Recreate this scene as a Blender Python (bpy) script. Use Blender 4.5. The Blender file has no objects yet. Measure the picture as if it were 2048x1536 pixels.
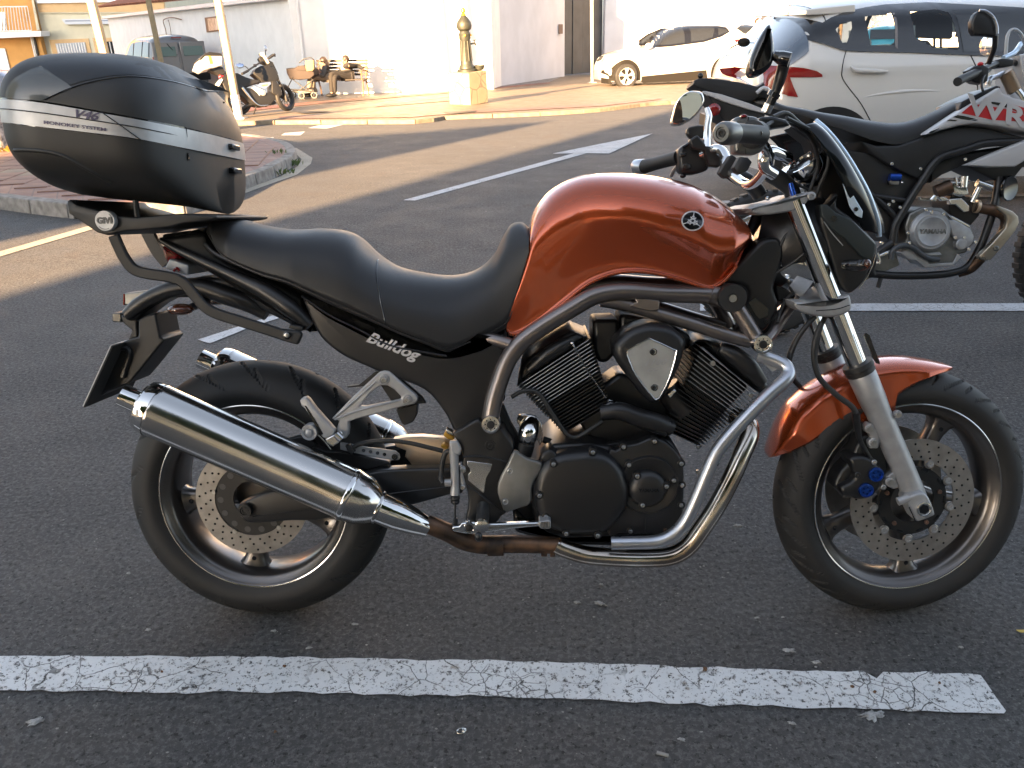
import bpy, bmesh, math, random
from mathutils import Vector, Matrix, noise
random.seed(7)
SC = bpy.context.scene
# ------------------------------------------------------------------ camera
FPX, PITCH, ROLL, CAMH = 1628.0, math.radians(23.75), -0.0258, 1.334
FW = Vector((0, math.cos(PITCH), -math.sin(PITCH))); RT0 = Vector((1, 0, 0)); UP0 = RT0.cross(FW)
RT = math.cos(ROLL)*RT0 + math.sin(ROLL)*UP0; UP = -math.sin(ROLL)*RT0 + math.cos(ROLL)*UP0
EYE = Vector((0, 0, CAMH))
cd = bpy.data.cameras.new('camera'); cam = bpy.data.objects.new('camera', cd); SC.collection.objects.link(cam)
cam.matrix_world = Matrix(((RT.x, UP.x, -FW.x, 0), (RT.y, UP.y, -FW.y, 0), (RT.z, UP.z, -FW.z, CAMH), (0, 0, 0, 1)))
cd.sensor_fit = 'HORIZONTAL'; cd.sensor_width = 36; cd.lens = 36*FPX/2048; cd.clip_start = .05; cd.clip_end = 2000
SC.camera = cam
# ------------------------------------------------------------------ light
SUN_EL, SUN_AZ = math.radians(13.5), math.radians(27.0)     # the light travels towards +Y, turned towards +X by SUN_AZ
LD = Vector((math.sin(SUN_AZ)*math.cos(SUN_EL), math.cos(SUN_AZ)*math.cos(SUN_EL), -math.sin(SUN_EL)))
w = bpy.data.worlds.new('World'); SC.world = w; w.use_nodes = True
nt = w.node_tree; nt.nodes.clear()
sky = nt.nodes.new('ShaderNodeTexSky'); sky.sky_type = 'NISHITA'; sky.sun_disc = False
sky.sun_elevation = SUN_EL; sky.sun_rotation = math.pi + SUN_AZ
sky.air_density = 0.8; sky.dust_density = 1.4; sky.ozone_density = 0.5
bg = nt.nodes.new('ShaderNodeBackground'); bg.inputs[1].default_value = 0.05
wo = nt.nodes.new('ShaderNodeOutputWorld'); hs = nt.nodes.new('ShaderNodeHueSaturation'); hs.inputs['Saturation'].default_value = .58; nt.links.new(sky.outputs[0], hs.inputs['Color']); nt.links.new(hs.outputs[0], bg.inputs[0]); nt.links.new(bg.outputs[0], wo.inputs[0])
sl = bpy.data.lights.new('sun', 'SUN'); sl.energy = 5.0; sl.angle = math.radians(0.6); sl.color = (1.0, .63, .32)
so = bpy.data.objects.new('sun', sl); SC.collection.objects.link(so)
so.rotation_euler = LD.to_track_quat('-Z', 'Y').to_euler(); so.location = (-20, -30, 15)
SC.view_settings.view_transform = 'Standard'; SC.view_settings.look = 'None'; SC.view_settings.gamma = 1
SC.view_settings.use_curve_mapping = False; SC.view_settings.exposure = 3.6
# ------------------------------------------------------------------ geometry of the place
SLOPE, FOLD = .02, 5.0
def GZ(y): return 0.0 if y < FOLD else -SLOPE*(y-FOLD)
def ray(u, v): return FW + RT*((u-1024)/FPX) - UP*((v-768)/FPX)
def gnd(u, v, lift=0.0):
    r = ray(u, v); h = CAMH-lift
    t = -h/r.z
    if t*r.y < FOLD and t > 0: return EYE + r*t
    t = (-h + SLOPE*FOLD)/(r.z + SLOPE*r.y)
    return EYE + r*t
class Frame:
    """a leaning / turned object frame; p(u,v,y) = the point of the lateral plane y (own coordinates) seen at u,v"""
    def __init__(s, o, yaw=0, lean=0, tilt=0):
        s.o = Vector(o)
        s.M = Matrix.Translation(s.o) @ Matrix.Rotation(yaw, 4, 'Z') @ Matrix.Rotation(-lean, 4, 'X') @ Matrix.Rotation(-tilt, 4, 'Y')
        s.I = s.M.inverted(); s.e = s.I @ EYE; s.R = s.M.to_3x3().inverted()
    def p(s, u, v, y=0.0):
        d = s.R @ ray(u, v); t = (y-s.e.y)/d.y
        return s.e + d*t
    def P(s, pts, y=0.0): return [s.p(q[0], q[1], q[2] if len(q) > 2 else y) for q in pts]
    def depth(s, q): return ((s.M @ Vector(q))-EYE).dot(FW)
CR = dict(A=(0, 0, 3.2), B=(560, 0, 3.2), M=(1180, 0, 3.7926), N=(1600, 0, 4.5714), O=(1600, 300, 4.5714), L=(1220, 160, 3.6571),
          E=(120, 380, 3.2), F=(220, 680, 3.0118), G=(580, 720, 3.7926), H=(940, 560, 3.0118), I=(1040, 820, 3.6571),
          J=(1480, 660, 2.6954), K=(1340, 380, 4.4522), S=(0, 200, 3.2), D=(0, 0, 6.4), T=(400, 80, 5.6889), W=(1440, 0, 10.24))
def c(k, s):
    x0, y0, f = CR[k]; out = []
    for t in s.split():
        q = [float(a) for a in t.split(',')]
        out.append((x0+q[0]/f, y0+q[1]/f) + tuple(q[2:]))
    return out
def px(s): return [tuple(float(a) for a in t.split(',')) for t in s.split()]
# ------------------------------------------------------------------ materials
MATS = {}
def mat(name, col, rough=.5, metal=0.0, coat=0.0, var=None, bump=None, spec=None, flake=0, rvar=0, trans=0, alpha=1, col2=None, coatr=.03, sheen=0, emit=None):
    m = bpy.data.materials.new(name); m.use_nodes = True; n = m.node_tree; b = n.nodes['Principled BSDF']; L = n.links
    b.inputs['Base Color'].default_value = (*col, 1); b.inputs['Roughness'].default_value = rough; b.inputs['Metallic'].default_value = metal
    b.inputs['Coat Weight'].default_value = coat; b.inputs['Coat Roughness'].default_value = coatr
    if spec is not None: b.inputs['Specular IOR Level'].default_value = spec
    if trans: b.inputs['Transmission Weight'].default_value = trans
    if alpha < 1: b.inputs['Alpha'].default_value = alpha
    if emit: b.inputs['Emission Color'].default_value = (*emit, 1); b.inputs['Emission Strength'].default_value = 1
    tc = n.nodes.new('ShaderNodeTexCoord')
    def noi(scale, det=4, dim='3D'):
        t = n.nodes.new('ShaderNodeTexNoise'); t.inputs['Scale'].default_value = scale; t.inputs['Detail'].default_value = det
        L.new(tc.outputs['Object'], t.inputs['Vector']); return t
    if var:
        t = noi(var[0], 6); r = n.nodes.new('ShaderNodeMapRange'); L.new(t.outputs[0], r.inputs[0])
        r.inputs[1].default_value = .35; r.inputs[2].default_value = .65
        mx = n.nodes.new('ShaderNodeMix'); mx.data_type = 'RGBA'; L.new(r.outputs[0], mx.inputs[0])
        c2 = col2 or tuple(x*(1-var[1]) for x in col)
        mx.inputs[6].default_value = (*col, 1); mx.inputs[7].default_value = (*c2, 1); L.new(mx.outputs[2], b.inputs['Base Color'])
    if rvar:
        t = noi(9, 8); r = n.nodes.new('ShaderNodeMapRange'); L.new(t.outputs[0], r.inputs[0]); r.inputs[1].default_value = .3; r.inputs[2].default_value = .7
        r.inputs[3].default_value = max(.02, rough-rvar); r.inputs[4].default_value = rough+rvar; L.new(r.outputs[0], b.inputs['Roughness'])
    if flake:
        t = n.nodes.new('ShaderNodeTexVoronoi'); t.inputs['Scale'].default_value = 900; L.new(tc.outputs['Object'], t.inputs['Vector'])
        bp = n.nodes.new('ShaderNodeBump'); bp.inputs['Strength'].default_value = flake; bp.inputs['Distance'].default_value = .0004
        L.new(t.outputs['Color'], bp.inputs['Height']); L.new(bp.outputs[0], b.inputs['Normal'])
    if bump:
        t = noi(bump[0], 5); bp = n.nodes.new('ShaderNodeBump'); bp.inputs['Strength'].default_value = bump[1]
        bp.inputs['Distance'].default_value = bump[2] if len(bump) > 2 else .002
        L.new(t.outputs[0], bp.inputs['Height']); L.new(bp.outputs[0], b.inputs['Normal'])
    MATS[name] = m; return m
def nodes_of(m): return m.node_tree.nodes, m.node_tree.links, m.node_tree.nodes['Principled BSDF']
# ------------------------------------------------------------------ object helpers
def link(o): SC.collection.objects.link(o); return o
def obj(name, vf, m, parent=None, bevel=0, seg=2, smooth=True, angle=35, solid=0, sub=0, kind=None, label=None, M=None, mirror=False, loc=None):
    if mirror: obj(name, mir(vf), m, parent, bevel, seg, smooth, angle, solid, sub, kind, label, M)
    me = bpy.data.meshes.new(name); me.from_pydata([tuple(a) for a in vf[0]], [], [tuple(q) for q in vf[1]]); me.validate(); me.update()
    bm = bmesh.new(); bm.from_mesh(me); bmesh.ops.recalc_face_normals(bm, faces=bm.faces); bm.to_mesh(me); bm.free()
    for a in (m if isinstance(m, (list, tuple)) else [m]): me.materials.append(a)
    if smooth:
        me.shade_smooth()
        if not sub: me.set_sharp_from_angle(angle=math.radians(angle))
    o = bpy.data.objects.new(name, me); link(o)
    if parent: o.parent = parent
    if M is not None: o.matrix_basis = M
    if loc is not None: o.location = loc
    if solid:
        d = o.modifiers.new('s', 'SOLIDIFY'); d.thickness = abs(solid); d.offset = -1 if solid > 0 else 1
    if bevel:
        d = o.modifiers.new('b', 'BEVEL'); d.width = bevel; d.segments = seg; d.limit_method = 'ANGLE'; d.angle_limit = math.radians(30); d.harden_normals = False
    if sub:
        d = o.modifiers.new('u', 'SUBSURF'); d.levels = sub; d.render_levels = sub
    if kind: o['kind'] = kind
    if label: o['label'] = label
    return o
def thing(name, label, cat, M=None, group=None, loc=None):
    o = bpy.data.objects.new(name, None); link(o); o.empty_display_size = .2
    if M is not None: o.matrix_world = M
    if loc is not None: o.location = loc
    return tag(o, label, cat, group)
def tag(o, label, cat, group=None):
    o['label'] = label; o['category'] = cat
    if group: o['group'] = group
    return o
def struct(o): o['kind'] = 'structure'; return o
def dup(root, M=None, label=None, name=None):
    r = root.copy(); link(r)
    if M is not None: r.matrix_world = M
    if label: r['label'] = label
    for ch in list(root.children):
        k = ch.copy(); link(k); k.parent = r
        for g in ch.children: d = g.copy(); link(d); d.parent = k
    return r
def join(*parts):
    V, F = [], []
    for v, f in parts:
        n = len(V); V += list(v); F += [tuple(n+i for i in q) for q in f]
    return V, F
def mir(vf): return [Vector((a[0], -a[1], a[2])) for a in vf[0]], [tuple(reversed(q)) for q in vf[1]]
def catmull(P, n=6, closed=False):
    P = [Vector(p) for p in P]
    if len(P) < 3 and not closed: return P
    out = []; N = len(P); R = range(N if closed else N-1)
    for i in R:
        p1, p2 = P[i], P[(i+1) % N]
        p0 = P[i-1] if (i > 0 or closed) else p1*2-p2
        p3 = P[(i+2) % N] if (i+2 < N or closed) else p2*2-p1
        for k in range(n):
            t = k/n; a = t*t; b = a*t
            out.append(.5*((2*p1)+(p2-p0)*t+(2*p0-5*p1+4*p2-p3)*a+(3*p1-p0-3*p2+p3)*b))
    if not closed: out.append(P[-1])
    return out
def tube(pts, r, seg=14, n=6, cap=True, rect=None, up=Vector((0, 1, 0))):
    """r: number or list per control point; rect=(a,b): rectangular section, a along 'up', b across"""
    P = catmull(pts, n) if len(pts) > 2 else [Vector(p) for p in pts]
    K = len(pts); N = len(P)
    rr = [r]*N if not isinstance(r, (list, tuple)) else None
    if rr is None:
        rr = []
        for i in range(N):
            s = i/(N-1)*(K-1); a = min(int(s), K-2); rr.append(r[a]+(r[a+1]-r[a])*(s-a))
    V, F = [], []; nrm = None
    for i in range(N):
        d = (P[min(i+1, N-1)]-P[max(i-1, 0)]).normalized()
        if rect: b = d.cross(up).normalized(); nrm = b.cross(d).normalized()
        else:
            if nrm is None: nrm = d.orthogonal().normalized()
            nrm = (nrm-d*nrm.dot(d)).normalized(); b = d.cross(nrm)
        if rect:
            for sx, sy in ((1, 1), (-1, 1), (-1, -1), (1, -1)): V.append(P[i]+nrm*sx*rect[0]*rr[i]+b*sy*rect[1]*rr[i])
        else:
            for k in range(seg):
                a = 2*math.pi*k/seg; V.append(P[i]+(nrm*math.cos(a)+b*math.sin(a))*rr[i])
    s = 4 if rect else seg
    for i in range(N-1):
        for k in range(s):
            a = i*s+k; b2 = i*s+(k+1) % s; F.append((a, b2, b2+s, a+s))
    if cap: F.append(tuple(range(s-1, -1, -1))); F.append(tuple((N-1)*s+k for k in range(s)))
    return V, F
def lathe(o, d, prof, seg=32, cap=True, closed=False):
    """prof: [(t,r)...] along direction d from o"""
    o = Vector(o); d = Vector(d).normalized(); a = d.orthogonal().normalized(); b = d.cross(a)
    V, F = [], []
    for t, r in prof:
        for k in range(seg):
            w_ = 2*math.pi*k/seg; V.append(o+d*t+(a*math.cos(w_)+b*math.sin(w_))*r)
    N = len(prof)
    for i in range(N-1 if not closed else N):
        j = (i+1) % N
        for k in range(seg):
            F.append((i*seg+k, i*seg+(k+1) % seg, j*seg+(k+1) % seg, j*seg+k))
    if cap and not closed:
        if prof[0][1] > 1e-5: F.append(tuple(range(seg-1, -1, -1)))
        if prof[-1][1] > 1e-5: F.append(tuple((N-1)*seg+k for k in range(seg)))
    return V, F
def prism(pts, dy, smooth_n=0, dv=None):
    """pts: 3-D polygon; extruded by dy along local y (or by the vector dv)"""
    P = [Vector(p) for p in pts]
    if smooth_n: P = catmull(P, smooth_n, True)
    n = len(P); off = Vector(dv) if dv is not None else Vector((0, dy, 0))
    V = P+[p+off for p in P]
    F = [tuple(range(n)), tuple(range(2*n-1, n-1, -1))]+[(i, (i+1) % n, n+(i+1) % n, n+i) for i in range(n)]
    return V, F
def pillow(pts, dy, rim, smooth_n=0, dome=0.0):
    """prism whose near side (at pts) is pulled in by 'rim' through three rounded steps"""
    P = [Vector(p) for p in pts]
    if smooth_n: P = catmull(P, smooth_n, True)
    n = len(P); ar = sum(P[i].x*P[(i+1) % n].z-P[(i+1) % n].x*P[i].z for i in range(n)); sg = 1 if ar > 0 else -1
    nr = []
    for i in range(n):
        e1 = (P[i]-P[i-1]); e2 = (P[(i+1) % n]-P[i]); a = Vector((e1.x, 0, e1.z)).normalized()+Vector((e2.x, 0, e2.z)).normalized()
        if a.length < 1e-6: a = Vector((e2.x, 0, e2.z))
        a.normalize(); nr.append(Vector((-a.z, 0, a.x))*sg)
    V, F = [], []; S = 1 if dy > 0 else -1
    lev = [(rim, 0), (rim*.55, .12), (rim*.2, .45), (0, 1.0)]
    for ins, dep in lev:
        V += [P[i]+nr[i]*ins+Vector((0, S*dep*rim, 0)) for i in range(n)]
    V += [P[i]+Vector((0, dy, 0)) for i in range(n)]
    L_ = len(lev)+1
    for a in range(L_-1):
        for i in range(n): F.append((a*n+i, a*n+(i+1) % n, (a+1)*n+(i+1) % n, (a+1)*n+i))
    F.append(tuple(range(n))); F.append(tuple((L_-1)*n+i for i in range(n)))
    return V, F
def box(lo, hi):
    x0, y0, z0 = lo; x1, y1, z1 = hi
    V = [Vector(a) for a in ((x0, y0, z0), (x1, y0, z0), (x1, y1, z0), (x0, y1, z0), (x0, y0, z1), (x1, y0, z1), (x1, y1, z1), (x0, y1, z1))]
    return V, [(0, 3, 2, 1), (4, 5, 6, 7), (0, 1, 5, 4), (1, 2, 6, 5), (2, 3, 7, 6), (3, 0, 4, 7)]
def cbox(ce, s): return box([ce[i]-s[i]/2 for i in range(3)], [ce[i]+s[i]/2 for i in range(3)])
def xf(vf, M): return [M @ Vector(v) for v in vf[0]], vf[1]
def ball(ce, r, seg=16, rings=10):
    r = r if isinstance(r, (tuple, list)) else (r, r, r); V, F = [], []
    for i in range(rings+1):
        a = math.pi*i/rings
        for k in range(seg):
            b = 2*math.pi*k/seg; V.append(Vector((ce[0]+r[0]*math.sin(a)*math.cos(b), ce[1]+r[1]*math.sin(a)*math.sin(b), ce[2]+r[2]*math.cos(a))))
    for i in range(rings):
        for k in range(seg): F.append((i*seg+k, i*seg+(k+1) % seg, (i+1)*seg+(k+1) % seg, (i+1)*seg+k))
    return V, F
def interp(tab, x):
    if x <= tab[0][0]: return tab[0][1]
    for (a, b), (p, q) in zip(tab, tab[1:]):
        if x <= p: return b+(q-b)*(x-a)/(p-a) if p > a else q
    return tab[-1][1]
def loft(sections, closed_ring=True, cap=True):
    n = len(sections[0]); V = [Vector(p) for s in sections for p in s]; F = []
    for i in range(len(sections)-1):
        for k in range(n if closed_ring else n-1):
            a = i*n+k; b = i*n+(k+1) % n; F.append((a, b, b+n, a+n))
    if cap: F.append(tuple(range(n-1, -1, -1))); F.append(tuple((len(sections)-1)*n+k for k in range(n)))
    return V, F
def grid(fn, nu, nv):
    V = [fn(i/(nu-1), j/(nv-1)) for i in range(nu) for j in range(nv)]
    F = [(i*nv+j, (i+1)*nv+j, (i+1)*nv+j+1, i*nv+j+1) for i in range(nu-1) for j in range(nv-1)]
    return V, F
FONT = None
def text_obj(name, s, M, size, m, parent, ext=.0006, shear=0, bold=0, sx=1):
    cu = bpy.data.curves.new(name, 'FONT'); cu.body = s; cu.size = size; cu.extrude = ext; cu.shear = shear; cu.offset = bold
    cu.align_x = 'CENTER'; cu.align_y = 'CENTER'; cu.resolution_u = 4
    to = bpy.data.objects.new(name, cu); link(to)
    dg = bpy.context.evaluated_depsgraph_get(); me = bpy.data.meshes.new_from_object(to.evaluated_get(dg)); bpy.data.objects.remove(to)
    me.materials.clear(); me.materials.append(m)
    o = bpy.data.objects.new(name, me); link(o); o.parent = parent; o.matrix_basis = M @ Matrix.Diagonal((sx, 1, 1, 1)); return o
def face_M(p, xdir, out):
    """matrix whose x runs along xdir and whose z looks along out, at p"""
    z = Vector(out).normalized(); x = Vector(xdir); x = (x-z*x.dot(z)).normalized(); y = z.cross(x)
    return Matrix(((x.x, y.x, z.x, p[0]), (x.y, y.y, z.y, p[1]), (x.z, y.z, z.z, p[2]), (0, 0, 0, 1)))
# ================================================================== materials of the place
def tex_mat(name, build, rough=.8):
    m = bpy.data.materials.new(name); m.use_nodes = True; n, L, b = nodes_of(m); b.inputs['Roughness'].default_value = rough
    tc = n.new('ShaderNodeTexCoord')
    class N:
        def noise(s, sc, det=6, rough=.5, vec=None):
            t = n.new('ShaderNodeTexNoise'); t.inputs['Scale'].default_value = sc; t.inputs['Detail'].default_value = det; t.inputs['Roughness'].default_value = rough
            L.new(vec or tc.outputs['Object'], t.inputs['Vector']); return t.outputs[0]
        def warp(s, sc, amt):
            t = n.new('ShaderNodeTexNoise'); t.inputs['Scale'].default_value = sc; t.inputs['Detail'].default_value = 5; L.new(tc.outputs['Object'], t.inputs['Vector'])
            m1 = n.new('ShaderNodeVectorMath'); m1.operation = 'MULTIPLY_ADD'; L.new(t.outputs['Color'], m1.inputs[0]); m1.inputs[1].default_value = (amt, amt, amt); L.new(tc.outputs['Object'], m1.inputs[2]); return m1.outputs[0]
        def vor(s, sc, feat='F1', out=0, vec=None):
            t = n.new('ShaderNodeTexVoronoi'); t.feature = feat; t.inputs['Scale'].default_value = sc; L.new(vec or tc.outputs['Object'], t.inputs['Vector']); return t.outputs[out]
        def ramp(s, f, lo, hi, a=0, c_=1):
            r = n.new('ShaderNodeMapRange'); L.new(f, r.inputs[0]); r.inputs[1].default_value = lo; r.inputs[2].default_value = hi; r.inputs[3].default_value = a; r.inputs[4].default_value = c_; return r.outputs[0]
        def mix(s, f, a, c_, bl='MIX'):
            x = n.new('ShaderNodeMix'); x.data_type = 'RGBA'; x.blend_type = bl
            if isinstance(f, float): x.inputs[0].default_value = f
            else: L.new(f, x.inputs[0])
            for i, q in ((6, a), (7, c_)):
                if isinstance(q, tuple): x.inputs[i].default_value = (*q, 1)
                else: L.new(q, x.inputs[i])
            return x.outputs[2]
        def math(s, op, a, c_):
            x = n.new('ShaderNodeMath'); x.operation = op
            for i, q in ((0, a), (1, c_)):
                if isinstance(q, (int, float)): x.inputs[i].default_value = q
                else: L.new(q, x.inputs[i])
            return x.outputs[0]
        def mapping(s, sc=(1, 1, 1), rot=0):
            x = n.new('ShaderNodeMapping'); x.inputs['Scale'].default_value = sc; x.inputs['Rotation'].default_value = (0, 0, rot); L.new(tc.outputs['Object'], x.inputs[0]); return x.outputs[0]
        def brick(s, vec, c1, c2, mo, sc, bw, rh, ms=.02, off=.5):
            x = n.new('ShaderNodeTexBrick'); L.new(vec, x.inputs['Vector'])
            for k, v in (('Color1', (*c1, 1)), ('Color2', (*c2, 1)), ('Mortar', (*mo, 1)), ('Scale', sc), ('Brick Width', bw), ('Row Height', rh), ('Mortar Size', ms)): x.inputs[k].default_value = v
            x.offset = off; return x
        def bump(s, h, st, dist, nrm=None):
            x = n.new('ShaderNodeBump'); x.inputs['Strength'].default_value = st; x.inputs['Distance'].default_value = dist; L.new(h, x.inputs['Height'])
            if nrm is not None: L.new(nrm, x.inputs['Normal'])
            return x.outputs[0]
        def out(s, col=None, nrm=None, rough=None):
            if col is not None: L.new(col, b.inputs['Base Color'])
            if nrm is not None: L.new(nrm, b.inputs['Normal'])
            if rough is not None: L.new(rough, b.inputs['Roughness'])
    build(N()); return m
def b_asphalt(N):
    big = N.noise(.55, 5); mid = N.noise(7, 6); ag = N.vor(150, out=1); agd = N.vor(150); fine = N.noise(420, 3)
    col = N.mix(N.ramp(big, .35, .65), (.054, .054, .055), (.074, .073, .073))
    col = N.mix(N.ramp(mid, .4, .7, 0, .5), col, (.042, .042, .044))
    g = N.ramp(N.noise(72, 6, .78), .48, .58)
    col = N.mix(N.math('MULTIPLY', g, .55), col, (.175, .174, .175))
    spk = N.ramp(N.vor(210, out=1), .86, .93); spk = N.math('MULTIPLY', spk, N.ramp(N.noise(160, 2), .5, .6))
    col = N.mix(N.math('MULTIPLY', spk, .55), col, (.34, .33, .31))
    rust = N.ramp(N.noise(2.3, 4), .62, .74, 0, .35); col = N.mix(rust, col, (.085, .062, .050))
    pit = N.ramp(N.noise(70, 4, .65), .36, .44)
    col = N.mix(N.math('SUBTRACT', 1.0, pit), col, (.018, .018, .019))
    h = N.math('ADD', N.math('MULTIPLY', N.noise(72, 6, .78), .9), N.math('MULTIPLY', fine, .35))
    N.out(col, N.bump(h, 1.0, .009), N.ramp(N.noise(3, 4), .3, .7, .72, .92))
asphalt = tex_mat('asphalt', b_asphalt)
def b_paint(base, wear_lo, wear_hi, crackw):
    def f(N):
        wr = N.noise(75, 8, .78); w1 = N.ramp(wr, wear_lo, wear_hi)
        wv = N.mapping((1, 1, 1))
        crack = N.ramp(N.vor(10, 'DISTANCE_TO_EDGE', 0, N.warp(9, .06)), crackw*.35, crackw)
        crack = N.math('MAXIMUM', crack, N.ramp(N.noise(5.2, 3), .42, .54))
        k2 = N.ramp(N.vor(30, 'DISTANCE_TO_EDGE', 0, N.warp(30, .02)), .0, .05); k2 = N.math('MAXIMUM', k2, N.ramp(N.noise(4.1, 2), .36, .44)); crack = N.math('MINIMUM', crack, k2)
        pit = N.ramp(N.noise(130, 5, .65), .35, .385); crack = N.math('MINIMUM', crack, pit)
        k = N.math('MULTIPLY', w1, crack)
        dirt = N.mix(N.ramp(N.noise(6, 6), .35, .75, 0, .5), base, tuple(x*.66 for x in base))
        dirt = N.mix(N.ramp(N.noise(24, 3), .66, .72, 0, .7), dirt, (.20, .15, .10))
        col = N.mix(k, (.055, .054, .054), dirt)
        N.out(col, N.bump(N.math('ADD', N.math('MULTIPLY', k, .8), N.noise(120, 4)), .6, .003))
    return f
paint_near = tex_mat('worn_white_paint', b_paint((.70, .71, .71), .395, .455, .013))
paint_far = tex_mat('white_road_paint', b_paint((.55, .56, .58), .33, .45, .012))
paint_edge = tex_mat('cream_road_paint', b_paint((.38, .35, .29), .30, .40, .01))
def b_tile(c1, c2, mo, s, rot=.35, rough=.6):
    def f(N):
        v = N.mapping((1, 1, 1), rot); x = N.brick(v, c1, c2, mo, 1/s, 1.0, 1.0, .035, 0)
        col = N.mix(N.ramp(N.noise(1.3, 6), .35, .7, 0, .45), x.outputs[0], tuple(a*.62 for a in c1))
        N.out(col, N.bump(N.math('SUBTRACT', 1.0, x.outputs[1]), .5, .004), N.ramp(N.noise(5, 4), .3, .7, rough-.1, rough+.12))
    return f
tile_pink = tex_mat('pink_pavement_tiles', b_tile((.24, .135, .105), (.20, .11, .09), (.13, .09, .08), .20, -.45))
tile_cream = tex_mat('cream_pavement_tiles', b_tile((.19, .15, .105), (.165, .13, .095), (.2, .16, .12), .40, -.45))
tile_grey = tex_mat('grey_plaza_tiles', b_tile((.070, .062, .058), (.060, .054, .050), (.04, .036, .032), .40, -.45, .34))
tile_red = tex_mat('red_edging_tiles', b_tile((.20, .08, .055), (.17, .07, .05), (.18, .09, .07), .2, -.45))
concrete = mat('kerb_concrete', (.27, .26, .245), .85, var=(14, .45), bump=(60, .5, .004))
concrete2 = mat('yellowish_kerb', (.20, .165, .12), .85, var=(10, .4), bump=(50, .4, .003))
white_wall = mat('white_plaster', (.78, .77, .75), .9, var=(2.2, .08), bump=(22, .35, .006))
grey_wall = mat('grey_white_plaster', (.66, .655, .68), .9, var=(1.1, .12), bump=(9, .3, .008))
cream_wall = mat('cream_plaster', (.60, .56, .42), .9, var=(1.5, .1), bump=(20, .2, .005))
ochre = mat('ochre_plaster', (.58, .30, .09), .9, var=(1.5, .12)); ochre2 = mat('pale_ochre_trim', (.62, .42, .22), .9, var=(3, .1))
white_paint = mat('white_paint', (.72, .72, .72), .5); iron_dark = mat('dark_iron', (.03, .03, .032), .55, .3)
gate_m = mat('dark_grey_gate', (.055, .06, .066), .5, .2, var=(2, .3)); glass_dark = mat('dark_window_glass', (.02, .022, .025), .06, spec=.7)
terracotta = mat('terracotta', (.36, .14, .08), .85, var=(5, .4)); shutter = mat('grey_awning_cover', (.50, .53, .58), .45)
cream_pole = mat('cream_pole_paint', (.22, .175, .10), .55, var=(6, .2)); grey_pole = mat('grey_steel_pole', (.38, .39, .40), .45, .5)
bark = mat('whitewashed_bark', (.50, .47, .43), .95, var=(16, .75), bump=(18, 1.0, .02)); bark2 = mat('brown_bark', (.10, .065, .04), .95, var=(10, .5), bump=(20, .8, .01))
def leafm(name, a, b_):
    m = mat(name, a, .6, var=(1.7, .5), col2=b_); n, L, p = nodes_of(m)
    tr = n.new('ShaderNodeBsdfTranslucent'); tr.inputs[0].default_value = (a[0]*1.5, a[1]*1.6, a[2], 1)
    mx = n.new('ShaderNodeMixShader'); mx.inputs[0].default_value = .3; o = n['Material Output']
    L.new(p.outputs[0], mx.inputs[1]); L.new(tr.outputs[0], mx.inputs[2]); L.new(mx.outputs[0], o.inputs[0]); return m
leaf = leafm('green_leaves', (.065, .10, .025), (.03, .05, .014)); leaf2 = leafm('autumn_leaves', (.33, .20, .03), (.16, .13, .03)); leaf3 = leafm('olive_leaves', (.11, .115, .035), (.06, .07, .02))
# ================================================================== ground
gm = ([(-160, -120, 0), (160, -120, 0), (160, FOLD, 0), (-160, FOLD, 0), (160, 600, GZ(600)), (-160, 600, GZ(600))], [(0, 1, 2, 3), (3, 2, 4, 5)])
struct(obj('road', gm, asphalt, smooth=False))
def on_ground(xy, lift): return Vector((xy[0], xy[1], GZ(xy[1])+lift))
def flat(pts, lift, jag=0.0, step=.03):
    """a sheet on the ground: ground polygon cut at the fold, edges optionally ragged"""
    P = [Vector((p[0], p[1], 0)) for p in pts]
    if jag:
        Q = []
        for i in range(len(P)):
            a, b = P[i], P[(i+1) % len(P)]; n = max(1, int((b-a).length/step))
            for k in range(n):
                q = a.lerp(b, k/n); nn = Vector((-(b-a).y, (b-a).x, 0)).normalized()
                q = q+nn*jag*(noise.noise(q*23)+.7*noise.noise(q*70)+.8*noise.noise(q*7)); Q.append(q)
        P = Q
    bm = bmesh.new(); f = bm.faces.new([bm.verts.new(p) for p in P])
    bmesh.ops.bisect_plane(bm, geom=bm.verts[:]+bm.edges[:]+bm.faces[:], plane_co=(0, FOLD, 0), plane_no=(0, 1, 0))
    bm.verts.ensure_lookup_table(); bm.verts.index_update()
    V = [Vector((v.co.x, v.co.y, GZ(v.co.y)+lift)) for v in bm.verts]; F = [tuple(v.index for v in f.verts) for f in bm.faces]; bm.free()
    return V, F
def gpts(p): return [gnd(*q[:2]) for q in p]
def mark(name, label, P, m, lift=.004, jag=0.0): return tag(obj(name, flat(gpts(P), lift, jag), m, smooth=False), label, 'road marking')
near_line = px('-400,1311 0,1316 300,1314 700,1318 1000,1324 1300,1333 1519,1341 1665,1345 1722,1345 1740,1352 1752,1359 1766,1347 1820,1348 1950,1350 1962,1353 1972,1366 1992,1398 2008,1423 2006,1428 1940,1428 1665,1419 1300,1408 1000,1396 700,1389 0,1384 -400,1382')
mark('painted_line', 'worn cracked white bay line across the foreground below the orange motorcycle', near_line, paint_near, .004, .006)
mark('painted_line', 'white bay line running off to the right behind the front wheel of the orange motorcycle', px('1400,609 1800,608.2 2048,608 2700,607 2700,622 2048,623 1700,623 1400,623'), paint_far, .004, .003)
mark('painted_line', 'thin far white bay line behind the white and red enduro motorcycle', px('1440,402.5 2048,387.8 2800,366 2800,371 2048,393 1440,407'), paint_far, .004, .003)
mark('painted_line', 'short slanting white stripe on the asphalt behind the tail of the orange motorcycle', px('395,681 420,688 495,658 600,624 600,616 556,629'), paint_far, .004, .003)
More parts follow.
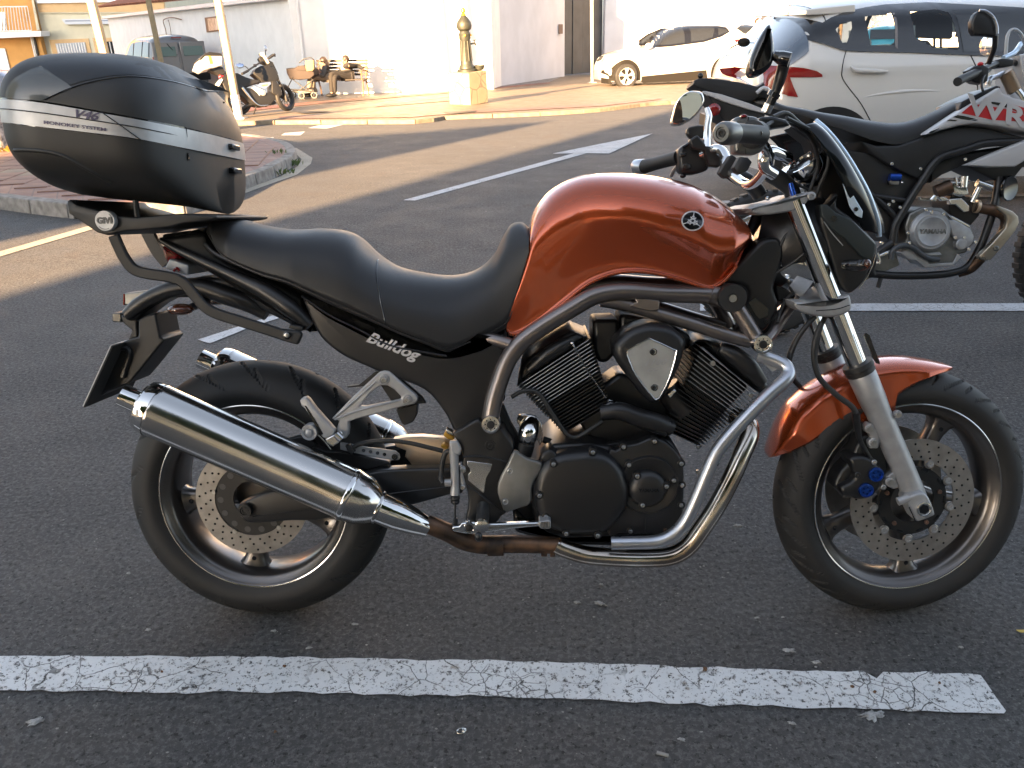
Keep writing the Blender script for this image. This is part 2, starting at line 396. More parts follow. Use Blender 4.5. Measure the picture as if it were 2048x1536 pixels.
mark('painted_line', 'long thin white stripe running diagonally up the road to the white arrow', px('807,401 830,402 1172,307.5 1150,306.5'), paint_far, .004, .003)
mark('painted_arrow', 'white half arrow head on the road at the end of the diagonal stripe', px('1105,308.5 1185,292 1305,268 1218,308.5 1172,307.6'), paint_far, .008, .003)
mark('painted_edge', 'cream curved edge line around the rounded pavement corner', px('487,283 531,286 594,297 625,316 622,328 594,350 531,372 469,395 187,459 0,514 -300,590 -300,575 0,504 187,450 469,387 562,353 594,334 603,319 587,303 531,291 487,287'), paint_edge, .004, .002)
for q, l in (('616,256.5 640,250.5 688,249.5 654,257.5', 'white crossing block nearest the open road'), ('562,271 570,266.5 610,263.5 601,271', 'white crossing block next to the rounded pavement corner'), ('500,281 506,276.5 548,275 540,281', 'white crossing block half hidden behind the black top case')):
    mark('crossing_block', l, px(q), paint_far, .004)
# ------------------------------------------------------------------ pavements (raised 0.12 m, kerb stones one by one)
KH = .12
def pavement(name, path, back, m, stone_m, klen, label=None, kw=.13, h=KH, nmax=300, vis=None):
    """path: world points of the kerb foot; back: world points closing the paved area"""
    P = catmull([Vector((p[0], p[1], 0)) for p in path], 12)
    L = [0]
    for a, b in zip(P, P[1:]): L.append(L[-1]+(b-a).length)
    def at(s):
        for i in range(len(P)-1):
            if L[i+1] >= s: t = (s-L[i])/(L[i+1]-L[i]); return P[i].lerp(P[i+1], t)
        return P[-1].copy()
    cen = sum((Vector((b[0], b[1], 0)) for b in back), Vector())/len(back)
    tot = L[-1]; ns = int(tot/klen)
    def inward(s):
        d = (at(min(s+.05, tot))-at(max(s-.05, 0))).normalized(); n_ = Vector((-d.y, d.x, 0))
        return n_ if n_.dot(cen-at(s)) > 0 else -n_
    s0 = struct(obj(name, flat([at(tot*i/60)+inward(tot*i/60)*(kw-.01) for i in range(61)]+[Vector((b[0], b[1], 0)) for b in back], h-.006), m, smooth=False))
    for k in range(ns):
        a, b = k*klen+.006, (k+1)*klen-.006; pts = []
        for s in (a, (a+b)/2, b): pts.append(at(s))
        ins = [q+inward(s)*kw for q, s in zip(pts, (a, (a+b)/2, b))]; dz = random.uniform(-.004, .004); lo = []; hi = []
        ring = pts+ins[::-1]
        V = [on_ground(q, -.03) for q in ring]+[on_ground(q+((inward(a)*.012) if i < 3 else Vector()), h+dz) for i, q in enumerate(ring)]
        n = 6; F = [tuple(range(n)), tuple(range(2*n-1, n-1, -1))]+[(i, (i+1) % n, n+(i+1) % n, n+i) for i in range(n)]
        obj('kerb_stone', (V, F), stone_m, s0, bevel=.012, seg=2, smooth=False)
    return s0
isl = gpts(px('-420,330 -200,390 0,419 80,430 150,438 230,441 330,436 400,423 472,388 506,374 544,359 572,343 588,332 596,318 578,301 531,289'))+[gnd(470, 281)]
isl_back = [gnd(440, 274), gnd(300, 262), gnd(60, 255), gnd(-500, 262)]
island = pavement('pavement_island', isl, isl_back, tile_pink, concrete, .52)
# square paving tiles of the island one by one (the ones that show largest as parts, the rest joined)
def in_poly(x, y, P):
    r = False
    for i in range(len(P)):
        a, b = P[i], P[(i+1) % len(P)]
        if (a.y > y) != (b.y > y) and x < (b.x-a.x)*(y-a.y)/(b.y-a.y)+a.x: r = not r
    return r
isl_poly = [Vector((q.x, q.y)) for q in catmull([Vector((q.x, q.y, 0)) for q in isl], 6)]+[Vector((q.x, q.y)) for q in isl_back]
strip_p = [Vector((q.x, q.y)) for q in gpts(px('-300,357 0,360 60,362 150,373 150,384 0,366 -300,372'))]
tpk = mat('pink_paving_tile', (.22, .125, .10), .62, var=(3, .35), bump=(50, .3, .002)); tcr = mat('pale_paving_tile', (.23, .185, .135), .62, var=(3, .3), bump=(50, .3, .002))
ta, ts = .16, .30; tm = {}
def tile_mesh(m):
    if m.name not in tm:
        h = ts/2-.004; me = bpy.data.meshes.new('paving_tile'); me.from_pydata([(-h, -h, -.02), (h, -h, -.02), (h, h, -.02), (-h, h, -.02), (-h+.003, -h+.003, .004), (h-.003, -h+.003, .004), (h-.003, h-.003, .004), (-h+.003, h-.003, .004)], [], [(4, 5, 6, 7), (0, 1, 5, 4), (1, 2, 6, 5), (2, 3, 7, 6), (3, 0, 4, 7)]); me.materials.append(m); tm[m.name] = me
    return tm[m.name]
cells = []
for i in range(-60, 60):
    for j in range(-40, 40):
        x = -6+(i*math.cos(ta)-j*math.sin(ta))*ts; y = 10+(i*math.sin(ta)+j*math.cos(ta))*ts
        if all(in_poly(x+dx, y+dy, isl_poly) for dx in (-.29, .29) for dy in (-.29, .29)) and y < 15 and x > -11: cells.append((math.hypot(x, y), x, y))
cells.sort()
rest_v, rest_f = [], []
for k, (d_, x, y) in enumerate(cells):
    m_ = tcr if in_poly(x, y, strip_p) else tpk; z = GZ(y)+KH+.001+random.uniform(-.0015, .0015)
    if k < 290:
        o = bpy.data.objects.new('paving_tile', tile_mesh(m_)); link(o); o.parent = island; o.location = (x, y, z); o.rotation_euler = (-SLOPE, 0, ta)
    else:
        M_ = Matrix.Translation((x, y, z)) @ Matrix.Rotation(ta, 4, 'Z'); n0 = len(rest_v)
        rest_v += [M_ @ v.co for v in tile_mesh(tpk).vertices]; rest_f += [tuple(n0+a for a in f.vertices) for f in tile_mesh(tpk).polygons]
if rest_v: obj('paving_tiles', (rest_v, rest_f), tpk, island, smooth=False, kind='stuff')
# cream strip across the island
struct(obj('pavement_strip', flat(gpts(px('-300,357 0,360 60,362 150,373 150,384 0,366 -300,372')), KH-.0055), tile_cream, smooth=False))
far = gpts(px('450,252 560,249 700,248.5 841,247.5 888,240 954,237 1088,231.5 1200,224 1310,211 1420,205 1700,190'))
far_back = [gnd(2300, 150), gnd(2300, 112), gnd(1480, 112), (10.5, 40), (2.5, 36.5), (-.97, 27), (-6.5, 27), (-18, 38), (-30, 42), gnd(-300, 190), gnd(200, 240)]
plaza = pavement('plaza_pavement', far, far_back, tile_cream, concrete2, .9, h=.07)
PL = .07
def band(name, P, m, lift): struct(obj(name, flat(gpts(P), PL+lift), m, smooth=False))
band('grey_paving', px('430,236 500,224 600,213 760,201 905,190 1090,172 1140,150 900,150 400,160 200,200 200,240'), tile_grey, .000)
band('red_paving_band', px('430,244 520,226.5 640,214 905,191 1100,172 1100,169 905,187.5 620,210.5 500,222 420,236'), tile_red, .005)
band('red_paving_band', px('560,246 820,243 900,236 1000,231 1200,220 1320,206 1320,203 1190,215 980,226 890,231 800,237 560,240'), tile_pink, .005)
band('red_paving_band', px('985,171 1130,152 1206,146 1206,149 1130,155.5 985,175'), tile_red, .006)
band('red_paving_band', px('750,221 905,208 905,204.5 760,216'), tile_pink, .005)
for q, l in (('608,235 665,231 640,229.5 590,232', 'dark rectangular cover in the lit plaza paving'), ('888,233 955,229.5 950,233 900,237', 'rusty drain cover at the far kerb')):
    tag(obj('drain_cover', flat(gpts(px(q)), PL+.012), iron_dark, smooth=False), l, 'drain cover')
# ================================================================== buildings
def rot2(x, y, a): return (x*math.cos(a)-y*math.sin(a), x*math.sin(a)+y*math.cos(a))
def poly_body(fp, z0, z1):
    n = len(fp); V = [Vector((p[0], p[1], z0)) for p in fp]+[Vector((p[0], p[1], z1)) for p in fp]
    return V, [tuple(range(n)), tuple(range(2*n-1, n-1, -1))]+[(i, (i+1) % n, n+(i+1) % n, n+i) for i in range(n)]
LG = 2.62
wb = [gnd(945, 180, PL), gnd(1129, 152.5, PL), gnd(1208, 147, PL)]
# low white building with the tiled eave (wall bends near the drainpipe)
Wc = wb[0]; W1 = gnd(600, 190.5, PL); W0 = Vector((-19.6, 44.5, 0))
wl = thing('white_building', 'long low white building with a tiled eave behind the bench and parked van', 'building', loc=(W1.x, W1.y, GZ(W1.y)))
off = Vector((W1.x, W1.y, GZ(W1.y)))
def rel(p): return Vector(p)-off
zb = -1.0
obj('wall', poly_body([rel(p) for p in (W0, W1, Wc, Vector((Wc.x+.6, Wc.y+.25, 0)), Vector((2.0, 45, 0)), Vector((-13, 57, 0)))], zb, LG+.0), white_wall, wl, smooth=False)
obj('wall_upper', poly_body([rel(p) for p in (W1+Vector((.02, .02, 0)), Wc+Vector((0, .0, 0)), Vector((Wc.x+.5, Wc.y+.4, 0)), Vector((1.8, 44, 0)), Vector((-4, 44, 0)))], LG+.005, 4.6), white_wall, wl, smooth=False)
d = (W1-W0).normalized(); nrm = Vector((-d.y, d.x, 0)); nrm = -nrm if nrm.y > 0 else nrm; Lw = (W1-W0).length
eh = LG-.10
obj('eave_board', poly_body([rel(W0-d*.1+nrm*.22), rel(W1+d*.0+nrm*.22), rel(W1-nrm*.1), rel(W0-d*.1-nrm*.1)], eh, eh+.11), white_paint, wl, smooth=False)
tp = []
for k in range(int(Lw/.165)):                       # the half-round eave tiles: 8 px each in the photograph
    p = W0+d*(.165*k); sec = []
    for (q, zz) in ((nrm*.34, eh+.125), (-nrm*2.2, eh+.80)):
        ring = []
        for a in range(7):
            an = math.pi*a/6; ring.append(rel(p+q+d*(.075*math.cos(an)))+Vector((0, 0, zz+.07*math.sin(an))))
        for a in range(6, -1, -1):
            an = math.pi*a/6; ring.append(rel(p+q+d*(.06*math.cos(an)))+Vector((0, 0, zz+.052*math.sin(an))))
        sec.append(ring)
    tp.append(loft(sec))
obj('roof_tiles', join(*tp), terracotta, wl, smooth=False, kind='stuff')
rs = [rel(W0+nrm*.3)+Vector((0, 0, eh+.118)), rel(W1+nrm*.3)+Vector((0, 0, eh+.118)), rel(W1-nrm*2.2)+Vector((0, 0, eh+.79)), rel(W0-nrm*2.2)+Vector((0, 0, eh+.79))]
obj('roof', (rs+[p-Vector((0, 0, .02)) for p in rs], [(0, 1, 2, 3), (7, 6, 5, 4), (0, 4, 5, 1), (1, 5, 6, 2), (2, 6, 7, 3), (3, 7, 4, 0)]), terracotta, wl, smooth=False)
# plaque and lantern bracket on the left part of the wall
def on_wall(u, v, A, B, out=0.0):
    dd = (B-A).normalized(); nn = Vector((-dd.y, dd.x, 0)); nn = -nn if nn.y > 0 else nn
    r = ray(u, v); t = ((A+nn*out)-EYE).dot(nn)/r.dot(nn); return EYE+r*t
def wall_slab(name, pts, A, B, th, m, parent, base, lab=None, **k):
    dd = (B-A).normalized(); nn = Vector((-dd.y, dd.x, 0)); nn = -nn if nn.y > 0 else nn
    P = [on_wall(q[0], q[1], A, B, th)-base for q in pts]
    return obj(name, prism(P, 0, dv=-nn*(th+.01)), m, parent, label=lab, smooth=False, **k)
pq = thing('wall_plaque', 'brown framed picture plaque on the white wall behind the third cream pole', 'plaque', loc=off)
frame_m = mat('brown_frame', (.16, .09, .05), .6); tilem = mat('plaque_tile', (.50, .42, .33), .4, var=(9, .6), col2=(.25, .20, .16))
wall_slab('frame', c('A', '1309,113 1434,97 1449,193 1322,207'), W0, W1, .04, frame_m, pq, off)
wall_slab('panel', c('A', '1326,120 1422,108 1434,186 1337,198'), W0, W1, .06, tilem, pq, off)
wall_slab('figure', c('A', '1375,118 1400,116 1412,184 1384,190'), W0, W1, .068, mat('plaque_figure', (.62, .55, .45), .5), pq, off)
bk = thing('wall_bracket', 'thin rusty arched bracket fixed high on the white wall above the van', 'bracket', loc=off)
br = [on_wall(q[0], q[1], W0, W1, .1)-off for q in c('A', '1068,250 1060,190 1045,140 1055,122 1100,112 1160,125')]
obj('rod', tube(br, .018, 6), frame_m, bk); obj('rod', tube([on_wall(q[0], q[1], W0, W1, .1)-off for q in c('A', '1098,250 1090,180 1078,128')], .014, 6), frame_m, bk)
dp = [on_wall(q[0], q[1], W1, Wc, .08) for q in px('593,0 595,20 601,70 607,120')]
tag(obj('drainpipe', tube(dp+[Vector((dp[-1].x, dp[-1].y, GZ(26)+PL))], .035, 8), white_paint), 'slim white drainpipe on the sunlit wall above the stroller', 'pipe')
# grey wall running away to the gate
g0, g1, g2 = wb
g1t = g1+Vector((0, 0, 0))
W3 = gnd(1485, 147, PL)
def wall_seg(name, label, A, B, h, m, th=.35):
    dd = (B-A).normalized(); nn = Vector((-dd.y, dd.x, 0)); nn = -nn if nn.dot(A-EYE) < 0 else nn
    return tag(obj(name, poly_body([A, B, B+nn*th, A+nn*th], -1.2, h), m, smooth=False), label, 'wall')
wall_seg('plaster_wall', 'tall grey white plaster wall between the fountain and the dark gate', g0+Vector((.04, .06, 0)), g1, 5.2, grey_wall)
wall_seg('plaster_wall', 'tall pale plaster wall right of the dark gate behind the white crossover', g2, Vector((13.2, g2.y+1.5, 0)), 6.5, grey_wall)
gt = thing('double_gate', 'tall dark grey sheet metal double gate between the two plaster walls', 'gate', loc=(g1.x, g1.y, GZ(g1.y)+PL))
ga, gb = g1, g2; dd = gb-ga; nn = Vector((dd.y, -dd.x, 0)).normalized()
for i in range(4):
    a = ga+dd*(i/4+.004); b = ga+dd*((i+1)/4-.004); o0 = Vector((g1.x, g1.y, GZ(g1.y)+PL))
    a = a-o0; b = b-o0; a.z = b.z = 0.03; s = -nn*(.12 if i % 2 else .14)
    obj('gate_panel', ([a+s, b+s, b+s*2, a+s*2]+[p+Vector((0, 0, 4.6)) for p in (a+s, b+s, b+s*2, a+s*2)], [(0, 1, 2, 3), (7, 6, 5, 4), (0, 1, 5, 4), (1, 2, 6, 5), (2, 3, 7, 6), (3, 0, 4, 7)]), gate_m, gt, bevel=.01, smooth=False)
mb = thing('door_bell_box', 'small tan box on the grey wall beside the dark gate', 'box', loc=tuple(g1))
mp = on_wall(1121, 58, g0, g1, .05); obj('case', xf(cbox((0, 0, 0), (.16, .26, .32)), Matrix.Translation(mp-g1)), mat('tan_box', (.32, .2, .13), .6), mb, bevel=.01)
# ---------------------------------------------------------- houses far left (facades stand at their own distance)
HF = Frame((-26, 52, GZ(52)))
def hp(pts, y=0): return HF.P(pts, y)
def slab(name, pts, th, m, parent, y=0, **k): return obj(name, prism(hp(pts, y-th), th+.02 if th > 0 else -th), m, parent, smooth=False, **k)
ho = thing('cream_house', 'cream house with ochre window surrounds seen above the black top case', 'house', M=HF.M)
a = hp(c('D', '430,-60 2100,-75'), 0); x0, x1 = a[0].x, a[1].x
obj('wall', box((x0, .0, -.5), (x1, 9, 9)), cream_wall, ho, smooth=False)
slab('parapet_band', c('D', '470,45 2100,18 2100,150 500,158'), .06, ochre2, ho)
slab('ledge', c('D', '455,5 2100,-20 2100,16 470,42'), .22, white_paint, ho)
slab('ledge', c('D', '500,160 2100,152 2100,166 500,172'), .10, cream_wall, ho)
for P_, n in (('628,510 1130,492 1172,700 690,740', 11), ('1183,486 1535,480 1580,700 1230,700', 6)):
    q = c('D', P_); wf = slab('window', q, .05, ochre2, ho)
    u0, v0 = q[0]; u1, v1 = q[1]; u2, v2 = q[2]; u3, v3 = q[3]; ins = .13
    def L2(s, t): return ((u0+(u1-u0)*s)*(1-t)+(u3+(u2-u3)*s)*t, (v0+(v1-v0)*s)*(1-t)+(v3+(v2-v3)*s)*t)
    slab('pane', [L2(ins, .22), L2(1-ins*.8, .22), L2(1-ins*.8, 1), L2(ins, 1)], .056, glass_dark if n == 6 else mat('pale_blind', (.45, .46, .50), .7), wf)
    for k in range(n):
        s = ins+(1-ins*1.8)*(k+.5)/n; slab('grille_bar', [L2(s-.012, .24), L2(s+.012, .24), L2(s+.012, 1), L2(s-.012, 1)], .1, white_paint, wf, y=-.02)
aw = slab('awning_box', c('D', '785,244 1925,240 1930,300 840,312'), .25, shutter, ho)
slab('awning_stripe', c('D', '835,262 1925,252 1925,262 835,275'), .262, mat('blue_grey_trim', (.16, .19, .26), .5), aw)
ar = slab('arch_window', c('D', '1568,600 1568,520 1590,450 1640,418 1700,418 1760,455 1795,520 1800,560 1750,560 1735,510 1700,470 1650,460 1600,490 1585,540 1590,600'), .05, cream_wall, ho)
slab('pane', c('D', '1575,540 1585,490 1625,455 1680,455 1725,490 1745,540'), .02, glass_dark, ar)
for k in range(7):
    an = math.pi*(k+.5)/7; slab('glazing_bar', [(1662/6.4+math.cos(an)*2, 540/6.4-math.sin(an)*2), (1662/6.4+math.cos(an)*2+.6, 540/6.4-math.sin(an)*2), (1662/6.4+math.cos(an)*12+.6, 540/6.4-math.sin(an)*12), (1662/6.4+math.cos(an)*12, 540/6.4-math.sin(an)*12)], .03, white_paint, ar)
slab('lintel', c('D', '1570,540 1750,538 1750,570 1570,575'), .06, white_paint, ar)
oh = thing('ochre_house', 'ochre house with a white railed balcony at the far upper left corner', 'house', M=HF.M)
obj('wall', box((x0-11, -.35, -.5), (x0-.02, 9, 9)), ochre, oh, smooth=False)
slab('corner_pilaster', c('D', '400,-20 425,-20 505,380 470,385'), .02, cream_wall, oh, y=-.36)
bs = obj('balcony', prism(hp(c('D', '-250,415 520,395 524,465 -250,500'), -1.3), 1.0), white_paint, oh, smooth=False)
rb = [hp([q], -1.25)[0] for q in c('D', '-250,92 350,84')]; rr_ = [hp([q], -1.25)[0] for q in c('D', '-250,405 405,388')]
obj('rail', tube([rb[0], rb[1]], .03, 8), white_paint, bs); obj('rail', tube([rr_[0], rr_[1]], .025, 8), white_paint, bs)
for k in range(17):
    s = 1-k/16.5; obj('baluster', tube([rb[0].lerp(rb[1], s), rr_[0].lerp(rr_[1], s)], .02, 6), white_paint, bs)
slab('shutter', c('D', '-120,620 62,620 130,900 0,900'), .05, white_paint, oh, y=-.36)
for k in range(3): slab('downpipe', c('D', f'{385+k*22},480 {397+k*22},480 {475+k*22},830 {463+k*22},830'), .05+.02*k, [white_paint, grey_pole, iron_dark][k], oh, y=-.36)
slab('balcony_door', c('D', '-60,150 60,150 95,385 -60,390'), .01, glass_dark, oh, y=-.36)
# ---------------------------------------------------------- buildings behind the photographer (they cast the shade the photo shows)
sx, sy = math.sin(SUN_AZ), math.cos(SUN_AZ)
def off_house(name, label, fp, h, m):
    o = Vector((sum(p[0] for p in fp)/len(fp), sum(p[1] for p in fp)/len(fp), 0)); t = thing(name, label, 'building', loc=o)
    fp = [(p[0]-o.x, p[1]-o.y) for p in fp]; obj('wall', poly_body(fp, 0, h), m, t, smooth=False)
    obj('parapet', poly_body([(p[0]*1.003, p[1]*1.003) for p in fp], h+.004, h+.25), white_paint, t, smooth=False)
    for i in range(len(fp)):                                    # rows of dark windows on every side
        A, B = Vector((*fp[i], 0)), Vector((*fp[(i+1) % len(fp)], 0)); L_ = (B-A).length; dd = (B-A).normalized(); nn = Vector((dd.y, -dd.x, 0))
        if nn.dot((A+B)/2) < 0: nn = -nn
        for k in range(int(L_/3.2)):
            for zf in range(int(h/2.9)):
                p = A+dd*(1.6+k*3.2-.6); z = 1.0+zf*2.9
                Q = [p+nn*.03+Vector((0, 0, z)), p+dd*1.2+nn*.03+Vector((0, 0, z)), p+dd*1.2+nn*.03+Vector((0, 0, z+1.35)), p+nn*.03+Vector((0, 0, z+1.35))]
                if i in (0, 2) and len(t.children) < 60: obj('window', prism(Q, 0, dv=-nn*.05), glass_dark, t, smooth=False)
Hn = lambda s: s*math.tan(SUN_EL)
A0 = (-2.5-sx*24, 5.2-sy*24)
off_house('apartment_block', 'cream apartment block behind the photographer', [A0, (24, A0[1]), (24, A0[1]-9), (A0[0], A0[1]-9)], 12.5, cream_wall)
B0 = (1.0-sx*24, 15.1-sy*24)
off_house('flat_roofed_house', 'flat roofed house to the left behind the photographer', [B0, (B0[0]-17.5, B0[1]-9.6), (B0[0]-17.5-sx*5, B0[1]-9.6-sy*5), (B0[0]-sx*5, B0[1]-sy*5)], Hn(24)-.55, white_wall)
C0 = (-7.9-sx*30, 26-sy*30)
off_house('townhouse', 'pale townhouse far to the left of the photographer', [C0, (C0[0]-36, C0[1]), (C0[0]-36, C0[1]-8), (C0[0], C0[1]-8)], 21.0, cream_wall)
# ================================================================== trees
def leaves(ce, rad, n, size, seed, squash=.85, holes=.42):
    rnd = random.Random(seed); V, F = [], []
    k = 0
    while k < n:
        p = Vector((rnd.uniform(-1, 1), rnd.uniform(-1, 1), rnd.uniform(-1, 1)))
        if p.length > 1: continue
        q = Vector((p.x*rad, p.y*rad, p.z*rad*squash)); nz = noise.noise((q+Vector(ce))*1.1/max(.5, rad*.35))
        if p.length > .72+.28*nz+.1 or nz < -holes+.15*(1-p.length): continue
        ce_ = Vector(ce)+q; s = size*rnd.uniform(.6, 1.3)
        a = Vector((rnd.gauss(0, 1), rnd.gauss(0, 1), rnd.gauss(0, .6))).normalized()*s; b = a.orthogonal().normalized()*s*.5
        b = Matrix.Rotation(rnd.uniform(0, 6.28), 3, a.normalized()) @ b; i = len(V)
        V += [ce_-a*.5, ce_-b*.5, ce_+a*.5, ce_+b*.5]; F.append((i, i+1, i+2, i+3)); k += 1
    return V, F
def tree(name, label, x, y, th, cr, r, lm, bm_, seed, n=2600, size=.16, tr=.12, lean=(0, 0), group=None, squash=.85):
    z = GZ(y); t = thing(name, label, 'tree', loc=(x, y, z)); rnd = random.Random(seed)
    tp_ = [Vector((0, 0, -.1)), Vector((lean[0]*.3, lean[1]*.3, th*.4)), Vector((lean[0], lean[1], th)), Vector((lean[0]*1.2, lean[1]*1.2, cr))]
    parts = [tube(tp_, [tr*1.25, tr, tr*.8, tr*.25], 12)]
    for k in range(6):
        an = k*1.05+rnd.uniform(-.3, .3); e = Vector((lean[0]+math.cos(an)*r*.6, lean[1]+math.sin(an)*r*.6, cr+rnd.uniform(-.3, .4)*r)); s = Vector((lean[0], lean[1], th*rnd.uniform(.85, 1.05)))
        parts.append(tube([s, s.lerp(e, .5)+Vector((0, 0, -.06*r)), e], [tr*.5, tr*.32, tr*.1], 7))
    obj('trunk', join(*parts), bm_, t); obj('crown', leaves((lean[0], lean[1], cr), r, n, size, seed, squash), lm, t, smooth=False)
    return t
p = gnd(-8, 302, KH); tree('whitewashed_tree', 'rough whitewashed tree trunk at the left edge of the frame on the pink pavement', p.x+.01, p.y, 3.2, 4.6, 1.5, leaf, bark, 3, 2200, .13, .15, lean=(-.12, .2))
for i, (x, y, th, cr, r, lm, lab) in enumerate(((6.2, 44, 1.9, 4.1, 1.9, leaf3, 'round clipped olive green tree above the tail of the white crossover'), (12.6, 42.5, 1.9, 4.0, 1.7, leaf3, 'olive green tree beyond the end of the plaster wall'), (16.4, 43, 2.0, 4.2, 1.9, leaf2, 'yellow autumn tree beyond the roof of the near white car'), (14.6, 41.2, 1.0, 1.8, .9, leaf, 'low green shrub like tree beyond the end of the plaster wall'))):
    if i: tree('street_tree', lab, x+.0, y, th, cr, r, lm, bark2, 20+i, 2600, .20)
wb2 = wall_seg('plaster_wall', 'low sunlit white wall behind the distant trees at the top right', Vector((12, 49, 0)), Vector((34, 50, 0)), 1.55, white_wall)
fb = thing('distant_house', 'distant orange rendered house behind the trees at the top right', 'house', loc=(26, 58, GZ(58))); obj('wall', box((-9, 0, -.5), (14, 8, 5.2)), mat('orange_render', (.55, .28, .16), .9), fb, smooth=False); obj('roof', box((-9.3, -.3, 5.204), (14.3, 8.3, 5.4)), terracotta, fb, smooth=False)
for i, (x, y, h, r) in enumerate(((-4.2, -5.6, 2.4, 2.4), (-.4, -7.6, 3.6, 3.6), (5.6, -6.8, 3.6, 3.6), (12.2, -8, 3.2, 3.4))):
    tree('plane_tree', ['leafy tree close behind the photographer on the left', 'leafy tree straight behind the photographer', 'leafy tree behind the photographer on the right', 'large leafy tree far behind on the right'][i], x, y, h, h+r*.8, r, leaf, bark2, 50+i, 6500, .46, .16)
# ================================================================== poles, fountain
def pole(u0, v0, base, hw, hd, lab, m, tiltx, hz=5, foot=None, name='cream_pole'):
    t = thing(name, lab, 'pole', M=Matrix.Translation(base) @ Matrix.Rotation(tiltx, 4, 'Y'))
    obj('shaft', box((-hw, -hd, foot or 0), (hw, hd, hz)), m, t, bevel=.006); 
    if foot: obj('shaded_base', box((-hw-.004, -hd-.004, -.08), (hw+.004, hd+.004, foot)), grey_pole, t, bevel=.005)  # grey box paints in the shade over the lowest part of the pole
    obj('foot_plate', box((-.13, -.13, -.02), (.13, .13, .012)), grey_pole, t)
    return t
b3 = gnd(478, 236, PL); pole(0, 0, b3, .062, .06, 'cream square pole in front of the parked adventure motorcycle', cream_pole, math.radians(-1.6), foot=.42)
def base_at(u, v, D):
    r = ray(u, v); q = EYE+r*(D/r.y); q.z = GZ(q.y)+PL; return q
q = base_at(210, 98, 14.6); b1 = Vector((q.x+.02, q.y, q.z)); pole(0, 0, b1, .062, .06, 'tall cream square pole rising just above the middle of the black top case', cream_pole, math.radians(-2.2), 6, foot=.42)
q = base_at(318, 80, 23); b2 = Vector((q.x-.02, q.y, q.z)); pole(0, 0, b2, .055, .055, 'distant cream square pole between the cream house and the grey van', cream_pole, math.radians(-1.6), 6, foot=.42)
ps = gnd(1184, 165, PL); sp = pole(0, 0, ps, .045, .045, 'thin grey sign pole standing in front of the dark gate', grey_pole, math.radians(-1.2), 3.2, name='sign_pole')
obj('sign_back', box((-.2, -.07, 2.52), (.55, -.05, 3.3)), mat('sign_white', (.7, .7, .72), .5), sp, bevel=.005)
# drinking fountain
fbp = gnd(938, 207, PL); fo = thing('drinking_fountain', 'green cast iron drinking fountain with gold finial on a veined stone block', 'fountain', M=Matrix.Translation(fbp) @ Matrix.Rotation(math.radians(52), 4, 'Z') @ Matrix.Rotation(math.radians(-2.0), 4, 'Y'))
iron_green = mat('green_cast_iron', (.034, .037, .028), .5, .1, var=(20, .3)); gold = mat('gold_paint', (.45, .30, .05), .35, .5)
def b_stone(N):
    v = N.vor(3.2, 'DISTANCE_TO_EDGE'); k = N.ramp(v, .0, .05); N.out(N.mix(k, (.16, .12, .08), N.mix(N.noise(4, 5), (.34, .28, .19), (.22, .17, .10))), N.bump(k, .3, .01))
obj('stone_block', box((-.30, -.30, 0), (.30, .30, .66)), tex_mat('veined_stone', b_stone), fo, bevel=.012, smooth=False)
Pf = [(0, .21), (.04, .21), (.06, .17), (.10, .165), (.14, .135), (.2, .13), (.62, .105), (.66, .125), (.70, .12), (.74, .13), (.80, .10), (.84, .15), (.90, .165), (.97, .15), (1.04, .10), (1.10, .05)]
obj('column', lathe((0, 0, .662), (0, 0, 1), Pf, 20), iron_green, fo)
for k in range(10):
    an = k*2*math.pi/10; obj('flute', tube([(math.cos(an)*.126, math.sin(an)*.126, .87), (math.cos(an)*.105, math.sin(an)*.105, 1.27)], .016, 6), iron_green, fo)
obj('finial', lathe((0, 0, 1.76), (0, 0, 1), [(0, .05), (.02, .06), (.05, .03), (.08, .055), (.13, .045), (.17, .0)], 12), gold, fo)
for an in (-.9, -2.4): obj('gold_rosette', ball((math.cos(an)*.125, math.sin(an)*.125, 1.38), .028, 8, 6), gold, fo)
obj('tap', join(tube([(.08, -.06, 1.2), (.17, -.12, 1.21), (.19, -.135, 1.17)], .018, 8), tube([(.17, -.12, 1.2), (.17, -.12, 1.27)], .012, 6), cbox((.17, -.12, 1.275), (.09, .02, .015))), iron_green, fo)
obj('basin', lathe((.23, -.16, .665), (0, 0, 1), [(0, .05), (.02, .10), (.10, .12), (.10, .105), (.03, .085), (.02, .0)], 16), iron_green, fo)
# weeds along the kerb
def weed(p, n, h, seed):
    rnd = random.Random(seed); V, F = [], []
    for k in range(n):
        b = Vector((rnd.gauss(0, .05), rnd.gauss(0, .05), 0)); dx = Vector((rnd.gauss(0, .35), rnd.gauss(0, .35), 1)).normalized(); s = h*rnd.uniform(.5, 1.1); w_ = dx.orthogonal().normalized()*s*.09; i = len(V)
        V += [b-w_, b+w_, b+dx*s*.6+w_*1.4+Vector((dx.x, dx.y, 0))*s*.1, b+dx*s+Vector((dx.x, dx.y, 0))*s*.4, b+dx*s*.6-w_*1.4+Vector((dx.x, dx.y, 0))*s*.1]; F.append((i, i+1, i+2, i+3, i+4))
    return V, F
for i, (u, v, l) in enumerate(((583, 330, 'tallest green weed in the kerb joint at the tip of the pavement corner'), (569, 347, 'green weed tuft in the kerb joint nearest the camera'), (553, 306, 'low weed patch on the far side of the pavement corner'), (12, 303, 'dry grass tuft at the foot of the whitewashed tree trunk'))):
    q = gnd(u, v, .02 if i < 2 else KH); tag(obj('weed', weed(q, [34, 26, 22, 30][i], [.075, .065, .05, .10][i], i), leaf if i < 3 else leaf2, smooth=False, loc=q), l, 'weed')
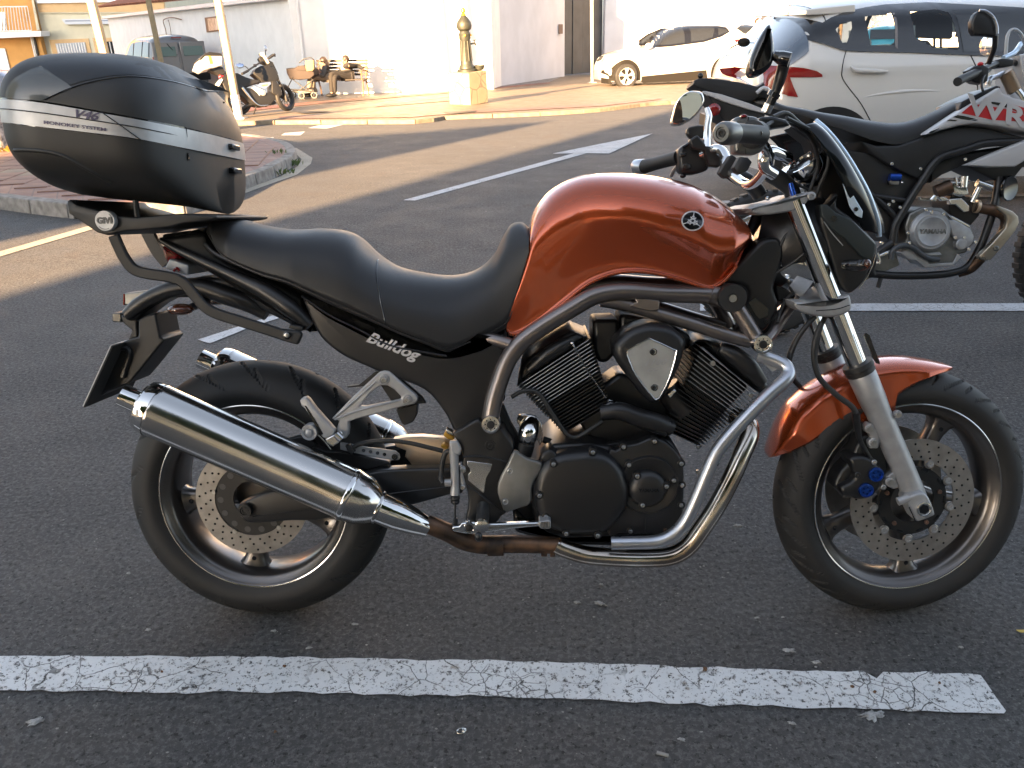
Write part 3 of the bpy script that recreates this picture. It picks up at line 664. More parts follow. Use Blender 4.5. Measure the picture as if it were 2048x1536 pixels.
# ================================================================== materials of the motorcycles
copper = mat('copper_metallic_paint', (.43, .074, .019), .20, .65, 1.0, flake=.12)
copper_d = copper
blk = mat('black_plastic', (.013, .013, .014), .48, var=(5, .3), bump=(700, .12, .0005))
blk_s = mat('satin_black_panel', (.014, .014, .015), .36, var=(3, .2), bump=(900, .06, .0004))
blk_g = mat('gloss_black', (.007, .007, .008), .12, coat=.5)
blk_e = mat('black_engine_paint', (.012, .012, .013), .38, var=(6, .3), bump=(300, .12, .0006), coat=.15, coatr=.3)
rub = mat('tyre_rubber', (.0125, .0125, .013), .66, var=(7, .35), bump=(260, .15, .0006), col2=(.019, .018, .017))
rubber = mat('black_rubber', (.014, .014, .014), .55)
vinyl = mat('seat_vinyl', (.015, .015, .016), .50, bump=(520, .35, .0006), rvar=.06)
framem = mat('bronze_grey_frame_paint', (.20, .175, .165), .30, .85, .5, flake=.1, coatr=.15)
rimm = mat('bronze_grey_wheel_paint', (.125, .115, .11), .30, .85, .4, flake=.1, coatr=.12)
chrome = mat('chrome', (.78, .77, .75), .05, 1.0, rvar=.03)
brushed = mat('brushed_stainless', (.60, .585, .56), .16, 1.0, rvar=.07, bump=(60, .03, .0008))
polish = mat('polished_aluminium', (.72, .72, .71), .18, 1.0, rvar=.08)
alu = mat('cast_aluminium', (.40, .405, .415), .42, .50, var=(30, .18), bump=(400, .18, .0006))
alu_w = mat('worn_aluminium', (.26, .26, .25), .40, .8, var=(14, .45), rvar=.12, bump=(200, .2, .0005))
satin = mat('satin_silver_bar', (.50, .52, .56), .30, .9, rvar=.05)
steel = mat('brake_disc_steel', (.34, .32, .30), .40, .75, var=(40, .25), rvar=.08)
rusty = mat('heat_stained_steel', (.16, .095, .060), .45, .8, var=(22, .7), col2=(.045, .035, .03), bump=(80, .4, .001))
header = mat('golden_stained_header', (.66, .62, .56), .17, 1.0, var=(12, .4), col2=(.42, .34, .27), rvar=.08)
boltm = mat('bolt_steel', (.45, .45, .45), .3, 1.0); redl = mat('red_lens', (.20, .008, .008), .12, coat=1); ambl = mat('smoked_amber_lens', (.07, .02, .008), .1, coat=1)
goldm = mat('gold_spring_paint', (.50, .28, .04), .35, .5); bluem = mat('blue_anodised', (.01, .07, .40), .25, .8, .4); bluel = mat('light_blue_tint', (.55, .68, .82), .28, .5)
mirror_g = mat('mirror_glass', (.85, .85, .85), .01, 1.0); hose = mat('hose_rubber', (.018, .018, .018), .5); whitet = mat('silver_lettering', (.55, .55, .56), .4, .3)
silverp = mat('silver_band_paint', (.46, .465, .475), .40, .45, var=(30, .15), bump=(60, .12, .001)); greyl = mat('smoked_reflector', (.075, .08, .076), .22, coat=.6, var=(8, .2))
casebl = mat('black_case_plastic', (.021, .0205, .0195), .52, var=(3, .25), bump=(600, .18, .0005), rvar=.06); caselid = mat('dark_lid_plastic', (.015, .017, .020), .45, bump=(900, .2, .0005))
tan = mat('brushed_plate_warm_reflection', (.80, .62, .44), .30, .7, var=(25, .15))  # tan colour holds the warm sunlit reflection on the aluminium swingarm plate
tintd = mat('dark_engraving', (.10, .10, .10), .5, .5); redp = mat('red_graphic', (.42, .02, .025), .35); whitep = mat('white_plastic', (.42, .42, .43), .35, coat=.3)
# ================================================================== the orange motorcycle
BF = Frame((-.6174, 1.6623, 0), yaw=-.0371, lean=.2152)
MB = thing('motorcycle', 'copper orange naked motorcycle with black seat parked in the foreground', 'motorcycle', M=BF.M)
def q(k, s, y=0.0): return BF.P(c(k, s), y)
def qp(s, y=0.0): return BF.P(px(s), y)
class Shell:
    def __init__(s, x0, x1, zb, zt, yf): s.x0, s.x1, s.zb, s.zt, s.yf = x0, x1, zb, zt, yf
    def pt(s, x, f, o=0.0):
        b, t = s.zb(x), s.zt(x); return Vector((x, -(s.yf(x, f)+o), b+(t-b)*f))
    def y(s, x, z):
        b, t = s.zb(x), s.zt(x); f = min(1, max(0, (z-b)/max(1e-4, t-b))); return -s.yf(x, f)
    def mesh(s, nx=60, nf=28, f0=lambda x: 0.0, f1=lambda x: 1.0, off=0.0, both=True, under=True):
        S = []
        for i in range(nx+1):
            a = .5-.5*math.cos(math.pi*i/nx); x = s.x0+(s.x1-s.x0)*(.5*a+.5*i/nx); A, B = f0(x), f1(x)
            col = []
            for j in range(nf+1):
                g = j/nf; g = .5-.5*math.cos(math.pi*g)*1 if (A == 0 and B == 1) else g
                col.append(s.pt(x, A+(B-A)*g, off))
            S.append(col)
        if not both: return loft(S, False, False)
        ring = [r+[Vector((p.x, -p.y, p.z)) for p in reversed(r)] for r in S]
        return loft(ring, True, True)
def curve(pts, key=0):
    """monotone table x -> z from traced 3-D points, smoothed"""
    P = catmull(pts, 5); T = []
    for p in P:
        if not T or p.x > T[-1][0]+1e-4: T.append((p.x, p.z))
    return lambda x: interp(T, x)
def drape(poly, yfun, eps=.0012, step=.012):
    bm = bmesh.new(); bm.faces.new([bm.verts.new((p[0], 0, p[-1])) for p in poly])
    xs = [p[0] for p in poly]; zs = [p[-1] for p in poly]
    for lo, hi, ax in ((min(xs), max(xs), 0), (min(zs), max(zs), 2)):
        k = lo+step
        while k < hi:
            co = (k, 0, 0) if ax == 0 else (0, 0, k); no = (1, 0, 0) if ax == 0 else (0, 0, 1)
            bmesh.ops.bisect_plane(bm, geom=bm.verts[:]+bm.edges[:]+bm.faces[:], plane_co=co, plane_no=no); k += step
    bm.verts.index_update(); V = [Vector((v.co.x, yfun(v.co.x, v.co.z)-eps, v.co.z)) for v in bm.verts]; F = [tuple(v.index for v in f.verts) for f in bm.faces]; bm.free()
    return V, F
def strip_poly(P, w):
    P = [Vector((p[0], 0, p[-1])) for p in P]; a, b = [], []
    for i in range(len(P)):
        d = (P[min(i+1, len(P)-1)]-P[max(i-1, 0)]).normalized(); n_ = Vector((-d.z, 0, d.x)); a.append(P[i]+n_*w/2); b.append(P[i]-n_*w/2)
    return a+b[::-1]
def bolt(p, r, parent, m=None, y=None, out=.004, name='bolt', socket=True):
    o = obj(name, lathe((p.x, p.y, p.z), (0, -1, 0), [(-.004, r), (out*.7, r), (out, r*.8), (out, r*.45), (out-.0025, r*.42)] if socket else [(-.004, r), (out*.6, r), (out, r*.7)], 14), m or boltm, parent); return o
# -------------------------------------------------------------- wheels
def tyre(R, w, rin, NT=960, NY=40, nb=18, seed=1, slant=.5, gw=.0027):
    dth = 2*math.pi/nb; V, F = [], []
    def sect(j):
        s = -1+2*j/NY
        if abs(s) <= .80:
            a = s/.80*1.32; return w/2*math.sin(a)/math.sin(1.32)*.99, R-w*.46*(1-math.cos(a)), a
        e = (abs(s)-.80)/.20; y0 = w/2*.99; r0 = R-w*.46*(1-math.cos(1.32)); yy = y0*(1-.0*e)+.002*math.sin(e*3.14)-e*e*.012; return math.copysign(yy, s), r0+(rin-r0)*e, None
    sc = [sect(j) for j in range(NY+1)]
    for i in range(NT):
        th = 2*math.pi*i/NT
        for (y, r, a) in sc:
            dr = 0
            if a is not None:
                for ph, sg, lo, hi, sl in ((0, 1, .10, 1.22, slant), (.5, -1, .10, 1.22, slant), (.25, 1, .55, 1.05, slant*.6), (.75, -1, .55, 1.05, slant*.6)):
                    if lo < a*sg < hi:
                        c0 = th+sl*(a*sg)**1.5*1.0+ph*dth; m_ = ((c0/dth+.5) % 1-.5)*dth
                        if abs(m_)*R < gw*1.5: dr = .006*max(0, 1-(abs(m_)*R/(gw*1.5))**4)
                if abs(abs(a)-.07) < .022 : dr = max(dr, .0)
            V.append(Vector((math.cos(th)*(r-dr), y, math.sin(th)*(r-dr))))
    n = NY+1
    for i in range(NT):
        for j in range(NY):
            a0 = i*n+j; b0 = ((i+1) % NT)*n+j; F.append((a0, b0, b0+1, a0+1))
    return V, F
def ringm(r0, r1, y0, y1, seg=96, o=(0, 0, 0)):
    return lathe(o, (0, 1, 0), [(y0, r0), (y0, r1), (y1, r1), (y1, r0)], seg, closed=True)
def circ(r, ang, y=0): return Vector((math.cos(ang)*r, y, math.sin(ang)*r))
def wheel(parent, M, R, w, fl, hw, spokes, slant, nm='wheel', nb=18, spk=.024):
    wh = obj(nm, join(lathe((0, 0, 0), (0, 1, 0), [(-hw*.62, .028), (-hw*.62, .052), (-hw*.4, .058), (hw*.4, .058), (hw*.62, .052), (hw*.62, .028)], 40)), rimm, parent, M=M)
    wh['label'] = 'cast wheel hub'; wh.pop('label', None)
    obj('tyre', tyre(R, w, fl-.006, nb=nb, slant=slant), rub, wh, angle=28)
    B = fl
    prof = [(-hw, B+.002), (-hw-.004, B), (-hw-.005, B-.005), (-hw-.001, B-.010), (-hw+.003, B-.012), (-hw+.006, B-.022), (-hw+.016, B-.031), (-hw*.3, B-.036), (hw*.3, B-.036), (hw-.016, B-.031), (hw-.006, B-.022), (hw-.003, B-.012), (hw+.001, B-.010), (hw+.005, B-.005), (hw+.004, B), (hw, B+.002), (hw-.01, B-.004), (-hw+.01, B-.004)]
    obj('rim', lathe((0, 0, 0), (0, 1, 0), prof, 128, closed=True), rimm, wh, angle=50)
    obj('rim_lip', lathe((0, 0, 0), (0, 1, 0), [(-hw-.0062, B-.0045), (-hw-.0068, B-.006), (-hw-.0062, B-.0078), (-hw-.004, B-.006)], 128, closed=True), polish, wh)
    for a in spokes:
        S = []
        for t, wy, wx in ((.045, .030, .030), (.08, .026, spk), (.13, .022, spk*.88), (.165, .020, spk), (.185, .022, spk*1.25), (B-.034, .026, spk*1.8)):
            ring = []
            for k in range(14):
                b = 2*math.pi*k/14; cx = math.copysign(abs(math.cos(b))**.6, math.cos(b))*wx; cy = math.copysign(abs(math.sin(b))**.6, math.sin(b))*wy
                ring.append(circ(t, a)+Vector((-math.sin(a)*cx, cy, math.cos(a)*cx)))
            S.append(ring)
        sp_ = obj('spoke', loft(S), rimm, wh, angle=60)
        hh = obj('spoke_hole', lathe(circ(.176, a, -.0215), (0, -1, 0), [(0, .0055), (.0008, .0055)], 12), blk_g, wh)
    return wh
D = math.radians
rw = wheel(MB, Matrix.Translation((0, 0, .318)), .318, .170, .231, .068, [D(188+72*k) for k in range(5)], .24, 'rear_wheel', 17)
FM = Matrix.Translation((1.53, 0, .300)) @ Matrix.Rotation(.105, 4, 'Z') @ Matrix.Rotation(-.0, 4, 'X')
fwh = wheel(MB, FM, .300, .120, .231, .045, [D(62+72*k) for k in range(5)], -.20, 'front_wheel', 20, .021)
def disc(parent, y, ro, ri, m, holes, hr, rows, jit=0):
    dsc = obj('brake_disc', ringm(ri, ro, y-.0022, y+.0022), m, parent, angle=40)
    H = []
    for k in range(holes):
        for j, rr0 in enumerate(rows):
            a = 2*math.pi*(k+j/len(rows))/holes
            H.append(lathe(circ(rr0, a, y), (0, -1, 0), [(.0018, hr), (.0027, hr*.9)], 8)); H.append(lathe(circ(rr0, a, y), (0, 1, 0), [(.0018, hr), (.0027, hr*.9)], 8))
    obj('disc_holes', join(*H), blk_g, dsc if dsc.parent and not dsc.parent.parent else parent, smooth=False, kind='stuff')
    return dsc
RD = obj('rear_brake', ringm(.045, .092, -.083, -.079), blk_e, MB, M=Matrix.Translation((0, 0, .318)))
disc(RD, -.083, .133, .088, steel, 26, .0030, (.098, .110, .124))
for k in range(14): obj('carrier_hole', lathe(circ(.075, 2*math.pi*k/14, -.083), (0, -1, 0), [(0, .0075), (.0006, .0072)], 14), mat('shadow_grey', (.06, .06, .062), .5) if k == 0 else MATS['shadow_grey'], RD)
for k in range(5): obj('bolt', lathe(circ(.0905, 2*math.pi*k/5+.4, -.085), (0, -1, 0), [(0, .0055), (.003, .005), (.003, .0025)], 12), boltm, RD)
# front brake: disc, floating carrier, rivets, both sides
FB = obj('front_brake', join(ringm(.052, .082, -.066, -.062), *[xf(cbox((.088, -.064, 0), (.022, .004, .018)), Matrix.Rotation(2*math.pi*k/9+.2, 4, 'Y')) for k in range(9)]), blk_e, MB, M=FM)
disc(FB, -.066, .1475, .098, steel, 30, .0028, (.106, .120, .136))
FB2 = obj('far_front_brake', ringm(.052, .1475, .062, .066), steel, MB, M=FM); FB2.name = 'front_brake'
for k in range(9): obj('disc_lug', xf(join(lathe((.094, -.0662, 0), (0, -1, 0), [(-.003, .0125), (0, .0125), (.001, .011)], 16), cbox((.1005, -.0655, 0), (.012, .003, .020))), Matrix.Rotation(2*math.pi*k/9+.2, 4, 'Y')), steel, FB)
for k in range(9): obj('disc_rivet', lathe(circ(.094, -2*math.pi*k/9-.2, -.0672), (0, -1, 0), [(0, .0082), (.003, .0078), (.003, .0045), (.001, .004)], 16), alu, FB)
for k in range(5): obj('bolt', lathe(circ(.066, 2*math.pi*k/5+.3, -.066), (0, -1, 0), [(0, .0055), (.004, .005), (.004, .0028), (.002, .0025)], 12), mat('coppery_bolt', (.3, .2, .16), .4, .9) if k == 0 else MATS['coppery_bolt'], FB)
for k in range(10): obj('carrier_slot', xf(cbox((.076, -.0668, 0), (.004, .001, .016)), Matrix.Rotation(2*math.pi*k/10, 4, 'Y')), blk_g, FB)
# -------------------------------------------------------------- mufflers and exhaust
def muff(y, parent):
    g = q('F', '120,332 1460,945 1625,1020 1915,1125', -.19); A, B_, C_, E_ = g; dr = (B_-A).normalized(); A.y = -.195
    tip = q('F', '85,345', -.195)[0]; L1 = (q('F', '188,378', -.19)[0]-tip).dot(dr)
    st = q('F', '85,345', -.195)[0]
    # axis from the traced centre line of the body
    a0 = q('F', '262,415', -.195)[0]; a1 = q('F', '1455,935', -.19)[0]; dr = (a1-a0).normalized(); Lb = (a1-a0).length
    mu = obj('muffler', lathe(a0, dr, [(-.028, .040), (-.026, .047), (-.018, .054), (-.006, .058), (.006, .0590), (.010, .0602), (.014, .0590), (Lb*.5, .0590), (Lb-.015, .0590), (Lb-.011, .0602), (Lb-.007, .0590), (Lb+.002, .0600), (Lb+.006, .0590), (Lb+.028, .056), (Lb+.052, .045), (Lb+.062, .0385), (Lb+.066, .0398), (Lb+.070, .0375)], 64, cap=False), brushed, parent, angle=50)
    obj('end_cap', lathe(a0, dr, [(-.026, .046), (-.0205, .0545), (-.008, .0592), (.0045, .0598)], 64, cap=False), chrome, mu)
    obj('tail_pipe', lathe(a0-dr*.070, dr, [(.05, .020), (0, .020), (-.001, .0225), (0, .0252), (.046, .0255), (.048, .025)], 40, cap=False), chrome, mu)
    obj('tail_pipe_bore', lathe(a0-dr*.03, dr, [(0, .0), (.0, .0205)], 30, cap=False), blk_g, mu)
    c0 = a1+dr*.066; c1 = q('F', '1912,1128', -.165)[0]; dc = (c1-c0).normalized(); Lc = (c1-c0).length
    obj('taper_pipe', lathe(c0, dc, [(-.004, .036), (Lc*.35, .0355), (Lc*.7, .030), (Lc*.9, .0255), (Lc, .023), (Lc+.001, .020)], 48, cap=False), chrome, mu)
    obj('band_clamp', lathe(a1-dr*.012, dr, [(0, .0598), (.002, .0612), (.010, .0612), (.012, .0598)], 48, cap=False), chrome, mu)
    return mu
muR = muff(0, MB)
muL = muR.copy(); link(muL); muL.matrix_basis = Matrix.Translation((0, .025, .010)) @ Matrix.Diagonal((1, -1, 1, 1))
for ch in muR.children: k = ch.copy(); link(k); k.parent = muL
obj('muffler_bracket', prism(q('G', '-60,600 95,560 150,565 210,620 180,660 60,720 -20,690', -.11), -.02), blk, MB, bevel=.003)
obj('bracket_boss', lathe(q('G', '146,548', -.15)[0], (0, -1, 0), [(-.02, .018), (.0, .018), (.004, .0175), (.004, .0125), (.001, .012), (.001, .0075), (.006, .0075), (.007, .006)], 28), alu, MB)
ex = q('G', '1035,1240,-.165 1120,1275,-.165 1200,1310,-.16 1330,1375,-.15 1480,1402,-.145 1640,1395,-.145 1900,1400,-.15 2060,1408,-.155')
obj('exhaust_pipe', tube(ex, [.0205, .021, .021, .021, .021, .0205, .020, .020], 22, 8), rusty, MB)
for s, n in (('1500,1410 1620,1407', 'exhaust_clamp'), ('1905,1412 1950,1412', 'exhaust_clamp'), ('1975,1414 2010,1415', 'exhaust_clamp')):
    a, b = q('G', s, -.147); obj(n, lathe(a, b-a, [(0, .0235), ((b-a).length, .0235)], 26), rusty, MB)
hd = q('I', '262,985,-.155 330,1015,-.155 480,1060,-.155 700,1080,-.155 950,1085,-.155 1110,1068,-.157 1230,1000,-.158 1330,870,-.158 1440,700,-.155 1540,510,-.145 1620,330,-.13 1680,180,-.11 1660,90,-.085 1560,40,-.06')
obj('exhaust_header', tube(hd, .0205, 26, 8), header, MB, angle=80)
bar = q('I', '668,975,-.188 800,972,-.19 980,965,-.192 1100,925,-.195 1200,830,-.196 1290,650,-.197 1365,470,-.197 1440,310,-.196 1540,180,-.194')+q('H', '1700,790,-.190 1800,690,-.182 1890,610,-.175 1918,560,-.165 1890,510,-.155 1800,470,-.145 1735,455,-.14')
obj('crash_bar', tube(bar, .0150, 24, 8), satin, MB, angle=80)
obj('crash_bar_tab', prism(q('H', '1735,445 1790,450 1850,540 1820,552 1745,485', -.15), .006), alu, MB, bevel=.001)
# -------------------------------------------------------------- frame tubes
fr = q('H', '120,845,-.145 140,740,-.142 175,620,-.138 225,490,-.135 300,385,-.133 430,285,-.132 600,180,-.132 740,100,-.13 860,72,-.128 980,68,-.126 1150,80,-.122 1320,85,-.116 1450,90,-.11 1560,100,-.10')
for s in (1, -1):
    fa = obj('main_frame_tube', tube([(p.x, p.y*s, p.z) for p in fr], .0195, 22, 6), framem, MB, angle=80)
    f2 = q('H', '790,120,-.118 950,150,-.118 1140,205,-.118 1350,268,-.12 1560,335,-.124 1690,370,-.128'); obj('lower_frame_tube', tube([(p.x, p.y*s, p.z) for p in f2], .0150, 18, 5), framem, MB, angle=80)
    f3 = q('H', '1570,110,-.118 1640,220,-.125 1735,370,-.135'); obj('side_strut', tube([(p.x, p.y*s, p.z) for p in f3], .0175, 18, 5), framem, MB, angle=80)
    f4 = q('H', '1765,385,-.12 1830,310,-.10 1890,220,-.07 1960,120,-.04'); obj('head_strut', tube([(p.x, p.y*s, p.z) for p in f4], .0115, 14, 5), framem, MB, angle=80)
    f5 = q('H', '-40,345,-.10 120,355,-.115 280,400,-.128'); obj('seat_rail', tube([(p.x, p.y*s, p.z) for p in f5], .0145, 14, 5), framem, MB, angle=80)
    for cc in ('125,870', '1764,388'):
        p = q('H', cc, -.164)[0]; p.y *= s
        cp_ = obj('frame_bolt', lathe((p.x, p.y, p.z), (0, -s, 0), [(-.04, .0205), (0, .0205), (.004, .0195), (.0045, .0150), (.002, .0145), (.002, .0085), (.005, .008), (.005, .006)], 36), polish, MB)
        obj('plug', lathe((p.x, p.y-s*.0025, p.z), (0, -s, 0), [(0, .009), (.003, .0085), (.0035, .0)], 20), blk, cp_)
        if s > 0:
            for k in range(8): obj('ball_dimple', lathe((p.x+math.cos(k*.785)*.0118, p.y-.0018, p.z+math.sin(k*.785)*.0118), (0, -1, 0), [(0, .0018), (.0006, .0016)], 8), blk_g, cp_)
bp = q('H', '1582,110', -.150)[0]
bb = obj('bobbin_mount', lathe(bp, (0, -1, 0), [(-.05, .028), (-.022, .028), (-.020, .029), (-.014, .030), (0, .030), (.003, .0285), (.003, .010), (.0, .0095)], 44), rubber, MB); obj('bolt', lathe(bp, (0, -1, 0), [(0, .0085), (.0045, .008), (.0045, .004), (.002, .0038)], 18), boltm, bb)
obj('frame_sleeve', lathe(q('H', '1462,92', -.113)[0], (q('H', '1500,100', -.113)[0]-q('H', '1440,85', -.113)[0]), [(-.006, .0215), (.012, .0225), (.02, .018)], 24), framem, MB)
obj('cable_guide', prism(q('H', '985,98 1142,125 1140,180 1090,190 1000,170 960,155 1005,135', -.138), .03), framem, MB, bevel=.002)
# -------------------------------------------------------------- tank
tb = curve(qp('1011,660 1022,669 1040,666 1075,648 1130,604 1180,566 1235,546 1290,544 1350,556 1400,572 1424,577 1450,563 1475,535 1502,497', -.125))
tt = curve([(.600, 0, .755)]+[tuple(v) for v in qp('1030,560 1045,505 1057,455', -.06)]+[tuple(v) for v in qp('1064,428 1080,402 1105,377 1145,356 1190,347 1260,347 1330,356 1390,373 1435,399 1475,438 1495,468', 0)])
TX0 = qp('1013,655', -.125)[0].x; TX1 = qp('1503,492', -.0)[0].x-.004
def tank_y(x, f):
    s = (x-TX0)/(TX1-TX0)
    W = interp([(0, .118), (.15, .123), (.30, .132), (.45, .152), (.6, .166), (.75, .168), (.88, .150), (.95, .118), (1, .03)], s)
    fc = interp([(0, .62), (.2, .60), (.35, .56), (.55, .47), (.75, .40), (.9, .34), (1, .4)], s)
    yb = interp([(0, .112), (.3, .117), (.5, .118), (.75, .118), (.9, .105), (1, .03)], s)
    kn = interp([(0, .0), (.25, .2), (.45, 1), (.7, .85), (.9, .5), (1, 0)], s)
    if f < fc:
        t = f/fc; fl = .0055*math.exp(-(t/.05)**2)
        sm = t*t*(3-2*t); base = yb+(W-yb)*(sm*(1-kn)+kn*(t**2.1)); return base+fl
    t = (f-fc)/(1-fc); return W*max(0, 1-t**2.35)**.52
TK = Shell(TX0, TX1, tb, tt, tank_y)
tank = obj('fuel_tank', TK.mesh(110, 64), copper, MB, angle=70)
lipP = [TK.pt(x, 0) for x in [TX0+.006+(TX1-TX0-.06)*i/40 for i in range(41)]]
obj('tank_lip', tube(lipP, .0042, 10, 2), copper, tank, angle=80)
# tuning-fork emblem disc on the tank flank
em = q('L', '596,1030', -.15)[0]
def onT(x, z): return TK.y(x, z)
erx = (q('L', '680,1030', -.15)[0]-em).length; erz = erx*.86
def emp(a, r): return (em.x+math.cos(a)*erx*r, em.z+math.sin(a)*erz*r)
eb = obj('tank_emblem', drape([emp(2*math.pi*k/40, 1.0) for k in range(40)], onT, .0012, .006), whitet, tank, angle=70)
obj('emblem_disc', drape([emp(2*math.pi*k/40, .87) for k in range(40)], onT, .0018, .006), blk_g, tank, angle=70)
for k in range(3):
    a = math.pi/2+k*2*math.pi/3-.2
    obj('emblem_fork', drape(strip_poly([emp(a, .12), emp(a, .92)], .0016), onT, .0024, .004), whitet, tank, angle=70)
    for sg in (-1, 1):
        e1 = emp(a, .30); dxn = (-math.sin(a)*sg*.17*erx, math.cos(a)*sg*.17*erz)
        P1 = emp(a, .55); P0 = emp(a+math.pi, .42)
        obj('emblem_fork', drape(strip_poly([(P1[0], P1[1]), (e1[0]+dxn[0], e1[1]+dxn[1]), (P0[0]+dxn[0], P0[1]+dxn[1])], .0014), onT, .0024, .004), whitet, tank, angle=70)
# -------------------------------------------------------------- seat
st_ = curve(qp('407,466 420,444 445,435 480,440 520,451 580,459 640,457 685,462 715,476 745,505 790,534 850,548 905,552 950,541 985,512 1003,478 1018,452 1036,444 1050,448 1060,462', -.03))
sb_ = curve(qp('407,470 415,491 450,522 520,552 570,566 603,580 660,607 720,632 760,649 800,668 850,688 895,705 930,695 985,672 1008,660 1022,640 1040,580 1060,500', -.13))
SX0, SX1 = qp('408,468', -.05)[0].x, qp('1058,470', -.05)[0].x
def seat_y(x, f):
    s = (x-SX0)/(SX1-SX0)
    W = interp([(0, .04), (.03, .085), (.1, .125), (.3, .145), (.45, .150), (.55, .150), (.75, .138), (.9, .122), (1, .118)], s)
    sh = interp([(0, .5), (.5, .8), (1, .6)], s)
    if f < .12: return W*(.93+.07*f/.12)
    t = (f-.12)/.88; return W*max(0, 1-t**2.9)**.50*(1-.06*t)
SE = Shell(SX0, SX1, sb_, st_, seat_y)
xs_ = [p.x for p in qp('737,500 756,560 775,652', -.14)]; seam_x = xs_[0]
def xseam(f): return interp([(0, xs_[2]), (.55, xs_[1]), (1, xs_[0])], f)
seat = obj('seat', SE.mesh(120, 40), vinyl, MB, angle=70)
sp_ = [Vector((xseam(f), -(seat_y(xseam(f), f)+.0008), sb_(xseam(f))+(st_(xseam(f))-sb_(xseam(f)))*f)) for f in [.03+.94*i/24 for i in range(25)]]
obj('seat_seam', tube(sp_+[Vector((p.x, -p.y, p.z)) for p in reversed(sp_)], .0012, 6, 2), blk_g, seat)
for s in (.02,): obj('seat_piping', tube([SE.pt(SX0+(SX1-SX0)*(.03+.93*i/50), .05, .0012) for i in range(51)], .0022, 6, 2), blk, seat)
# -------------------------------------------------------------- side panel, tail
pan = qp('602,588 660,628 720,657 775,686 840,700 895,709 960,693 1006,668 1010,700 995,750 978,800 968,842 948,852 912,866 892,832 860,790 822,768 780,755 735,735 690,715 655,690 632,662', -.128)
sp1 = obj('side_panel', pillow(pan, .07, .010, 3), blk_s, MB, angle=50, mirror=True)
obj('panel_edge', tube(qp('603,592 660,631 720,660 775,689 840,703 893,712', -.131), .0022, 6, 4), blk, sp1)
b1_, b2_ = qp('718,667 850,717', -.131); bm_ = (b1_+b2_)/2
text_obj('panel_lettering', 'Bulldog', face_M((bm_.x, -.1315, bm_.z), (b2_-b1_), (0, -1, 0)), .034, whitet, sp1, .0005, .35, .0009, 1.15)
tail = qp('318,476 330,474 404,466 418,494 455,524 520,553 575,578 603,597 612,640 632,664 600,660 560,640 525,622 500,600 470,575 430,545 385,520 345,505 325,490', -.085)
tc_ = obj('tail_cowl', pillow(tail, .085, .012, 3), blk_s, MB, angle=50, mirror=True)
obj('tail_cowl_ridge', tube(q('E', '640,318,-.088 760,385,-.092 900,450,-.096 1050,520,-.1 1200,590,-.105 1320,650,-.11 1480,760,-.118 1600,870,-.122'), [.006, .009, .011, .012, .016, .020, .020, .012], 12, 5), blk_s, MB, angle=80)
obj('tail_cowl_edge', tube(q('E', '930,345,-.09 1000,410,-.1 1150,480,-.11 1270,520,-.115'), .005, 8, 5), blk_s, MB)
obj('tail_light', pillow(q('E', '648,362 690,368 760,410 780,440 720,450 690,470 665,440', -.08), .16, .008, 2), redl, MB)
obj('tail_bracket', prism(q('E', '700,440 820,480 818,545 740,530 670,500', -.095), .19), grey_pole, MB, bevel=.003)
obj('bracket_lug', tube(q('E', '728,520,-.10 745,500,-.10 765,520,-.10'), .003, 6, 4), redl, MB)
obj('rear_fender', tube(q('E', '1330,790,-.05 1200,720,-.05 1050,670,-.05 900,620,-.05 760,625,-.05 620,670,-.05 500,740,-.05 430,800,-.05'), [.018, .022, .022, .02, .019, .018, .018, .014], 12, 5, rect=None), blk_s, MB, angle=80)
obj('rear_fender_skin', prism(q('E', '1330,790 1150,735 1000,720 850,690 700,690 600,740 520,800 500,830 430,850 385,800 450,740 560,665 700,600 860,560 1100,560 1300,680 1390,780', -.048), .096), blk_s, MB, bevel=.012, seg=3)
ph = obj('plate_holder', join(prism(q('E', '385,800 490,830 500,945 430,965 460,900 400,850', -.04), .08), prism(q('E', '430,960 500,940 500,830 560,800 610,790 640,940 668,960 500,1170 440,1240 300,1290 160,1392 340,1000', -.055), .11)), blk, MB, bevel=.004)
lp = [Vector((v.x, 0, v.z)) for v in q('E', '340,1000 160,1392', -.11)]; d_ = (lp[1]-lp[0]).normalized(); n_ = Vector((d_.z, 0, -d_.x)).normalized(); n_ = -n_ if n_.x > 0 else n_
obj('licence_plate', prism([lp[0]+Vector((0, -.11, 0))+n_*.004, lp[1]+Vector((0, -.11, 0))+n_*.004, lp[1]+Vector((0, .11, 0))+n_*.004, lp[0]+Vector((0, .11, 0))+n_*.004], 0, dv=n_*.0025), whitep, ph, smooth=False)
obj('plate_backing', prism([lp[0]+Vector((0, -.112, 0)), lp[1]+Vector((0, -.112, 0)), lp[1]+Vector((0, .112, 0)), lp[0]+Vector((0, .112, 0))], 0, dv=n_*.0032), MATS.get('dull_plate') or mat('dull_plate', (.022, .022, .022), .8), ph, smooth=False)
obj('holder_rib', tube(q('E', '350,1010,-.06 440,1030,-.06 400,1200,-.06'), .006, 6), blk_s, ph)
for s in (-1, 1):
    p = q('E', '772,764', -.105)[0]; ind = obj('rear_indicator', ball((p.x, p.y*(-s), p.z), (.030, .022, .0130), 22, 14), ambl, MB); obj('stalk', tube([(p.x+.02, p.y*(-s), p.z+.002), (p.x+.03, p.y*(-s)*.35, p.z+.012)], .009, 10), blk, ind)
obj('reflector', prism(q('E', '332,787 390,785 392,850 332,845', -.03), .05), greyl, MB, bevel=.003)
obj('plate_lamp', prism(q('E', '404,662 560,645 540,690 470,730 404,740', .02), .05), alu_w, MB, bevel=.003); obj('lamp_lens', prism(q('E', '400,664 414,664 414,738 400,736', .018), .054), redl, MB, bevel=.002)
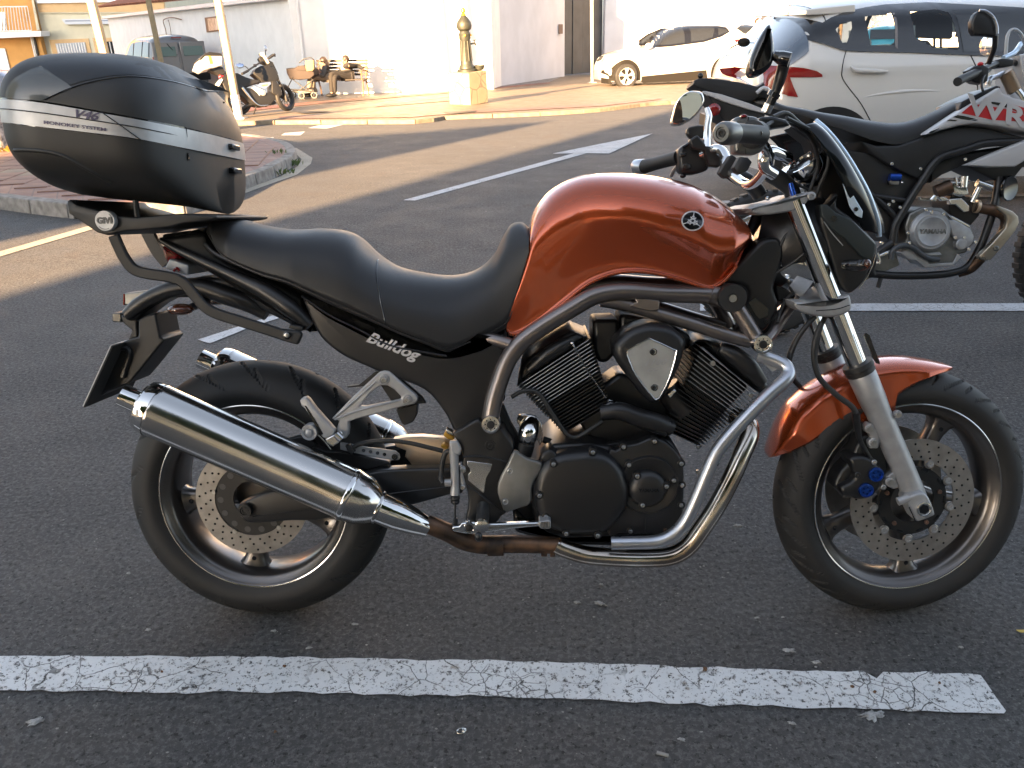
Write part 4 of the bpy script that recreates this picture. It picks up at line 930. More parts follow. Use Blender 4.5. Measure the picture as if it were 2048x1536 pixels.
# luggage rack: side arms, plate, badge
arm = q('E', '345,290,-.155 375,360,-.152 410,430,-.15 470,505,-.148 560,535,-.147 690,555,-.146 780,585,-.145 850,660,-.144 920,740,-.144 1000,790,-.144 1150,838,-.144 1300,885,-.144 1500,950,-.145')
for s in (1, -1):
    ra = obj('rack_arm', tube([(p.x, p.y*s, p.z) for p in arm], 1, n=6, rect=(.0065, .0115)), blk, MB, bevel=.003, angle=60)
    if s > 0:
        obj('arm_end_cap', prism(q('E', '1410,890 1530,905 1548,930 1520,993 1400,960', -.151), .016), rubber, ra, bevel=.004); bolt(q('E', '1452,930', -.152)[0], .009, ra, blk_g)
        bolt(q('E', '1452,930', -.156)[0], .0055, ra, boltm, out=.002)
        obj('fixing_lug', prism(q('E', '1470,860 1550,875 1550,905 1460,885', -.143), .06), blk, ra, bevel=.002)
rk = q('E', '42,72 60,60 110,95 230,125 360,165 480,175 700,155 800,150 1000,165 1003,182 960,195 800,212 700,238 520,258 420,262 300,290 235,272 55,150', -.165)
rack = obj('luggage_rack', pillow(rk, .33, .004), blk, MB, bevel=.002, angle=50)
bd = q('E', '295,197', -.172)[0]; ro_ = .0215
bg_ = obj('rack_badge', lathe((bd.x, -.172, bd.z), (0, -1, 0), [(-.01, ro_), (.004, ro_), (.006, ro_*.94), (.006, 0)], 40), alu, rack)
text_obj('badge_lettering', 'GIVI', face_M((bd.x, -.1785, bd.z), (1, 0, 0), (0, -1, 0)), .0175, tintd, rack, .0008, 0, .0009, 1.0)
obj('badge_ring', tube([(bd.x+math.cos(a)*ro_*.8, -.1785, bd.z+math.sin(a)*ro_*.8) for a in [-2.4+.1*i for i in range(14)]], .0007, 5), tintd, rack)
obj('badge_ring', tube([(bd.x+math.cos(a)*ro_*.8, -.1785, bd.z+math.sin(a)*ro_*.8) for a in [-.2+.1*i for i in range(12)]], .0007, 5), tintd, rack)
for u in (480, 870):
    p = q('E', f'{u-280 if u<500 else u-385},150', -.15)[0]
for cx in (100, 490): p = q('E', f'{cx},125', -.15)[0]; obj('rack_spacer', lathe((p.x, -.15, p.z-.02), (0, 0, 1), [(0, .006), (.04, .006)], 12), blk, rack)
# -------------------------------------------------------------- swingarm and final drive
sw = obj('swingarm', pillow(q('F', '765,1005 790,985 850,955 960,915 1100,895 1250,880 1450,840 1560,800 1700,782 2040,772 2120,790 2120,925 2040,935 1900,975 1740,1010 1600,1010 1400,1055 1240,1090 1100,1090 960,1100 840,1105 800,1080 768,1050', -.118), .035, .006, 2), blk_e, MB, angle=45)
ax = q('F', '812,1028', -.128)[0]
an_ = obj('axle_boss', lathe(ax, (0, -1, 0), [(-.03, .0165), (-.002, .0165), (.003, .0155), (.003, .0105), (-.001, .010)], 30), blk, sw)
obj('axle_hex', lathe(ax, (0, -1, 0), [(-.004, .0095), (.001, .0095), (.001, .006), (-.003, .0058)], 6), blk_e, sw, smooth=False)
obj('swingarm_ridge', tube(q('F', '860,1065,-.119 1100,1035,-.119 1400,1000,-.119 1600,940,-.119 2040,885,-.119'), .0018, 6), blk_e, sw)
obj('far_swingarm', prism([Vector((p[0], .075, p[1])) for p in ((-.03, .35), (.1, .37), (.45, .42), (.5, .40), (.5, .36), (.1, .29), (-.03, .29))], .05), blk_e, MB, bevel=.01)
obj('final_drive', lathe((0, .09, .318), (0, 1, 0), [(-.04, .06), (0, .085), (.05, .08), (.07, .05), (.075, .0)], 32), alu_w, MB)
obj('swingarm_plate', pillow(q('G', '780,605 880,588 1000,585 1170,600 1260,640 1260,820 1140,820 1000,812 925,800 870,735 880,690 800,660', -.06), .03, .004), tan, MB)
obj('linkage_arm', prism(q('G', '380,625 470,640 600,665 800,690 830,715 835,745 820,762 780,762 600,730 480,705 380,680', -.098), .006), alu, MB, bevel=.0015)
for k in range(4): p = q('G', f'{558+k*53},{686+k*10}', -.0985)[0]; obj('link_hole', lathe(p, (0, -1, 0), [(0, .0042), (.0006, .0042)], 12), blk_g, MB)
bolt(q('G', '795,733', -.099)[0], .0072, MB, blk_e)
obj('caliper_bracket', prism(q('G', '40,620 270,690 420,700 740,770 760,790 600,835 420,800 200,700', -.09), .03), blk_e, MB, bevel=.003)
obj('rear_brake_hose', tube(q('G', '455,690,-.112 500,650,-.112 600,622,-.112 750,612,-.112 900,628,-.112 1060,665,-.112 1160,690,-.112'), .0052, 12, 6), hose, MB)
obj('hose_clip', prism(q('G', '415,650 450,640 490,700 470,720 440,700', -.12), .016), blk, MB, bevel=.002)
# -------------------------------------------------------------- pillion footrest hanger
hang = q('G', '315,445 480,275 655,112 680,90 715,80 750,86 775,105 860,185 950,262 968,285 965,315 940,335 880,345 660,410 480,455 445,470 448,520 442,570 420,598 390,602 362,585 352,530 372,462 330,452', -.132)
ho_ = q('G', '528,350 610,250 690,192 740,195 790,225 845,280 835,300 720,325 580,352', -.132)
def holed(outer, hole, dy):
    n = len(outer); m = len(hole); bmm = bmesh.new(); a = [bmm.verts.new(p) for p in outer]; b = [bmm.verts.new(p) for p in hole]
    ed = [bmm.edges.new((a[i], a[(i+1) % n])) for i in range(n)]+[bmm.edges.new((b[i], b[(i+1) % m])) for i in range(m)]
    bmesh.ops.triangle_fill(bmm, use_beauty=True, use_dissolve=False, edges=ed); bmm.verts.index_update()
    V = [v.co.copy() for v in bmm.verts]; F = [tuple(v.index for v in f.verts) for f in bmm.faces]; bmm.free(); N = len(V)
    V2 = V+[v+Vector((0, dy, 0)) for v in V]; F2 = F+[tuple(N+i for i in reversed(f)) for f in F]
    F2 += [(i, (i+1) % n, N+(i+1) % n, N+i) for i in range(n)]+[(n+i, n+(i+1) % m, N+n+(i+1) % m, N+n+i) for i in range(m)]
    return V2, F2
hg = obj('footrest_hanger', holed(hang, ho_, .016), alu, MB, bevel=.003, seg=2, angle=30)
for cc in ('712,147', '888,303'):
    p = q('G', cc, -.134)[0]; obj('bolt_boss', lathe(p, (0, -1, 0), [(-.01, .0115), (.0015, .0112), (.002, .0095), (.0, .009)], 24), alu, hg); bolt(p, .0068, hg, boltm, out=.005)
obj('hanger_rib', tube(q('G', '340,452,-.133 500,390,-.133 700,338,-.133 840,305,-.133'), .0022, 6), alu, hg); obj('hanger_rib', tube(q('G', '335,440,-.133 500,300,-.133 650,165,-.133'), .0022, 6), alu, hg)
obj('pillion_peg', pillow(q('G', '72,310 85,292 120,285 140,300 190,370 262,450 338,535 330,565 268,598 245,590 175,470 110,370 85,350', -.150), .02, .004), alu, MB, bevel=.001)
obj('peg_slot', prism(q('G', '110,345 122,350 200,470 250,560 240,570 180,480', -.1515), .002), blk_g, MB)
obj('peg_hinge', prism(q('G', '262,600 335,565 375,625 325,662 275,640', -.150), .025), polish, MB, bevel=.003)
for s in ((335, 540), ): obj('peg_pin', tube(q('G', '350,560,-.15 392,600,-.15'), .009, 12), polish, MB)
bolt(q('G', '383,556', -.138)[0], .005, MB, polish)
obj('hanger_backing', prism(q('G', '640,92 735,85 800,110 1000,280 1030,330 960,332 880,350 820,380 760,300 660,150 560,200 440,210 430,200 520,190', -.110), .012), blk, MB, bevel=.001)
obj('splash_tab', prism(q('G', '800,375 965,330 960,420 935,470 870,498 850,490 830,450', -.105), .03), blk_s, MB, bevel=.003)
# -------------------------------------------------------------- lower bracket, master cylinder, brake pedal, rider peg
lb = obj('footrest_casting', pillow(q('G', '1232,560 1300,520 1410,452 1450,470 1530,560 1600,515 1640,570 1690,640 1695,700 1660,790 1600,900 1580,1000 1620,1090 1640,1160 1600,1190 1560,1240 1440,1260 1400,1300 1340,1290 1330,1200 1350,1120 1345,1000 1300,860 1310,740 1290,650', -.148), .06, .006, 2), blk_s, MB, angle=45)
obj('casting_insert', prism(q('G', '1345,765 1532,790 1520,840 1490,890 1478,950 1474,1000 1465,1010 1350,912 1350,870 1368,850 1362,820 1345,800', -.1495), .006), polish, lb, bevel=.001)
obj('casting_outline', tube(q('G', '1310,735,-.150 1440,732,-.150 1560,752,-.150 1640,775,-.150'), .0022, 6), blk_s, lb); obj('casting_outline', tube(q('G', '1340,950,-.150 1440,1020,-.150 1560,1110,-.150 1630,1160,-.150'), .0022, 6), blk_s, lb)
bc = obj('bolt_recess', lathe(q('G', '1520,650', -.150)[0], (0, -1, 0), [(-.004, .0125), (.0015, .012), (.0015, .0095), (-.001, .009)], 24), blk, lb); bolt(q('G', '1520,650', -.149)[0], .0058, lb, blk_e)
cv = obj('heel_guard', pillow(q('H', '265,1030 300,1048 345,1075 400,1090 432,1105 436,1125 425,1160 390,1210 372,1270 372,1330 345,1362 300,1375 218,1402 190,1360 165,1290 168,1230 195,1165 225,1110', -.170), .012, .005, 2), alu_w, MB, angle=50)
for cc in ('238,1150', '212,1334'): p = q('H', cc, -.1705)[0]; obj('screw_dish', lathe(p, (0, -1, 0), [(-.003, .0075), (.0008, .0072), (-.0005, .005)], 20), alu, cv); bolt(p, .0045, cv, boltm, out=.002)
mc = obj('brake_master_cylinder', tube(q('G', '1240,640,-.152 1243,700,-.152 1248,820,-.152 1252,950,-.152 1250,1020,-.152'), [.0085, .0105, .0095, .0095, .0110], 22, 5), alu, MB, angle=60)
obj('reservoir_neck', prism(q('G', '1205,620 1270,615 1298,680 1290,730 1215,700', -.162), .015), alu, mc, bevel=.004, seg=3)
obj('cylinder_port', tube(q('G', '1175,930,-.155 1225,930,-.155'), .0085, 16), alu, mc)
obj('cylinder_lug', join(prism(q('G', '1285,790 1330,812 1335,850 1310,862 1330,940 1330,980 1290,985', -.150), .008)), alu, mc, bevel=.002)
for cc in ('1312,832', '1310,964'): bolt(q('G', cc, -.152)[0], .0058, mc, boltm)
obj('pushrod_boot', lathe(q('G', '1252,1030', -.152)[0], (0, 0, -1), [(0, .010), (.006, .011), (.010, .009), (.014, .0105), (.018, .008), (.020, .004)], 20), rubber, mc)
obj('pushrod', tube(q('G', '1252,1060,-.152 1253,1240,-.152'), .0022, 8), blk_e, mc); obj('clevis', prism(q('G', '1238,1205 1270,1205 1272,1292 1240,1292', -.158), .012), blk_e, mc, bevel=.002)
obj('supply_hose', tube(q('G', '1230,690,-.15 1185,700,-.145 1160,760,-.145 1148,840,-.145 1145,900,-.15 1160,935,-.155'), .0058, 12, 6), hose, MB); obj('hose_clip', lathe(q('G', '1143,895', -.147)[0], (0, 0, 1), [(-.004, .0078), (.004, .0078)], 14), blk_e, MB)
spg = q('G', '1205,560,-.05 1215,900,-.05')
R_, N_ = .030, 90
a_, b_ = Vector((.525, -.045, .50)), Vector((.535, -.045, .36))
obj('shock_spring', tube([a_.lerp(b_, i/N_)+Vector((math.cos(i*2*math.pi/15)*R_, math.sin(i*2*math.pi/15)*R_, 0)) for i in range(N_+1)], .0055, 8, 1), goldm, MB)
obj('spring_seat', prism(q('G', '1160,575 1175,545 1200,548 1250,590 1240,610 1200,605', -.085), .03), goldm, MB, bevel=.003); obj('spring_seat', prism(q('G', '1140,650 1165,635 1200,660 1195,685 1150,670', -.085), .03), goldm, MB, bevel=.003)
obj('collar_nut', prism(q('G', '1180,520 1235,545 1245,575 1190,560', -.09), .02), polish, MB, bevel=.002)
pv = q('G', '1360,1275', -.185)[0]
pd = obj('brake_pedal', prism(q('G', '1300,1235 1390,1232 1500,1245 1700,1238 1880,1232 1900,1240 1900,1262 1700,1282 1480,1312 1400,1322 1330,1320 1240,1305 1225,1290 1230,1265 1280,1262', -.182), .014), polish, MB, bevel=.003)
obj('pedal_web', prism(q('G', '1500,1270 1700,1256 1860,1248 1860,1252 1700,1262 1480,1284', -.1835), .002), alu_w, pd)
pad = obj('pedal_pad', prism(q('G', '1885,1228 1960,1216 1978,1225 1978,1275 1965,1284 1905,1282 1890,1270', -.205), .04), alu, pd, bevel=.003)
for k in range(6): obj('pad_tooth', tube(q('G', f'{1905+k*12},1226,-.2065 {1908+k*12},1274,-.2065'), .0011, 5), alu_w, pad)
obj('pedal_pivot', lathe(pv, (0, -1, 0), [(-.03, .0125), (0, .0125), (.002, .0120), (.002, .0100), (.0, .0095)], 30), polish, pd); obj('pivot_cap', lathe(pv, (0, -1, 0), [(-.001, .009), (.001, .0085), (.002, .004)], 20), blk_e, pd)
g_ = q('G', '1465,1110,-.175 1462,1160,-.20 1460,1200,-.225 1456,1245,-.255')
pg = obj('rider_footpeg', tube(g_, [.0135, .0145, .0145, .0135], 22, 5), rubber, MB, angle=70)
e0 = q('G', '1455,1250', -.262)[0]; obj('peg_end', lathe(g_[3], g_[3]-g_[2], [(0, .0135), (.004, .0150), (.012, .0145), (.014, .010)], 26), polish, pg)
obj('peg_feeler', ball(q('G', '1430,1340', -.262)[0], (.0085, .0085, .011), 16, 10), blk_e, pg)
# -------------------------------------------------------------- engine
eb_ = obj('crankcase', pillow(q('I', '60,640 70,500 150,330 240,255 420,240 560,250 640,262 700,285 760,262 860,240 920,205 990,196 1100,225 1160,300 1195,370 1205,520 1200,700 1190,815 1120,870 1060,912 900,918 560,938 320,945 200,905 110,830', -.125), .25, .010, 1), blk_e, MB, angle=45)
gc = obj('gear_cover', pillow(q('I', '100,640 104,540 130,450 180,385 250,345 330,322 430,312 530,305 640,335 710,390 765,460 795,540 808,610 795,700 755,780 700,850 640,905 560,925 450,930 330,925 240,895 170,840 120,760', -.178), .06, .022, 3), blk_e, MB, angle=60)
oc = obj('outer_case', pillow(q('I', '640,335 700,300 760,262 860,245 930,212 990,206 1060,230 1110,270 1165,330 1190,390 1198,520 1192,700 1180,800 1110,860 1060,905 900,912 720,905 640,900', -.150), .03, .006, 2), blk_e, MB, angle=50)
rc = q('I', '940,550', -.158)[0]; def_s = (q('I', '1160,550', -.158)[0]-rc).length
cc_ = obj('clutch_ring', lathe(rc, (0, -1, 0), [(-.012, def_s*1.0), (.0, def_s*1.0), (.0028, def_s*.97), (.003, def_s*.78), (.001, def_s*.72), (.0, .0)], 56), blk_e, MB, angle=40)
dc_ = q('I', '935,585', -.172)[0]; ds = (q('I', '1078,585', -.172)[0]-dc_).length
dm = obj('clutch_dome', lathe(dc_, (0, -1, 0), [(-.02, ds*1.02), (-.010, ds*1.0), (-.002, ds*.93), (.004, ds*.75), (.0065, ds*.4), (.007, 0)], 56), blk_e, MB)
text_obj('dome_lettering', 'YAMAHA', face_M((dc_.x+.0015, dc_.y-.0070, dc_.z+.001), (1, 0, 0), (0, -1, 0)), .0105, blk_g, dm, .0006, 0, .0003, 1.0)
for i, (cc, y) in enumerate((('245,397', -.182), ('533,310', -.178), ('758,272', -.153), ('984,230', -.153), ('1180,393', -.153), ('797,403', -.164), ('1125,517', -.164), ('1185,550', -.153), ('1180,697', -.153), ('858,485', -.176), ('1072,560', -.176), ('897,698', -.176), ('143,627', -.182), ('190,782', -.180), ('338,905', -.178), ('570,918', -.178), ('808,888', -.153), ('1062,880', -.153), ('1300,452', -.11), ('1302,270', -.11))):
    p = q('I', cc, y)[0]
    if i < 17: obj('bolt_boss', lathe((p.x, y+.001, p.z), (0, -1, 0), [(-.02, .0095), (.0005, .0088), (.001, .0070), (-.001, .0065)], 18), blk_e, gc if i in (0, 1, 12, 13) else eb_)
    bolt(Vector((p.x, y-.0005, p.z)), .0047, eb_, boltm if i not in (17,) else rusty, out=.0035)
obj('case_rib', tube(q('I', '918,785,-.152 918,910,-.152'), .0012, 6), blk_e, oc)
obj('cover_cap', pillow(q('I', '150,340 200,295 240,300 270,330 280,400 230,420 200,400 160,380', -.165), .06, .006, 2), blk_s, MB)
obj('cable_bracket', prism(q('I', '260,290 440,240 640,250 735,236 735,262 560,285 340,320 280,330', -.11), .02), blk_e, MB, bevel=.002)
obj('case_glint_plate', prism(q('I', '285,285 330,275 335,310 290,325', -.118), .004), tan, MB)
# cylinders: every visible fin its own plate
def cyl(A, B, C_, D_, n, nbright, w, nm, y=.115, taper=None):
    """A-B first (upper) fin ends, C-D last fin ends, crop H pixels"""
    ye = -y; a, b, c2, d2 = [q('H', s, ye)[0] for s in (A, B, C_, D_)]
    core = [a.lerp(b, .10), a.lerp(b, .90), c2.lerp(d2, .90), c2.lerp(d2, .10)]
    cy_ = obj(nm, prism([Vector((p.x, -.085, p.z)) for p in core], .17), blk_e, MB, bevel=.01)
    ax_ = (c2.lerp(d2, .5)-a.lerp(b, .5)).normalized()
    for i in range(n):
        t = i/(n-1); p, r = a.lerp(c2, t), b.lerp(d2, t)
        if taper and t > taper[0]: p = p.lerp(r, taper[1]); r = r.lerp(p, taper[2]/(1-taper[1]+1e-6)*.5)
        u_ = (r-p).normalized(); ww = .0011
        yy = -y if t < .62 else -y+.008
        sec = [Vector((p.x, yy, p.z))-ax_*ww, Vector((r.x, yy, r.z))-ax_*ww, Vector((r.x, yy, r.z))+ax_*ww, Vector((p.x, yy, p.z))+ax_*ww]
        f = obj('cylinder_fin', prism(sec, -2*yy), blk_e, cy_, smooth=False)
        if i < nbright: obj('machined_fin_edge', tube([Vector((p.x, yy-.0006, p.z))+u_*.012, Vector((r.x, yy-.0006, r.z))-u_*.006], .00085, 5), alu, cy_)
    return cy_
c1 = cyl('285,640', '728,352', '560,930', '850,760', 21, 10, 0, 'rear_cylinder')
c2_ = cyl('1362,385', '1745,695', '1170,905', '1400,1010', 22, 9, 0, 'front_cylinder')
obj('rear_cylinder_head', pillow(q('H', '300,600 310,520 380,450 500,370 600,310 640,320 690,340 700,360 560,450 420,545 350,600', -.10), .20, .010, 2), blk_e, MB)
obj('front_cylinder_head', pillow(q('H', '1330,400 1390,360 1480,375 1560,420 1660,510 1760,600 1800,640 1770,700 1640,600 1500,480 1400,400', -.10), .20, .010, 2), blk_e, MB)
rk_ = obj('rocker_cover', tube(q('H', '1500,410,-.105 1580,450,-.108 1680,530,-.11 1760,620,-.108'), [.014, .021, .022, .014], 18, 5), blk_s, MB, angle=80)
obj('rocker_cover', tube(q('H', '360,540,-.10 460,455,-.108 560,395,-.108 640,345,-.10'), [.012, .016, .016, .010], 16, 5), blk_s, MB, angle=80)
for cc in ('1462,502', '1692,692'): bolt(q('H', cc, -.117)[0], .0058, c2_, boltm)
obj('breather_pipe', tube(q('H', '250,705,-.125 310,672,-.125 380,668,-.125 430,700,-.125 480,780,-.125 560,900,-.125 600,940,-.125 650,945,-.125 740,890,-.125 800,850,-.12'), .0050, 12, 6), hose, MB)
obj('dipstick', tube(q('H', '618,385,-.12 690,520,-.12 760,620,-.12 820,712,-.12'), .0016, 6, 4), polish, MB); obj('dipstick_end', ball(q('H', '615,380', -.12)[0], .004, 8, 6), polish, MB)
obj('coolant_hose', tube(q('H', '790,800,-.13 900,790,-.135 1020,830,-.135 1130,860,-.13 1210,890,-.12'), [.018, .0205, .021, .0205, .018], 22, 6), blk_s, MB, angle=80)
obj('hose_cover', pillow(q('H', '800,770 840,730 900,745 1000,790 1210,850 1215,880 1180,950 1100,930 900,850 800,815', -.140), .03, .008, 2), blk_g, MB)
ac = obj('air_cleaner', pillow(q('H', '865,420 880,375 960,305 1040,275 1090,266 1160,272 1230,295 1290,345 1306,385 1295,440 1265,530 1225,610 1190,680 1150,735 1120,752 1080,742 1030,690 960,600 900,520 872,470', -.165), .10, .018, 3), blk_s, MB, angle=60)
pl = obj('cover_plate', prism(q('H', '945,440 960,418 1010,385 1070,356 1090,356 1130,372 1225,418 1242,435 1240,475 1200,590 1145,700 1128,715 1110,712 1075,680 1000,575 955,490', -.168), .006), MATS.get('brushed_cover_plate') or mat('brushed_cover_plate', (.42, .42, .40), .48, .45, var=(25, .2)), ac, bevel=.002)
obj('plate_rim', tube(q('H', '945,440,-.1685 960,418,-.1685 1070,356,-.1685 1090,356,-.1685 1225,418,-.1685 1242,440,-.1685 1200,590,-.1685 1145,700,-.1685 1125,715,-.1685 1105,708,-.1685 1000,575,-.1685 945,450,-.1685'), .0012, 6, 3), polish, ac)
for cc in ('1097,433', '1103,648'): p = q('H', cc, -.169)[0]; obj('screw_dish', lathe(p+Vector((.003, 0, 0)), (0, -1, 0), [(-.002, .0078), (.0006, .0075), (-.001, .006)], 20), polish, pl); bolt(p, .0055, pl, blk_e)
a_, b_ = q('H', '1010,505 1210,492', -.1688); m_ = (a_+b_)/2; text_obj('plate_lettering', '1100', face_M((m_.x, -.1690, m_.z), b_-a_, (0, -1, 0)), .017, alu, pl, .0004, .4, .0003, 1.4)
a_, b_ = q('H', '1025,545 1165,530', -.1688); m_ = (a_+b_)/2; text_obj('plate_lettering', 'cc', face_M((m_.x, -.1690, m_.z), b_-a_, (0, -1, 0)), .016, alu, pl, .0004, .4, .0003, 1.8)
obj('carburettor_body', join(prism(q('H', '740,240 900,235 900,420 830,500 770,500 740,420', -.07), .14), prism(q('H', '900,200 1060,230 1200,260 1330,330 1330,420 1180,420 900,400', -.06), .12)), blk_e, MB, bevel=.01)
obj('starter_motor', join(tube(q('H', '1180,640,-.08 1290,800,-.08'), .03, 18)), blk_e, MB); obj('plug_cap', prism(q('H', '1185,690 1230,655 1245,670 1205,715', -.12), .02), polish, MB, bevel=.002)
obj('inner_block', prism([Vector((p.x, -.06, p.z)) for p in q('H', '600,780 900,560 1180,640 1250,900 1100,1010 760,1010', -.06)], .12), blk_e, MB, bevel=.01)
# chrome elbow by the frame bolt
fl_ = obj('manifold_flange', prism(q('H', '280,850 290,812 330,808 395,818 430,860 440,920 432,980 420,1000 405,960 380,1000 300,965 310,900', -.100), .008), chrome, MB, bevel=.002)
el = obj('manifold_elbow', tube(q('H', '370,860,-.09 355,905,-.115 345,950,-.118 335,1000,-.105'), [.020, .0225, .021, .018], 26, 6), chrome, MB, angle=80)
for k in range(8): obj('elbow_rib', tube(q('H', f'{345+k*8},{860+k*2},-.112 {340+k*8},{890},-.132'), .0009, 5), blk_e, el)
bolt(q('H', '303,830', -.104)[0], .006, fl_, blk_e)
obj('hose_stub', tube(q('H', '340,985,-.118 320,1050,-.118'), .0195, 20), rubber, MB)
obj('wiring_bundle', tube(q('H', '440,960,-.07 520,990,-.07 560,1030,-.06 700,1000,-.06 860,985,-.07'), .008, 8), rubber, MB)
obj('lower_case', prism(q('I', '-60,700 120,880 300,950 700,960 1060,930 1150,880 1150,960 1000,1000 300,990 -40,900', -.10), .2), blk_e, MB, bevel=.01)
obj('engine_mount_plate', pillow(q('H', '20,780 200,760 240,860 300,960 260,1060 180,1000 60,900', -.09), .03, .004), blk, MB)
obj('head_side_cover', pillow(q('K', '430,795 570,700 700,560 830,440 960,430 1010,520 1000,640 960,760 930,880 970,1000 960,1080 880,1220 830,1260 760,1240 700,1150 640,1060 690,980 700,900 640,850 450,830', -.095), .06, .010, 2), blk_s, MB, mirror=True)
obj('cover_recess', prism(q('K', '700,1000 760,960 880,1060 870,1120 800,1150 760,1110', -.097), .003), blk_g, MB)
bolt(q('K', '865,1170', -.098)[0], .0055, MB, blk_e)
obj('radiator_side', prism(q('K', '880,440 1000,420 1180,600 1230,900 1080,960 960,1000 920,760', -.05), .10), blk, MB, bevel=.004)
# -------------------------------------------------------------- fork
def forkleg(y0, near):
    s = -1 if near else 1
    top = q('K', '1120,150', -.105)[0]; clampb = q('K', '1520,1100', -.108)[0]; end = q('J', '640,190', -.112)[0]
    pts = [Vector((p.x, y0+(p.y+.105)*0, p.z)) for p in (top, clampb, end)]
    dirv = (pts[2]-pts[0]).normalized(); L_ = (pts[2]-pts[0]).length
    st = obj('fork_stanchion', lathe(pts[0], dirv, [(-.015, .0215), (L_+.02, .0215)], 36), chrome, MB)
    ax0 = q('J', '992,965', -.132)[0]; lo1 = Vector((ax0.x, y0*1.02, ax0.z))
    d2 = (lo1-pts[2]).normalized(); L2 = (lo1-pts[2]).length
    le = obj('fork_lower', lathe(pts[2]+d2*.022, d2, [(0, .0285), (.004, .0300), (.06, .0290), (.10, .0262), (L2*.55, .0258), (L2*.8, .0252), (L2-.045, .0245), (L2-.03, .022), (L2-.02, .012)], 36), alu, MB, angle=60)
    obj('dust_seal', lathe(pts[2]-d2*.004, d2, [(0, .024), (.001, .0325), (.012, .0335), (.014, .0315), (.024, .0315), (.026, .029)], 32), rubber, le)
    if near:
        cl = obj('axle_clamp', pillow(q('J', '905,905 960,880 1005,885 1035,935 1052,985 1045,1005 980,1030 950,1030 925,980 905,940', -.148), .045, .006, 2), alu, le)
        a = q('J', '992,966', -.150)[0]; obj('axle_ring', lathe(a, (0, -1, 0), [(-.01, .0165), (.002, .0165), (.0025, .0140), (.0005, .0135), (.0, .0)], 32), polish, cl); obj('axle_bore', lathe(a, (0, -1, 0), [(.0006, .0115), (.0012, .0112)], 6), blk_g, cl, smooth=False)
        obj('pinch_lug', tube(q('J', '850,925,-.14 910,905,-.14'), .0095, 14), alu, cl)
        obj('clamp_slot', tube(q('J', '912,955,-.149 945,1028,-.149'), .0012, 5), blk_g, cl)
        obj('fender_lug', prism(q('J', '675,520 690,500 720,510 740,540 760,600 745,640 700,640 690,600 710,585 700,560 680,555', -.118), .02), alu, le, bevel=.003)
        for cc, r in (('697,530', .0095), ('718,607', .0105), ('852,455', .0085), ('808,820', .0105)): p = q('J', cc, -.122)[0]; obj('bolt_washer', lathe(p, (0, -1, 0), [(-.008, r), (.001, r), (.002, r*.9)], 20), alu, le); obj('hex_bolt', lathe(p, (0, -1, 0), [(0, r*.68), (.006, r*.62)], 6), boltm, le, smooth=False)
        obj('caliper_lug', prism(q('J', '780,800 830,765 860,850 830,860 800,845', -.115), .02), alu, le, bevel=.003)
        obj('cable_guard', prism(q('J', '668,30 680,15 700,30 720,90 752,165 755,185 735,180 715,150 700,110', -.135), .004), blk_g, le)
    return st
forkleg(-.105, True); forkleg(.095, False)
tcl = obj('upper_fork_clamp', pillow(q('K', '700,165 740,150 800,125 960,105 1100,70 1220,30 1250,28 1235,95 1190,140 1100,185 980,208 850,222 760,215 730,200', -.125), .225, .006, 2), alu, MB, angle=50)
obj('clamp_pinch', lathe(q('K', '1262,52', -.128)[0], (0, -1, 0), [(-.03, .0085), (0, .0085), (.001, .007), (.001, .0035), (-.002, .003)], 20), alu, tcl)
obj('adjuster', lathe(q('K', '1100,45', -.105)[0], (q('L', '1300,770', -.105)[0]-q('L', '1325,860', -.105)[0]), [(-.015, .0065), (.0, .0065), (.022, .0055), (.026, .005)], 18), bluem, tcl)
obj('clamp_nut', lathe(q('K', '1100,60', -.105)[0], (q('L', '1300,770', -.105)[0]-q('L', '1325,860', -.105)[0]), [(-.01, .0105), (.003, .0105)], 6), alu, tcl, smooth=False)
obj('ignition_key', prism(q('K', '690,140 745,125 760,145 700,160', -.03), .01), polish, tcl, bevel=.001); obj('choke_knob', ball(q('K', '870,75', -.03)[0], .005, 10, 6), polish, tcl)
lcl = obj('lower_fork_clamp', pillow(q('K', '1110,1000 1200,1000 1300,1010 1420,1005 1500,975 1560,940 1600,935 1618,980 1622,1050 1600,1085 1540,1115 1440,1135 1340,1130 1230,1110 1130,1060', -.135), .25, .007, 2), alu, MB, angle=50)
obj('clamp_slit', tube(q('K', '1300,1075,-.137 1480,1060,-.137 1600,1025,-.137'), .0010, 5), blk_g, lcl)
obj('steering_stem', tube([(1.10, 0, .90), (1.215, 0, .70)], .028, 20), blk_e, MB)
for k in range(3): obj('fork_hose', tube(q('K', [f'1290,1130,-.11 1220,1200,-.12 1130,1330,-.12 1080,1450,-.12 1060,1536,-.12', f'1380,1130,-.10 1330,1250,-.115 1300,1400,-.12 1285,1536,-.12', f'1120,900,-.05 1050,960,-.06 990,1060,-.08 960,1180,-.10'][k]), .0055 if k < 2 else .004, 10, 5), hose, MB)
obj('brake_hose', tube(q('J', '440,-40,-.125 405,60,-.13 400,160,-.13 430,260,-.13 520,350,-.13 600,410,-.13 625,450,-.13'), .0062, 12, 6), hose, MB)
obj('far_brake_hose', tube(q('J', '370,-40,.06 300,60,.06 265,150,.06 280,250,.06 340,320,.06 390,350,.06'), .0062, 12, 6), hose, MB)
obj('hose_union', tube(q('J', '625,450,-.13 632,520,-.125 650,600,-.12 700,690,-.115 720,712,-.115'), [.0085, .008, .0052, .0052, .006], 12, 5), blk_e, MB)
